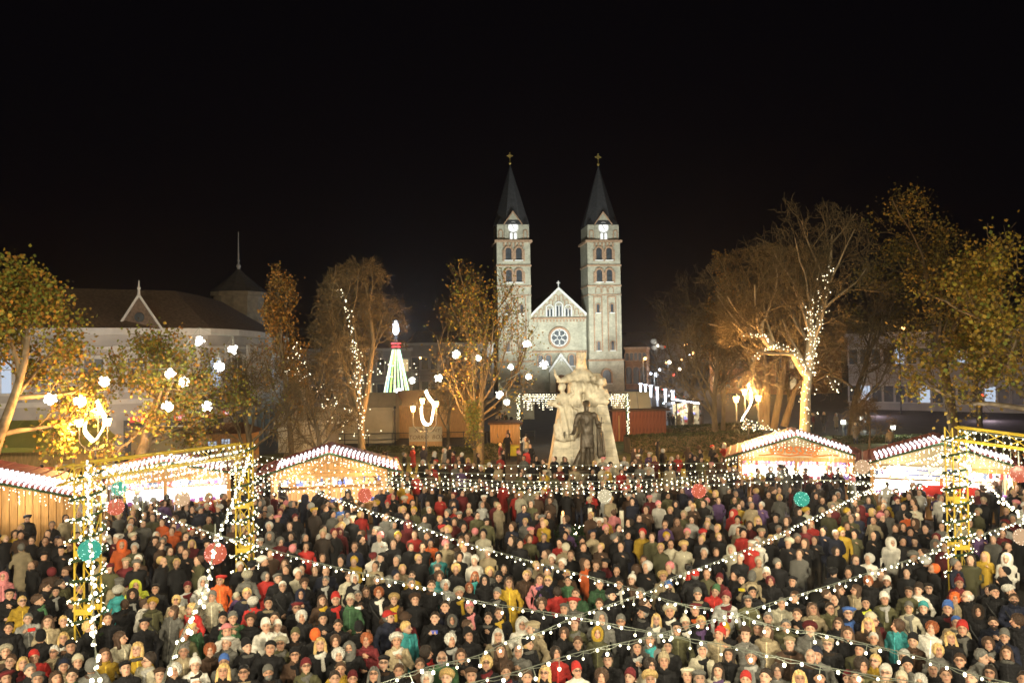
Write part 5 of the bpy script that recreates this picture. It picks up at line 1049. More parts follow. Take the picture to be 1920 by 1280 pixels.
hedge(690, 62, 960, 59, .35, 1.6, 'dark hedge under the poster, left of the monument', 3); hedge(1180, 49.5, 1330, 50, .01+.35, .8, 'very low hedge on the right lawn', 4); hedge(905, 56, 945, 56, 1.0, 1.0, 'short piece of hedge beside the yellow box', 5)
hedge(1560, 62, 1760, 62, .5, 1.2, 'low dark hedge behind the two right-hand huts', 6)
rl = empty('railing', gx(600, 66), 'thin black railing along the path behind the left lawn', 'railing'); Lr = 0; a_, b_ = gx(600, 66), gx(1000, 66); Lr = (b_-a_).length
for z in (.5, 1.0): MB().tube([(0, 0, z), (Lr, 0, z)], .03, 5).build('rail', 'metal_dark', rl)
rp = MB().tube([(0, 0, 0), (0, 0, 1.05)], .04, 5).build('railing_post', 'metal_dark', rl)
for i in range(1, 10): again(rp, rl, (Lr*i/9, 0, 0))
pl_ = MB(); p0 = gx(739, 65); pl_.tube([(0, 0, 0), (0, 0, 3.1)], .05, 6); pl_.tube([(0, 0, 3.1), (0, 0, 3.3)], [.12, .1], 6); tag(pl_.build('thin_post', 'metal_dark', loc=p0), 'thin dark post before the larger beige tent', 'post')
# ground floodlights at the right
for i, (x, y, d) in enumerate(((1669, 801, 62), (1577, 791, 66), (1610, 783, 72))):
    g = gx(x, d); p = at(x, y, d); e = empty('ground_floodlight', g, ['largest ground floodlight, beside the walkers behind the right huts', 'ground floodlight left of the leafless shrub', 'smallest and farthest ground floodlight at the right'][i], 'floodlight', 'floodlights on the right lawn'); z = (p-g).z
    MB().tube([(0, 0, 0), (0, 0, z-.1)], .05, 6).build('stand', 'metal_dark', e); MB().box((0, 0, z), (.42, .22, .34)).build('housing', 'metal_dark', e); MB().box((0, -.12, z), (.36 if i < 2 else .22, .03, .3)).build('lens', 'ball_white', e); lamp('floodlight_beam', g+Vector((.0, -.4, z+.1)), 260, (.95, 1, .85), .15)
# ------------------------------------------------------------------ the street right of the church
def street_light(px, py, d, k, m='sodium', r=.28, pw=0):
    g = gx(px, d); z = (at(px, py, d)-g).z; e = empty('street_light', g, LBL[k], 'street light', 'street lights along the far road'); MB().tube([(0, 0, 0), (0, 0, z), (.3, -.3, z+.15)], [.1, .06, .05], 5).build('pole', 'metal_dark', e); MB().ball((.3, -.35, z), r, 8, 5).build('lamp_head', m, e)
    if pw: lamp('street_light_light', g+Vector((.3, -.9, z-.4)), pw*2.2, (1, .5, .16) if m == 'sodium' else (.8, .88, 1), .3)
SLS = [(1206, 672, 150, 'sodium', .3, 500), (1212, 661, 190, 'sodium', .22, 0), (1283, 646, 170, 'sodium', .34, 400), (1296, 662, 150, 'sodium', .34, 900), (1252, 679, 175, 'rope', .42, 600), (1246, 680, 200, 'sodium', .25, 0), (1275, 674, 190, 'sodium', .2, 0), (1270, 692, 150, 'rope', .3, 500), (1233, 693, 170, 'cool', .28, 0), (1290, 665, 210, 'cool', .2, 0), (1687, 615, 90, 'sodium', .2, 150), (785, 671, 120, 'sodium', .16, 0), (870, 672, 120, 'sodium', .16, 0), (1226, 702, 140, 'cool', .36, 500), (1216, 700, 150, 'cool', .24, 0)]
LBL = ['orange street light nearest the orange brick house', 'faint street light above the orange brick house', 'highest orange street light over the far road', 'orange street light at the edge of the bare trees', 'brightest pale street light in the middle of the far road', 'small orange light left of the brightest one', 'small orange light right of the brightest one', 'warm white light low over the far road', 'bluish light low over the far road', 'tiny cool light farthest down the road', 'single street light in front of the big dark tree', 'tiny orange light left of the central tree', 'tiny orange light within the central tree', 'bright white light over the cars by the columns', 'white light left of the bright one over the cars']
for k, (x, y, d, m_, r, pw) in enumerate(SLS): street_light(x, y, d, k, m_, r, pw)
mg_ = gx(1232, 118); ml = empty('mast_floodlights', mg_, 'tall mast with pale dish-shaped floodlights beyond the light columns', 'mast'); zm = (at(1230, 641, 118)-mg_).z
MB().tube([(0, 0, 0), (0, 0, zm)], [.14, .08], 6).build('mast', 'metal_grey', ml)
for dx, dz, r in ((-.45, .1, .5), (.1, -.45, .32), (.7, -.75, .42), (-.4, -.85, .42)): b = MB(); b.ball((dx, 0, zm+dz), r, 10, 6, sc=(1, .5, .85)); b.build('dish_lamp', 'white_paint', ml)
MB().ball((.1, -.3, zm-.6), .12, 6, 4).build('lit_bulb', 'rope', ml)
lamp('dish_glow', mg_+Vector((0, -2, zm-.6)), 60, (1, .95, .85), .2)
def car(px, d, rz, label, body=(.05, .05, .06), lights='front', i=0):
    g = gx(px, d); e = empty('parked_car' if lights == 'none' else 'car', g, label, 'car', 'cars on the road beside the church', rz)
    b = MB(); prof = [(-2.1, .35), (2.1, .35), (2.15, .75), (1.9, .95), (1.2, 1.02), (.55, 1.42), (-1.1, 1.45), (-1.75, 1.0), (-2.15, .92)]
    b.add([(x, -.85, z) for x, z in prof]+[(x, .85, z) for x, z in prof], [tuple(range(9)), tuple(range(17, 8, -1))]+[(k, k+9, (k+1) % 9+9, (k+1) % 9) for k in range(9)]); o = b.build('body', 'metal_grey' if i % 2 else 'metal_dark', e)
    w = MB(); 
    for s in (-.86, .86): w.add([(-1.0, s, 1.36), (.5, s, 1.34), (1.0, s, 1.04), (-1.5, s, 1.04)], [(0, 1, 2, 3)])
    w.build('side_window', 'dark_glass', e)
    for x in (-1.35, 1.35):
        for s in (-1, 1): MB().tube([(x, s*.72, .33), (x, s*.90, .33)], .33, 12).build('wheel', 'shoe', e)
    for s in (-1, 1): MB().box((2.13, s*.6, .74), (.1, .34, .18)).build('headlight', 'cool' if lights == 'front' else 'metal_grey', e); MB().box((-2.13, s*.62, .8), (.1, .32, .16)).build('tail_lamp', 'tail' if lights == 'rear' else 'red_paint', e)
    if lights == 'front': lamp('headlight_beam', g+Vector((0, -2.6, .9)), 160, (.85, .9, 1), .15)
car(1249, 108, math.radians(-95), 'dark car driving this way with dazzling white headlights', lights='front', i=0)
car(1290, 104, math.radians(84), 'dark car seen from behind with orange-red tail lamps', lights='rear', i=1)
car(1256, 128, math.radians(-92), 'farther oncoming car with white headlights', lights='front', i=1); car(1268, 122, math.radians(86), 'farther car driving away, red tail lamps lit', lights='rear', i=0)
car(1274, 90, math.radians(170), 'grey car parked across, beyond the last light column', lights='none', i=1); car(1232, 150, math.radians(88), 'farthest car with red tail lamps, by the orange house', lights='rear', i=2)
for i, (x, y, d, r) in enumerate(((1241, 648, 240, .35), (1246, 650, 240, .35), (1262, 702, 150, .3), (1838, 741, 75, .14))):
    g = gx(x, d); p = at(x, y, d)-g; e = empty('signal_light', g, ['left one of the two red lights high over the road', 'right one of the two red lights high over the road', 'red traffic light low over the road', 'red traffic light seen through the big dark tree'][i], 'signal'); MB().tube([(0, 0, 0), (0, 0, p.z-.3)], .06, 5).build('pole', 'metal_dark', e); MB().ball((0, -.1, p.z), r, 8, 5).build('lens', 'tail', e)
# tripod with camera in the crowd
tp = G(1292, 1110, 0.9); e = empty('camera_tripod', (tp.x, tp.y, 0), 'red-legged camera tripod standing in the crowd', 'tripod')
for k in range(3): a = k*2.094+.5; MB().tube([(0, 0, 1.45), (.38*math.cos(a), .38*math.sin(a), 0)], [.03, .018], 6).build('leg', 'red_paint', e)
MB().box((0, 0, 1.55), (.16, .2, .13)).build('camera', 'metal_dark', e); MB().tube([(0, -.1, 1.55), (0, -.24, 1.55)], .05, 8).build('lens', 'metal_dark', e); BLOCK.append((tp.x, tp.y, .3, .3))
HSC = 1.0
# ------------------------------------------------------------------ people
HC = np.array([0, -.01, 1.60]); NECK = np.array([0, .0, 1.47])
POSES = {  # wrist and elbow of the right and left arm
 'down': ((-.25, .03, 1.10), (-.25, -.05, .86), (.25, .03, 1.10), (.25, -.05, .86)),
 'pocket': ((-.28, .06, 1.12), (-.20, -.09, .96), (.28, .06, 1.12), (.20, -.09, .96)),
 'clasp': ((-.26, -.02, 1.12), (-.06, -.20, 1.00), (.26, -.02, 1.12), (.04, -.21, 1.02)),
 'phone': ((-.24, -.12, 1.16), (-.07, -.31, 1.40), (.24, -.12, 1.16), (.07, -.31, 1.40)),
 'cup': ((-.26, .0, 1.12), (-.07, -.24, 1.14), (.23, -.12, 1.15), (.06, -.22, 1.36))}
def fbody(P, pose, fem, style, yaw, pitch, skirt):
    sh = .155 if fem else .18; w = .93 if fem else 1.0
    Hm = rotm(yaw, pitch); Q = (P-NECK)@Hm+NECK            # head space
    Q = (Q-NECK)/HSC+NECK
    head = sell(Q, HC+[0, .008, .018], (.076, .098, .108))
    head = smin(head, sell(Q, HC+[0, -.022, -.055], (.058, .068, .068)), .03)
    head = np.maximum(head, -sell(Q, HC+[-.031, -.108, .012], (.019, .014, .011)) - .003)
    head = np.maximum(head, -sell(Q, HC+[.031, -.108, .012], (.019, .014, .011)) - .003)
    head = smin(head, scap(Q, HC+[0, -.098, .012], HC+[0, -.119, -.022], .009, .014), .012)
    head = smin(head, sell(Q, HC+[0, -.094, -.060], (.026, .013, .010)), .008)
    for s in (-1, 1): head = smin(head, sell(Q, HC+[s*.079, .005, -.005], (.012, .02, .03)), .006)
    neck = scap(P, (0, .015, 1.40), (0, .0, 1.52), .052)
    skin = smin(head, neck, .025)
    coat = scap(P, (-sh+.02, .01, 1.385), (sh-.02, .01, 1.385), .072*w)
    coat = smin(coat, scap(P, (0, 0, 1.33), (0, 0, 1.02), .168*w, .165*w, 1.35), .07)
    coat = smin(coat, scap(P, (0, .0, 1.02), (0, 0, .80 if skirt else .90), .168*w, (.20 if skirt else .172)*w, 1.3), .05)
    if skirt: coat = smin(coat, scap(P, (0, .0, .80), (0, 0, .58), .19*w, .22*w, 1.25), .04)
    collar = np.maximum(scap(P, (0, .01, 1.42), (0, .0, 1.465), .082), -(P[..., 2]*0+scap(P, (0, .0, 1.44), (0, -.01, 1.6), .052)))
    coat = smin(coat, collar, .02)
    eR, wR, eL, wL = [np.array(p) for p in POSES[pose]]; sR = np.array([-sh, .01, 1.375]); sL = np.array([sh, .01, 1.375])
    for s_, e, wr in ((sR, eR, wR), (sL, eL, wL)):
        arm = smin(scap(P, s_, e, .066*w, .056*w), scap(P, e, wr, .056*w, .043*w), .02); coat = smin(coat, arm, .022)
    if style == 1: coat = coat+.014*np.abs(np.sin(P[..., 2]*34))                        # quilted
    else: coat = coat+.010*np.sin(P[..., 2]*24+3*np.sin(P[..., 0]*19))*np.sin(P[..., 0]*27+P[..., 1]*21)+.005*np.sin(P[..., 2]*55+P[..., 0]*30)
    legs = None
    for s in (-1, 1):
        l = smin(scap(P, (s*.085, 0, .86), (s*.095, -.01, .49), .088, .062), scap(P, (s*.095, -.01, .49), (s*.10, .01, .09), .06, .045), .02)
        l = smin(l, scap(P, (s*.10, .02, .05), (s*.11, -.14, .04), .048, .04), .02)
        legs = l if legs is None else np.minimum(legs, l)
    hands = None
    if pose == 'pocket': wR = wR*.9+eR*.1; wL = wL*.9+eL*.1
    for e, wr, s in ((eR, wR, 1), (eL, wL, -1)):
        d = (wr-e)/np.linalg.norm(wr-e); h = scap(P, wr, wr+d*.075, .034, .036) if pose != 'pocket' else scap(P, wr, wr+d*.01, .01, .01); hands = h if hands is None else np.minimum(hands, h)
    return skin, coat, legs, hands
def fingers(pose):
    eR, wR, eL, wL = [np.array(p) for p in POSES[pose]]; b = MB()
    for e, wr, s in ((eR, wR, 1), (eL, wL, -1)):
        d = (wr-e)/np.linalg.norm(wr-e); side = np.array([s, 0, 0.]) if abs(d[0]) < .8 else np.array([0, 0, 1.])
        side = side-d*np.dot(side, d); side /= np.linalg.norm(side); up = np.cross(d, side)*(-s)
        curl = -up if pose in ('down', 'pocket') else np.array([0, .3, .0])-0*up
        base = wr+d*.085
        for k, L in ((-1.5, .055), (-.5, .066), (.5, .07), (1.5, .06)):
            p0 = base+side*k*.017; p1 = p0+d*L*.5+curl*.012; p2 = p1+d*L*.35+curl*.035
            b.tube([p0, p1, p2], [.0105, .0095, .007], 5)
        t0 = wr+d*.035+side*.03; b.tube([t0, t0+side*.025+d*.03, t0+side*.022+d*.06+curl*.01], [.013, .011, .008], 5)
    return b
LIP = (.42, .12, .10); 
def body_mesh(name, pose, fem, style, yaw, pitch, skirt, fine=True, skincol=(.66, .40, .27), asarrays=False):
    if fine:
        xs = np.concatenate([np.arange(-.40, -.12, .024), np.arange(-.12, .121, .0095), np.arange(.14, .41, .024)])
        ys = np.concatenate([np.arange(-.46, -.15, .022), np.arange(-.15, .14, .0105), np.arange(.16, .26, .022)])
        zs = np.concatenate([np.arange(-.03, .95, .05), np.arange(.97, 1.42, .026), np.arange(1.42, 1.80, .0095)])
    else:
        xs = np.concatenate([np.arange(-.44, -.12, .08), np.arange(-.12, .13, .040), np.arange(.175, .45, .08)])
        ys = np.concatenate([np.arange(-.46, -.15, .08), np.arange(-.15, .13, .040), np.arange(.18, .30, .08)])
        zs = np.concatenate([np.arange(-.08, 1.37, .145), np.arange(1.40, 1.81, .038)])
    P = grid(xs, ys, zs); a, b, c, d = fbody(P, pose, fem, style, yaw, pitch, skirt)
    F = smin(np.minimum(np.minimum(b, c), d), a, .012); V, Q = surfnet(F, xs, ys, zs)
    a, b, c, d = fbody(V, pose, fem, style, yaw, pitch, skirt)
    which = np.argmin(np.stack([np.minimum(a, d), b, c]), 0); which = np.where((which == 2) & (V[:, 2] < .085), 3, which)
    H = ((V-NECK)@rotm(yaw, pitch))/HSC+NECK-HC
    tint = np.ones((len(V), 3)); sk = which == 0; base = np.array(skincol)
    tint[sk] = base*(1+.06*np.sin(H[sk][:, :1]*60+H[sk][:, 2:]*45))
    front = (H[:, 1] < -.06) & sk
    def paint(m, col, w=1.): tint[m] = tint[m]*(1-w)+np.array(col)*w
    def soft(cx, cz, rx, rz, col, w=1.):
        g = (np.exp(-((np.abs(H[:, 0]-cx)/rx)**2+((H[:, 2]-cz)/rz)**2)**1.5)*w*front)[:, None]; tint[:] = tint*(1-g)+np.array(col)*g
    cheek = front & (np.hypot(np.abs(H[:, 0])-.042, H[:, 2]+.022) < .022); paint(cheek, (.70, .30, .21), .55)
    paint(front & (H[:, 1] < -.105) & (np.abs(H[:, 0]) < .018) & (np.abs(H[:, 2]+.016) < .016), (.70, .33, .23), .5)
    soft(0, -.060, .027, .011, LIP, .85)
    for s in (-1, 1):
        soft(s*.032, .011, .021, .0125, (.035, .022, .016), .95)
        soft(s*.034, .036, .024, .008, (.10, .06, .04), .75)
    ct = which == 1
    tint[ct] = 1.
    paint(ct & (np.abs(V[:, 0]) < .009) & (V[:, 1] < -.05) & (V[:, 2] < 1.42), (2.3, 2.3, 2.3), 1)
    paint(ct & (np.abs(np.abs(V[:, 0])-.13) < .012) & (V[:, 1] < -.03) & (np.abs(V[:, 2]-1.02-.3*(np.abs(V[:, 0])-.13)) < .05), (.5, .5, .5), 1)
    mi = which[Q]; mi = mi.max(1)
    fb = fingers(pose) if fine and pose != 'pocket' else MB(); nf = len(fb.v)
    if nf:
        fv = np.array([tuple(v) for v in fb.v]); F4 = [[len(V)+i for i in f] for f in fb.f if len(f) == 4]; F3 = []
        for f in fb.f:
            if len(f) == 5: F3 += [[len(V)+f[0], len(V)+f[k], len(V)+f[k+1]] for k in (1, 2, 3)]
        V = np.concatenate([V, fv]); Q = np.concatenate([Q, F4]); tint = np.concatenate([tint, np.tile(base, (nf, 1))]); mi = np.concatenate([mi, [0]*len(F4), [0]*len(F3)])
    else: F3 = np.zeros((0, 3), int)
    if asarrays: return V, Q, mi, tint
    me = npmesh(name, V, Q, F3, mi, tint, True)
    for m in ('skin', 'cloth', 'trousers', 'shoe'): me.materials.append(M[m])
    return me
# head wear and hair, in head space (origin at the middle of the head)
def lump(P, a, k): return a*np.sin(P[..., 0]*k+1.3)*np.sin(P[..., 1]*k*1.1+.4)*np.sin(P[..., 2]*k*.9)
def h_short(P, big=1.):
    f = sell(P, (0.004, .014, .026), (.089*big, .110*big, .112*big))+lump(P, .010, 62)+lump(P, .005, 130)
    return np.maximum(f, -(P[..., 1]*.85+P[..., 2]-.004)-.004)
def h_fringe(P):
    f = sell(P, (0, .014, .024), (.092, .112, .116))+lump(P, .009, 55)+.004*np.sin(P[..., 0]*150)
    return np.maximum(f, -(P[..., 1]*.66+P[..., 2]-.008))
def h_long(P):
    f = h_fringe(P)
    for s in (-1, 1):
        f = smin(f, scap(P, (s*.078, .012, .02), (s*.088, -.005, -.14), .026, .036)+lump(P, .005, 50), .03)
    return smin(f, scap(P, (0, .05, -.02), (0, .07, -.17), .075, .085, 1.5)+lump(P, .005, 50), .04)
def h_curly(P):
    f = sell(P, (0, .025, .035), (.118, .125, .125))+lump(P, .014, 85)
    f = np.maximum(f, -sell(P, (0, -.14, -.025), (.074, .105, .105))); return np.maximum(f, -(P[..., 2]+.09))
def h_bob(P):
    f = sell(P, (0, .022, .015), (.106, .118, .125))+lump(P, .006, 60)
    f = np.maximum(f, -sell(P, (0, -.14, -.03), (.070, .105, .108))); return np.maximum(f, -(P[..., 2]+.10))
def h_knit(P):
    f = sell(P, (0, .018, .055), (.095, .113, .115))+.002*np.sin(P[..., 0]*160); f = np.maximum(f, -(P[..., 1]*.50+P[..., 2]-.016))
    rim = np.abs(P[..., 1]*.50+P[..., 2]-.034)-.018; ring = np.maximum(sell(P, (0, .010, .03), (.099, .116, .14)), rim)
    return smin(f, ring, .008)
def h_slouch(P): return smin(h_knit(P), sell(P, (0, .05, .13), (.07, .075, .06)), .04)
def h_pom(P): return np.minimum(h_knit(P), np.linalg.norm(P-np.array([0, .02, .19]), axis=-1)-.038+lump(P, .004, 90))
def h_ball(P): return np.linalg.norm(P-np.array([0, .02, .19]), axis=-1)-.038+lump(P, .006, 90)
def h_beret(P): return smin(sell(P, (.02, .012, .095), (.132, .135, .045)), np.maximum(sell(P, (0, .01, .03), (.093, .11, .11)), -(P[..., 1]*.5+P[..., 2]-.03)), .02)
def h_flat(P):
    f = smin(sell(P, (0, .012, .088), (.108, .125, .042)), np.maximum(sell(P, (0, .012, .03), (.094, .112, .11)), -(P[..., 1]*.4+P[..., 2]-.035)), .02)
    return smin(f, np.maximum(sell(P, (0, -.10, .078), (.075, .055, .02)), -sell(P, (0, -.10, .060), (.08, .06, .018))), .01)
def h_base(P):
    f = np.maximum(sell(P, (0, .014, .05), (.095, .112, .10)), -(P[..., 1]*.4+P[..., 2]-.032))
    return smin(f, np.maximum(sell(P, (0, -.115, .072), (.072, .072, .020)), -sell(P, (0, -.115, .052), (.08, .08, .02))), .01)
def h_brim(P):
    f = np.maximum(sell(P, (0, .01, .08), (.095, .112, .085)), -(P[..., 2]-.06))
    return smin(f, np.maximum(sell(P, (0, .01, .068), (.140, .155, .016)), -sell(P, (0, .01, .045), (.09, .105, .04))), .008)
def h_fur(P):
    f = np.maximum(sell(P, (0, .014, .07), (.128, .138, .098)), -(P[..., 1]*.5+P[..., 2]-.02)); return f+lump(P, .007, 95)
def h_hood(P):
    f = sell(P, (0, .02, .005), (.128, .14, .160)); f = smin(f, scap(P, (0, .03, -.10), (0, .02, -.15), .11, .12), .05)
    f = f+lump(P, .003, 40); return np.maximum(f, -sell(P, (0, -.16, -.01), (.080, .15, .122)))
def h_trim(P):
    q = P.copy(); q[..., 1] = (q[..., 1]+.085-.02*np.abs(q[..., 2])*4)
    r = np.hypot(np.hypot(q[..., 0]/.98, (q[..., 2]+.015)/1.28)-.092, q[..., 1])-.030; return r+lump(P, .010, 95)
def h_fringeside(P):                                        # what shows of the hair under a hat
    f = sell(P, (0, .02, .0), (.088, .108, .10))+lump(P, .004, 60); f = np.maximum(f, -(P[..., 1]*1.3+P[..., 2]*.3+.028)); f = np.maximum(f, -(P[..., 2]+.075)); return np.maximum(f, P[..., 2]-.055)
def h_band(P): return np.maximum(sell(P, (0, .014, .026), (.095, .115, .12)), np.abs(P[..., 1]*.35+P[..., 2]-.042)-.024)
def h_beard(P):
    f = sell(P, (0, -.030, -.062), (.066, .078, .068))+lump(P, .003, 80); f = np.maximum(f, P[..., 2]+.032)
    return np.maximum(f, -sell(P, (0, -.115, -.060), (.02, .03, .008)))
def h_scarf(P):                                             # in body space
    q = P-np.array([0, -.008, 1.435]); r = np.hypot(np.hypot(q[..., 0], q[..., 1]*1.05)-.078, q[..., 2]-.02*np.sin(q[..., 0]*20))-.034
    f = smin(r, np.hypot(np.hypot(q[..., 0], q[..., 1]*1.05)-.088, q[..., 2]+.038)-.030, .02)
    return smin(f, scap(q, (.03, -.125, -.03), (.05, -.155, -.24), .030, .040, 2.2), .02)+lump(P, .003, 60)
HEADF = {'short': h_short, 'fringe': h_fringe, 'long': h_long, 'curly': h_curly, 'bob': h_bob, 'knit': h_knit, 'slouch': h_slouch, 'pomball': h_ball, 'beret': h_beret,
         'flat': h_flat, 'cap': h_base, 'brim': h_brim, 'furhat': h_fur, 'hood': h_hood, 'trim': h_trim, 'under': h_fringeside, 'band': h_band, 'beard': h_beard}
HEADMAT = {'short': 'hair', 'fringe': 'hair', 'long': 'hair', 'curly': 'hair', 'bob': 'hair', 'under': 'hair', 'beard': 'hair', 'furhat': 'fur', 'trim': 'fur', 'pomball': 'fur'}
HEADNAME = {'short': 'hair', 'fringe': 'hair', 'long': 'hair', 'curly': 'hair', 'bob': 'hair', 'under': 'hair', 'beard': 'beard', 'furhat': 'fur_hat', 'trim': 'fur_trim', 'pomball': 'pompom',
            'knit': 'knit_hat', 'slouch': 'knit_hat', 'beret': 'beret', 'flat': 'flat_cap', 'cap': 'peaked_cap', 'brim': 'brimmed_hat', 'hood': 'hood', 'band': 'headband'}
def h_collar(P):
    q = P-np.array([0, .005, 1.43]); r = np.hypot(np.hypot(q[..., 0]/1.05, q[..., 1]*1.0)-.092, q[..., 2]*.8+.25*q[..., 1])-.027; return np.maximum(r, -scap(q, (0, -.10, .0), (0, -.17, -.02), .012, .03))+lump(P, .004, 90)
def h_hooddown(P): return np.maximum(smin(sell(P, (0, .115, 1.40), (.125, .06, .085)), scap(P, (-.09, .02, 1.44), (.09, .02, 1.44), .03), .05), -sell(P, (0, .03, 1.5), (.085, .07, .12)))
def head_arr(k, step, fat=0.):
    xs = np.arange(-.19, .191, step); ys = np.arange(-.21, .22, step); zs = np.arange(-.30, .26, step); return surfnet(HEADF[k](grid(xs, ys, zs))-fat, xs, ys, zs)
HM = {}
for k in HEADF:
    V, Q = head_arr(k, .0105); me = npmesh(HEADNAME[k], V, Q, smooth=True); me.materials.append(M[HEADMAT.get(k, 'knit')]); HM[k] = me
xs = np.arange(-.18, .181, .0115); ys = np.arange(-.24, .14, .0115); zs = np.arange(1.14, 1.52, .0115)
V, Q = surfnet(h_scarf(grid(xs, ys, zs)), xs, ys, zs); me = npmesh('scarf', V, Q, smooth=True); me.materials.append(M['knit']); HM['scarf'] = me
for nm, fn, mm in (('fur_collar', h_collar, 'fur'), ('coat_collar', h_collar, 'knit'), ('hood_folded_back', h_hooddown, 'knit')):
    xs = np.arange(-.20, .201, .0115); ys = np.arange(-.22, .22, .0115); zs = np.arange(1.28, 1.56, .0115)
    V, Q = surfnet(fn(grid(xs, ys, zs)), xs, ys, zs); me = npmesh(nm, V, Q, smooth=True); me.materials.append(M[mm]); HM[nm] = me
_g = MB(); _g.tube([(-.19, .0, 1.40), (-.12, -.16, 1.28), (0, -.215, 1.12), (.12, -.20, 1.0), (.21, -.12, .93)], .014, 5); _g.tube([(-.19, .0, 1.40), (-.10, .16, 1.25), (.10, .19, 1.05), (.21, .1, .93)], .014, 5); _g.box((.27, -.03, .86), (.10, .28, .22)); _go = _g.build('shoulder_bag', 'metal_dark'); HM['shoulder_bag'] = _go.data; bpy.data.objects.remove(_go)
_g = MB()
for s in (-1, 1):
    ring = [(s*.033+.023*math.cos(t), -.112+.006*abs(math.cos(t)), .010+.018*math.sin(t)) for t in np.linspace(0, 2*math.pi, 11)]; _g.tube(ring, .0035, 4)
    _g.tube([(s*.056, -.106, .014), (s*.084, -.02, .012)], .003, 4)
_g.tube([(-.012, -.117, .014), (.012, -.117, .014)], .003, 4); _go = _g.build('spectacles', 'glass_frame'); HM['glasses'] = _go.data; bpy.data.objects.remove(_go)
VAR = {}
SK = [(.60, .36, .24), (.54, .31, .20), (.63, .40, .28)]
def variant(pose, fem, style, yaw, pitch, skirt):
    key = (pose, fem, style, yaw, pitch, skirt)
    if key not in VAR: VAR[key] = body_mesh('person', pose, fem, style, math.radians(yaw), math.radians(-pitch), skirt, True, SK[len(VAR) % 3])
    return VAR[key]
PAL = {'k': (.010, .0095, .011), 'n': (.013, .016, .034), 'b': (.075, .042, .026), 'd': (.035, .024, .018), 'g': (.15, .145, .13), 'w': (.72, .68, .60), 'c': (.55, .50, .37), 'y': (.52, .33, .035),
       'o': (.68, .13, .03), 'r': (.50, .035, .03), 'm': (.14, .018, .022), 'p': (.72, .25, .26), 'l': (.62, .42, .17), 't': (.05, .30, .31), 'u': (.06, .14, .42), 'G': (.055, .13, .06),
       'O': (.10, .095, .045), 'e': (.40, .32, .20), 'v': (.11, .06, .16), 's': (.55, .53, .48), 'x': (.42, .41, .38), 'h': (.30, .085, .03), 'Y': (.62, .66, .06)}
CNAME = {'k': 'black', 'n': 'navy', 'b': 'brown', 'd': 'dark brown', 'g': 'grey', 'w': 'white', 'c': 'cream', 'y': 'mustard', 'o': 'orange', 'r': 'red', 'm': 'maroon', 'p': 'pink', 'l': 'blonde',
         't': 'teal', 'u': 'blue', 'G': 'green', 'O': 'olive', 'e': 'beige', 'v': 'purple', 's': 'silver', 'x': 'pale grey', 'h': 'auburn', 'Y': 'lime'}
HNAME = {'H': 'short {} hair', 'L': 'long {} hair', 'C': 'curly {} hair', 'K': '{} knit hat', 'P': '{} pompom hat', 'B': '{} beret', 'F': '{} flat cap', 'V': '{} peaked cap', 'T': '{} brimmed hat',
         'U': '{} fur hat', 'D': '{} hood up', 'E': '{} fur-edged hood', 'N': 'bald head', 'W': '{} bobbed hair'}
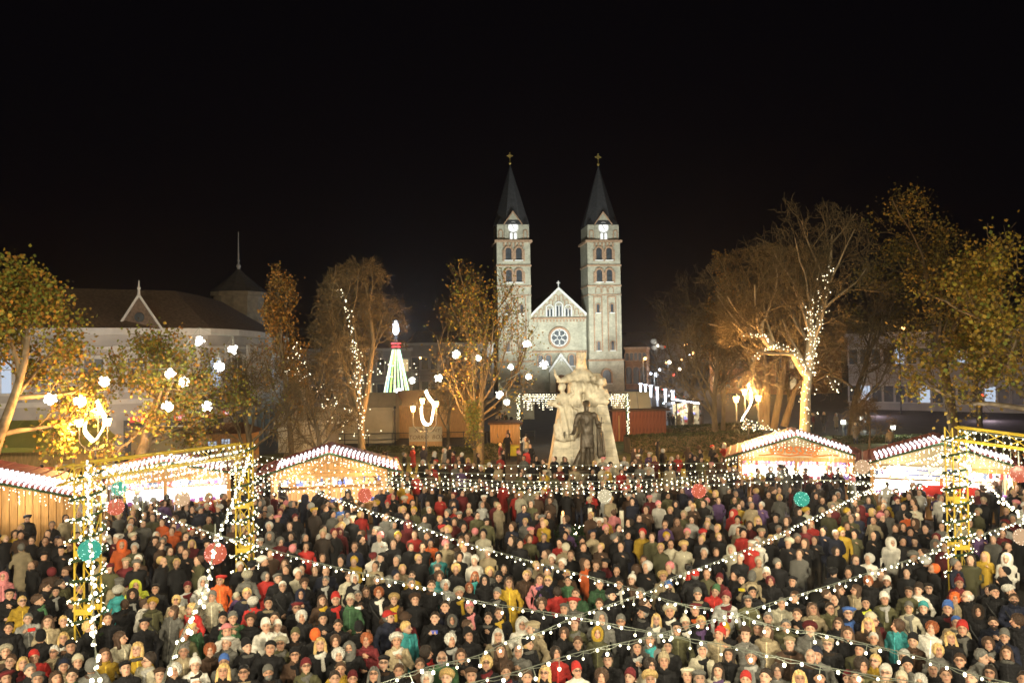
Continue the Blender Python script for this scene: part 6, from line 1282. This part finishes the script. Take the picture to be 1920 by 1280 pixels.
PEOPLE = {
(0, 960): """240,215 Hd k <;340,230 Hb k;160,265 Hg e ^;330,330 Fk k;465,290 Fk k;510,255 Ll k >;245,400 Hb k <;385,430 Wm b ^;500,420 Vb n <;1010,265 Kx O;915,280 Do o;770,160 Pw w;1165,230 Td k;1220,295 Kg x j
1275,285 Hd O;1390,190 Hd k;1290,160 Hb o;1215,180 Pp o <;760,370 Ul e;815,415 Bm O;945,380 Fe m;1035,380 Kw b;1025,440 Fg k;1215,385 Hl k >;1325,410 Hl k;1395,335 Hb k;1490,380 Hb O <;1355,300 Hd k;880,530 Fg e ^
915,580 Uw t ^;1050,550 DY Y;1030,620 Ek k sx;1165,580 Fk k;1380,570 Km x sm;1500,530 Ew w;1660,510 Br o;1600,640 Kg c;1780,630 Kc v j >;1840,620 Hl n;1800,370 Kw k;1840,480 Uc g ^;1870,310 Kg k;1890,420 Vk k ^;1910,680 Uw r ^
340,560 Hb k >;415,600 Fk k;470,530 Hd O >;610,590 Hg k;65,620 Fk k;175,670 Hl y g;300,650 Hb k sG >;530,690 Ll k <;245,800 Hg x q;85,870 Hd k;370,830 Lb e;500,825 Hl O;650,870 Hl k >;490,940 Ll k sw;425,1040 Hs e g;590,1000 Vk k
300,940 Kk k ^;905,710 Hb k ^;1080,695 Hb w >;1140,685 Uy O;1140,775 Wd m g;820,810 Hb k;1090,840 Bk k;1270,750 Lb g <;1325,660 Wl e sw g;1470,720 Ll r <;1585,780 Kk v su;1660,810 Kk k sw;1750,800 Kg G;1870,820 Ub k;1470,870 Hl G >
1720,900 Tp w;1405,920 Wh O;1450,1010 Ch O;1680,990 Bw g sg;1845,1010 Kk k;1580,1040 Ch b;1715,1110 Ku g;890,950 Lb c >;1075,1020 Ll y;790,1070 Lb y;1075,1110 Hd c < g;1180,1225 Fb e;1455,1150 Pw w q;1675,1200 Ll k;1870,1220 Hk k g
570,1130 Kc k;700,1150 Kg g ^;1390,1050 Hg e;300,1080 Kr r;40,1130 Hb k;170,1145 Ll m;290,1190 Hg k;430,1170 Kn e;90,1240 Bm e;520,1240 Hd G;240,1255 Fg O;385,1255 Lb k sc;30,490 Dp p;60,1060 Uc b;950,1180 Fk k;1310,1210 Cs k""",
(480, 960): """285,225 Vk g;375,235 Hd r;275,295 Kp k ^;500,350 Hb k;55,370 Uw k >;75,450 Wg r sg g;215,380 Lb k;230,440 Hd k <;345,400 Kk k;315,450 Pw c sw;445,440 Cb k sx;525,440 Hb n st g;195,500 Fg k;160,560 Kt n j >;225,560 Vw k;380,540 Ub k
510,520 Hg k sx;305,630 Dn n;60,700 Vk k;285,720 Bm k g;395,790 Cs k;490,670 Lb b sy;605,660 Kr k sr;700,670 Kc G;515,790 Vk k;600,850 Hd k;80,860 Kw w;160,860 Kw w q;120,800 Hd b;300,930 KO k;445,930 Ko k ^;485,1000 Ll k sw
195,1000 Uc O sg g;50,1040 Vk k;310,1080 Kk b sk g;110,1200 Kg k bd;390,1170 Km O sg g;620,970 Wb k sw;655,1070 Cs k sc;730,1040 Dg k bd;625,1180 Hb y;860,960 Ch m;780,880 Kk k ^;820,850 Hl b;985,800 Vr n >;930,1140 Fk k g
870,1240 Lg k g;1080,970 Uw e sw;1110,880 Hl t >;1075,1200 Hb k;1210,1150 Hb b;1300,1050 Cd k sr >;1410,1100 Ns G g bd;1350,800 Hd k q;1415,720 Hd n;1455,820 Eg k sx;1450,980 Cs k sx;1610,850 Hb k >;1620,940 Kk k;1735,800 Hd k
1795,920 Ls e;1640,710 Kp k sp;1810,770 Hb k sy;1720,1140 Wl k g;1550,1080 Lb k;1850,1040 Lb b;1430,1262 Ul b;575,1262 Hd k;945,600 Wh k sw;1015,660 Ul b sy;1195,670 Ub k;1130,800 Tb m ^;1150,540 Hg k;930,500 Hb k;1025,530 Kg k ^
785,500 Ws k sx;680,490 Hb c;740,270 Hb n;735,360 Ky y;640,370 Kk k;790,200 Kk k >;930,220 Kp x;895,390 Hd e;1055,350 Hg k;1050,440 Kn k;1100,420 Hl e;1220,370 Hl k g;1160,240 Hb k;1250,260 Hd k;1310,220 Kn o;1370,310 Kk t
1425,270 Kp e;1360,400 Fg k;1185,480 Hd y;1365,480 Cb t st;1500,430 Cl k;1430,550 Cs x;1540,610 Uc k sy;1525,350 Cd k;1640,360 Kw w;1740,290 Uw e g;1755,440 Cl g sx;1620,480 Lh k st;1600,575 Wh k;1730,520 Dk k;1830,490 Kk k;1800,620 Kg k
1900,530 Lb y;1860,400 Hd k q;1540,240 Kb b;1190,160 Hb r sr;1640,150 Kp O ^;1705,175 Kk c;800,600 Lb k;745,640 Hg k q;945,310 Tk k <;880,310 Tm w ^;1285,560 Hb k;1270,1255 Ws e;1620,1230 Fb O;1880,1210 Hb n;700,1262 Km g;110,330 Hb b""",
(960, 960): """60,240 Kk k g;130,190 Cb O;240,165 Hg n;360,215 Kk r;525,210 Kk k;400,305 Kc e ^;535,280 Hb k;665,260 Hl b;820,280 Hd k;980,270 Kr y j;1050,210 Hb O;985,355 Hb k;770,185 Kg k >;870,170 Kk n;985,150 Hd g;1160,165 Ky k;1190,250 Hd c
1115,300 Hl O sg g;1290,290 Ul c;1440,310 Ns k;1315,185 Kp k;1420,190 Hl k;1550,175 Hl k;1530,290 Hb k;1640,250 Dc c g;1735,200 Kk r;1710,360 Hs k;1870,170 Ve e;1850,380 Kc e;1900,470 Kw k;255,310 Hb e <;440,360 Hb k;300,370 Kw c
375,380 Kw k;185,400 Hl e;125,450 Hg k;65,480 Hl b;205,500 Lb p sv;265,440 Kn k;290,520 Hl k g;405,470 Hl b;340,590 Hd r ^;440,520 Hd G;550,430 Lb o >;630,410 Fb k g;700,360 Vk m <;785,450 Kk k sr;890,510 Pw b;1010,440 Cs k;930,400 Db b ^
810,540 Hd k sw;1180,420 Kp k g;1150,495 Ul e;1170,560 Ku k bd;1340,470 Vr k ^;1460,450 Hb O g;1560,510 Km m;1670,440 Kk k <;1770,490 Kg e ^;1715,510 Vk k q;1395,610 Kg k g;1485,590 KG r;1595,640 Km x sm;1790,600 Vk k;1780,670 Fg O g
220,690 Cb k;525,620 Hb G;455,690 Br g;410,740 Fg k;660,550 Hg G;655,690 Hb k;715,620 Vk k >;945,610 Wg k;1020,700 Hb k >;960,750 Fk k <;1075,800 Ll g sw;1205,750 Uc k sw;1405,740 Bm k so;635,800 Dg g;830,820 Kg k g;490,845 Bm O;355,920 Wb k g
180,870 Fe e <;60,850 Ew w;135,990 Kk k >;50,1040 Ns g;500,990 Hb k;640,920 Ey O;930,1020 Ld k;1030,960 Kg g st;1170,1030 Vk k;1240,890 Fk O;1320,850 Pc k sw;1135,1130 Pe k;1010,1170 Cd c g;765,1110 Tk k;350,1080 Wd r;265,1200 Ll k g
495,1210 Kr w g;1420,1050 Kg c sk;1545,930 Pr e;1620,890 Ky k;1455,830 Hl k sv;1780,930 Tb g;1840,870 Ug k;1900,900 Lb e;1630,1080 Ld k;1570,1190 Ld c sv;1795,1110 Pg g sx;1300,1245 Bc k;900,1262 Km k;1095,1268 Ul e;1720,1272 Kr k;1860,790 Hg O
90,1255 Hb k;650,1250 Cb k;1420,1240 Fg k;1880,1240 Hd n""",
(1440, 960): """320,80 Hh r;80,130 Pg c;220,190 Kg k;275,220 Lb k g;155,245 Uc k sy;350,190 Hd k;415,160 Kk n;555,150 Py y g;650,150 Kk O;510,275 Wd k sw;235,350 Hb g;70,350 Kg k;60,520 Wm k;175,520 Fk k;490,440 Fk k ^;600,430 Hd k;655,370 Hb k
755,345 Cs w sm g;925,250 Dw w;850,460 Wb b;1040,440 Kk k;1010,210 Kk k;1100,190 Vk k;1185,150 Kk k;1260,180 Cm k;1100,80 Eb k;960,130 Nb k <;1160,290 Hd k <;1090,340 Ug k;1185,390 Ux k ^;1240,420 Wo k <;1330,290 Kk m;1410,390 Kg n >
1510,240 Hd k sp;1520,390 Ld O;1625,300 Ll y;1790,370 Dw w;1790,270 Hd k >;1770,460 Hk k <;1430,540 Pm m;1860,590 Uw k >;1850,660 Hb n bd;1700,600 Kk k;1640,595 Hd k;1540,640 Ns k < g;1205,570 Fk k g;1130,580 Kd w;1045,600 Fd O;910,520 Kw k sx
755,510 Wh k;855,650 Kw O;735,690 Vk k sY;660,590 Lb e < g;540,590 Lb k >;520,660 Ns k;435,610 Hb k >;235,645 Hb k;95,690 Hg c;245,780 Hb k;330,740 Lb e;450,730 Hd O;610,770 Bu n su g;520,840 Lb k g;740,850 Ll b;840,810 Kc m > g;970,850 Wb t <
1065,730 Kg c sg;1170,720 Kt k;1160,870 Ch w;1375,650 Co e;1365,735 Ku k;1600,760 Ek k;1715,830 Hd n bd;1400,830 Vu e;1465,890 Kr k sg;1355,940 Ll k;1770,930 Kg n;1905,830 Cb k <;1670,990 Wb k sg;1590,1080 Hg g >;1830,1070 Lb k;1285,1050 Wl g
1430,1065 Ud t;1090,970 Kk b;795,950 Hs k;130,850 Hg O;300,890 Um g;580,910 Lb k;15,920 Lb y;150,980 Fe b;265,1080 Ns k;460,1000 Fe k g;425,1090 Kn g;645,1030 Fk O;985,1090 Kx k;805,1120 Hl y g;1060,1160 Kk g;890,1220 Kw e g;680,1160 Cd O
95,1200 Wd g;580,1250 Km k;1475,1130 Hb k g;1680,1210 Ld k g;1380,1240 Hb k;1840,1240 Hd k;395,1262 Kk k;1240,1180 Fg k;1150,1262 Cs m;250,1262 Ll k;1530,1262 Hg O;700,1262 Hd b;1000,1262 Pc k"""}
occupied = []
ME = []
def hsh(k): return RND.random()
for (ox, oy), txt in PEOPLE.items():
    for it in txt.replace('\n', ';').split(';'):
        t = it.split(); x, y = (float(v) for v in t[0].split(',')); px, py = ox+x/4, oy+y/4
        hk, hc = t[1][0], t[1][1]; cc = t[2]; ex = t[3:]
        ME.append(dict(px=px, py=py, hk=hk, hc=hc, cc=cc, ex=ex))
def desc(m):
    sc = [e for e in m['ex'] if len(e) == 2 and e[0] == 's']
    hd = HNAME[m['hk']].format(CNAME[m['hc']] if m['hk'] != 'N' else '')
    return hd, CNAME[m['cc']]+' coat'+(' and '+CNAME[sc[0][1]]+' scarf' if sc else ''), sc
used_labels = set()
for m in ME:
    child = 'j' in m['ex']; m['h'] = (.78 if child else RND.uniform(.95, 1.06))
    hz = 1.59*m['h']; m['pos'] = G(m['px'], m['py'], hz); m['hd'], m['ct'], m['sc'] = desc(m)
ME.sort(key=lambda m: -m['py'])
ME = [m for i, m in enumerate(ME) if all((m['pos'].xy-n['pos'].xy).length > .20 for n in ME[:i])]
ALLME = ME; MASS = ME[300:]; ME = ME[:300]
def extras(m):
    e = []
    if 'q' in m['ex']: e.append('filming with a phone')
    elif 'bd' in m['ex']: e.append('bearded')
    elif 'g' in m['ex']: e.append('in glasses')
    if 'j' in m['ex']: e.append('small child')
    if '^' in m['ex']: e.append('seen from behind')
    elif '<' in m['ex'] or '>' in m['ex']: e.append('in profile')
    return ', '.join(e[:1])
from collections import Counter
def base_label(m):
    x = extras(m); return 'person with %s, %s%s' % (m['hd'], m['ct'], (', '+x if x else ''))
for m in ME: m['base'] = base_label(m)
cnt = Counter(m['base'] for m in ME); uniq = [m for m in ME if cnt[m['base']] == 1]
ucount = Counter((m['hd'], m['ct']) for m in ME)
refs = [m for m in ME if ucount[(m['hd'], m['ct'])] == 1]
for m in ME:
    lab = m['base']
    if cnt[lab] > 1:
        for r in sorted(refs, key=lambda r: (r['pos'].xy-m['pos'].xy).length)[:14]:
            if r is m: continue
            dx, dy = r['px']-m['px'], r['py']-m['py']
            rel = ('left of' if dx > 0 else 'right of') if abs(dx) > abs(dy) else ('behind' if dy > 0 else 'in front of')
            lab = '%s, %s coat, %s the person in %s, %s' % (m['hd'], CNAME[m['cc']], rel, r['ct'], r['hd'])
            if len(lab.split()) > 16: lab = '%s, %s coat, %s %s with %s' % (m['hd'], CNAME[m['cc']], rel, r['ct'], r['hd'])
            if lab not in used_labels and len(lab.split()) <= 16: break
    m['label'] = lab; used_labels.add(lab)
PGROUP = 'people packed in the crowd below the light strings'
NP = 0
for m in ME:
    h = m['h']; p = m['pos']; ex = m['ex']; hk = m['hk']
    fem = hk in 'LCWBPUET' and not (hk == 'T' and m['cc'] == 'k') or bool(m['sc']) and RND.random() < .8 or (hk in 'K' and RND.random() < .35)
    pose = 'phone' if 'q' in ex else RND.choice(['pocket', 'pocket', 'down', 'pocket', 'down', 'cup', 'clasp', 'down'])
    back = '^' in ex; side = -1 if '<' in ex else 1 if '>' in ex else 0
    if back: yaw, pitch = 0, 4
    elif side: yaw, pitch = side*30, 6
    else: yaw, pitch = RND.choice([0, 0, 0, -14, 14]), 21
    if back or side: pose = 'pocket' if pose in ('cup', 'clasp') else pose
    if pose in ('cup', 'clasp', 'phone') and not side and not back: yaw = 0
    fem = bool(fem); k = (pose, fem, (1 if RND.random() < .45 else 0) if pose in ('pocket', 'down') and not (back or side) else 0, yaw, pitch, fem if pose in ('pocket', 'clasp') else False); me = variant(*k)
    th = math.atan2(-p.x, p.y)+math.radians(RND.uniform(-9, 9)+(side*38)+(180 if back else 0))
    o = bpy.data.objects.new('person', me); COL.objects.link(o); o.location = (p.x, p.y, 0); o.rotation_euler = (math.radians(RND.gauss(0, 2)), math.radians(RND.gauss(0, 2.2)), th); wd = h*RND.uniform(.95, 1.10); o.scale = (wd, wd, h)
    f = RND.uniform(.65, 1.15); o.color = (*[min(.85, c*f) for c in PAL[m['cc']]], 1)
    tag(o, m['label'], 'person', PGROUP); NP += 1
    A = Matrix.Translation(Vector(NECK)) @ Matrix(rotm(math.radians(yaw), math.radians(-pitch)).tolist()).to_4x4() @ Matrix.Scale(HSC, 4) @ Matrix.Translation(Vector(HC-NECK))
    def put(key, col, body=False, s=1.0, var=.15, name=None):
        c = bpy.data.objects.new(name or HEADNAME.get(key, key), HM[key]); COL.objects.link(c); c.parent = o; g = RND.uniform(1-var, 1+var)
        if not body: c.matrix_local = A @ Matrix.Scale(s, 4)
        c.color = (*[min(.88, v*g) for v in PAL[col]], 1); return c
    hc = m['hc']; natural = RND.choice('bdgsbdlh')
    if hk == 'H': put('fringe' if fem else 'short', hc, s=RND.uniform(1, 1.05))
    elif hk == 'L': put('long', hc)
    elif hk == 'C': put('curly', hc, s=RND.uniform(.95, 1.06))
    elif hk == 'W': put('bob', hc)
    elif hk == 'K': put(RND.choice(['knit', 'knit', 'slouch']), hc); (fem and put('under', natural))
    elif hk == 'P': put('knit', hc); put('pomball', hc); put('under', natural)
    elif hk == 'B': put('beret', hc); put('under', natural)
    elif hk == 'F': put('flat', hc); put('under', 'g')
    elif hk == 'V': put('cap', hc); put('under', 'g')
    elif hk == 'T': put('brim', hc); put('under', natural)
    elif hk == 'U': put('furhat', hc); put('under', natural)
    elif hk == 'D': put('hood', hc)
    elif hk == 'E': put('hood', m['cc']); put('trim', hc if hc != 'k' else 'd')
    elif hk == 'N': put('under', 's')
    for e in ex:
        if len(e) == 2 and e[0] == 's' : put('scarf', e[1], True)
    if not m['sc'] and hk not in 'DE':
        rr = RND.random()
        if rr < .22: put('fur_collar', RND.choice([m['cc'], 'b', 'g', 'e', 'd']), True)
        elif rr < .50: put('coat_collar', m['cc'], True, var=.35)
        elif rr < .62: put('scarf', RND.choice('gkbxmedn'), True)
    if hk not in 'DEL' and RND.random() < .35: put('hood_folded_back', m['cc'], True, var=.3)
    if RND.random() < .13: put('shoulder_bag', 'k', True)
    if 'g' in ex: put('glasses', 'k')
    if 'bd' in ex: put('beard', 'g' if hc in 'sg' else 'd')
    if 'q' in ex:
        R = Matrix.Translation((p.x, p.y, 0)) @ Matrix.Rotation(th, 4, 'Z') @ Matrix.Diagonal((wd, wd, h, 1)); q = R @ Vector((0, -.37, 1.47))
        ph = MB().box((0, 0, 0), (.145, .010, .075)).build('smartphone', 'metal_dark', loc=q, rz=th)
        s_ = MB().box((0, .006, 0), (.130, .003, .066)).build('screen', 'screen', ph)
        cs = MB().box((0, -.006, 0), (.140, .003, .070)).build('case', {'b': 'blue_paint'}.get('b') if m['px'] > 780 and m['px'] < 840 else 'red_paint' if m['px'] < 100 else 'white_paint' if m['px'] < 700 else 'yellow_paint', ph)
        nm = 'phone held up by the person '+('at the left, ' if m['px'] < 640 else 'at the right, ' if m['px'] > 1400 else '')+'with '+m['hd']+', '+m['ct']
        tag(ph, nm, 'phone', 'phones held up in the crowd')
# the farther crowd: everybody beyond the first rows, joined
LOW = [body_mesh('b', po, fe, st, ya, pi_, sk, False, SK[i % 3], True) for i, (po, fe, st, ya, pi_, sk) in enumerate((('pocket', 0, 0, 0, .20, 0), ('clasp', 1, 1, 0, .22, 1), ('down', 0, 0, .5, .1, 0), ('cup', 1, 0, -.5, .15, 0), ('pocket', 1, 0, .25, .15, 1), ('clasp', 0, 1, -.2, .2, 0)))]
LYP = [(0, .20), (0, .22), (.5, .1), (-.5, .15), (.25, .15), (-.2, .2)]
LH = {}
for k in ('short', 'long', 'curly', 'bob', 'knit', 'pomball', 'beret', 'flat', 'furhat', 'hood'): LH[k] = head_arr(k, .048, .014)
cV, cF, cT, cM, cn = [], [], [], [], 0
def far_person(x, y, z0=0., face=None, coat=None, hat=None, hcol=None):
    global cn
    i = RND.randrange(6); V, Q, mi, T = LOW[i]; ya, pi_ = LYP[i]; h = RND.uniform(.95, 1.05)
    th = face if face is not None else math.atan2(-x, y)+RND.gauss(0, .35)
    c, s = math.cos(th), math.sin(th); R = np.array([[c, -s, 0], [s, c, 0], [0, 0, 1]])
    coat = PAL[coat or RND.choice('kkkkkkkkkkkkkknnnnbbbdddOOOgggmmmreecwxvkky')]; f = RND.uniform(.6, 1.1); T = T*RND.choice([1, .85, .95, .7, .8]) if False else T
    base = np.zeros((len(V), 3)); t = T.copy()
    which = np.zeros(len(V), int); which[Q.ravel()] = np.repeat(mi, 4); t[which == 0] *= RND.uniform(.80, 1.12)
    t[which == 1] = np.array(coat)*f*T[which == 1]; t[which == 2] = RND.choice([(.018, .018, .024), (.03, .035, .06), (.05, .04, .03)]); t[which == 3] = .012
    k = hat or RND.choice(['short']*6+['long']*3+['curly', 'bob', 'knit', 'knit', 'knit', 'beret', 'flat', 'furhat', 'hood'])
    HV, HQ = LH[k]; A = rotm(ya, -pi_); W_ = (HV@A.T*1.0+(A@(HC-NECK)))*HSC+NECK
    hc = PAL[RND.choice('ddbbbgslldk') if k in ('short', 'long', 'curly', 'bob') else RND.choice('kkgwcmrbepyxn')] if k != 'hood' else coat
    if hcol: hc = PAL[hcol]
    VV = np.concatenate([V, W_]); TT = np.concatenate([t, np.tile(hc, (len(HV), 1))]); QQ = np.concatenate([Q, HQ+len(V)])
    VV = (VV*np.array([h*1.04, h*1.04, h]))@R.T+np.array([x, y, z0]); cV.append(VV); cT.append(TT); cF.append(QQ+cn); cn += len(VV)
FARN = 0
pts = [m['pos'].xy for m in ME]
def blocked(x, y):
    for bx, by, hw, hd in BLOCK:
        if abs(x-bx) < hw and abs(y-by) < hd: return True
    return False
# ------------------------------------------------------------------ the farther crowd, one mass
grid_ = {}
def free(x, y, r):
    k = (int(x//1), int(y//1))
    for i in (-1, 0, 1):
        for j in (-1, 0, 1):
            for q in grid_.get((k[0]+i, k[1]+j), ()):
                if (q[0]-x)**2+(q[1]-y)**2 < r*r: return False
    return True
def take(x, y): grid_.setdefault((int(x//1), int(y//1)), []).append((x, y))
for m in ME: take(m['pos'].x, m['pos'].y)
cand = 0
def pixof(x, y, z):
    v = CM.inverted() @ Vector((x, y, z)); return 960+FPX*v.x/-v.z, 640-FPX*v.y/-v.z
MK = dict(H='short', L='long', C='curly', W='bob', K='knit', P='knit', B='beret', F='flat', V='flat', T='flat', U='furhat', D='hood', E='hood', N='short')
for m in MASS:
    take(m['pos'].x, m['pos'].y); sd = -1 if '<' in m['ex'] else 1 if '>' in m['ex'] else 0; far_person(m['pos'].x, m['pos'].y, 0, math.atan2(-m['pos'].x, m['pos'].y)+sd*.9+(math.pi if '^' in m['ex'] else 0), m['cc'], MK[m['hk']], m['hc']); FARN += 1
# people who stand out in the photograph
for px, py, c, hat, face in ((735, 922, 'r', 'short', math.pi), (765, 918, 'o', 'knit', math.pi), (968, 925, 'r', 'short', None), (641, 953, 'u', 'short', None), (1110, 925, 'r', 'flat', None), (607, 990, 'w', 'short', None), (1383, 975, 'w', 'knit', None), (1230, 915, 'w', 'short', None),
                           (1145, 872, 'c', 'curly', None), (1165, 885, 'r', 'short', None), (1695, 925, 'y', 'short', math.pi), (1700, 965, 'o', 'short', math.pi), (938, 855, 'r', 'short', None), (985, 815, 'w', 'short', math.pi), (1050, 880, 'm', 'short', None), (1617, 950, 'r', 'short', None), (1638, 975, 'e', 'short', None),
                           (1020, 985, 'y', 'short', None), (1668, 806, 'e', 'short', math.pi), (1520, 985, 'r', 'short', None), (1235, 945, 'w', 'knit', None), (1150, 960, 'p', 'short', math.pi), (305, 975, 'o', 'short', None), (325, 990, 'o', 'short', None), (640, 1085, 'r', 'knit', None)):
    p = G(px, py, 1.6)
    if free(p.x, p.y, .35): far_person(p.x, p.y, 0, face, c, hat); take(p.x, p.y); FARN += 1
while cand < 60000 and FARN < 930:
    cand += 1; y = RND.uniform(21, 43.5); x = RND.uniform(-.70, .70)*y
    px, py = pixof(x, y, 1.6)
    if py > 1012 and not blocked(x, y): 
        if py > 1030 or RND.random() < .6: continue
    if blocked(x, y) or not free(x, y, RND.uniform(.34, .58)): continue
    dens = .95 if y < 34 else .75 if abs(px-1080) > 340 else .55
    if y > 37 and 750 < px < 1350: dens = .38
    if RND.random() > dens: continue
    back = None
    if (px < 480 or 500 < px < 720 or 1380 < px < 1900) and y > 30 and RND.random() < .65: back = RND.choice([math.pi, math.pi*.8, math.pi*1.2, 1.6, -1.6])
    far_person(x, y, 0, back); take(x, y); FARN += 1
for i in range(120):                                        # strollers on lawns, path and church square
    t = RND.random()
    if t < .40: x, y = RND.uniform(-12, 14), RND.uniform(44.5, 50)
    elif t < .62: x, y = RND.uniform(-1.2, 1.2)-.3, RND.uniform(52, 84)
    elif t < .80: x, y = RND.uniform(11, 18), RND.uniform(69, 76)
    elif t < .92: x, y = RND.uniform(-24, -16), RND.uniform(46, 55)
    else: x, y = RND.uniform(24, 33), RND.uniform(60, 74)
    if blocked(x, y) or not free(x, y, .45): continue
    far_person(x, y, .02, RND.uniform(-3.1, 3.1)); take(x, y); FARN += 1
V = np.concatenate(cV); F = np.concatenate(cF); T = np.concatenate(cT)
o = link_mesh('crowd', npmesh('crowd', V, F, tint=T, smooth=True), None, ['crowd']); o['kind'] = 'stuff'
tag(o, 'dense crowd of people in dark winter coats filling the square as far as the huts', 'crowd', 'crowd')
print('PEOPLE', NP, 'FAR', FARN, 'CROWD VERTS', len(V), 'VARIANTS', len(VAR), 'OBJ', len(bpy.data.objects), 'TRIS', sum(len(m.loops)-2*len(m.polygons) for m in bpy.data.meshes))
print('DUP LABELS', [l for l, c in Counter(o.get('label') for o in bpy.data.objects if o.get('category')).items() if c > 1][:20])

_c = Counter()
for m_ in bpy.data.meshes: _c[m_.name.split('.')[0]] += sum(1 for _ in ()) + len(m_.loops)-2*len(m_.polygons)
print('TOP', _c.most_common(14))
# ------------------------------------------------------------------ thin haze, added to give the lamps a glow
hz = MB().box((0, 620, 28), (1440, 1400, 60)).build('haze', 'stone'); hz.data.materials.clear(); hm = bpy.data.materials.new('haze_air'); hm.use_nodes = True
for n_ in list(hm.node_tree.nodes): hm.node_tree.nodes.remove(n_)
ou = hm.node_tree.nodes.new('ShaderNodeOutputMaterial'); vo = hm.node_tree.nodes.new('ShaderNodeVolumePrincipled'); vo.inputs['Density'].default_value = .0004; vo.inputs['Color'].default_value = (.9, .9, .9, 1); vo.inputs['Anisotropy'].default_value = .88
hm.node_tree.links.new(vo.outputs[0], ou.inputs['Volume']); hz.data.materials.append(hm); hz['kind'] = 'stuff'; hz['label'] = 'thin haze added over the whole square to make the lamps glow'
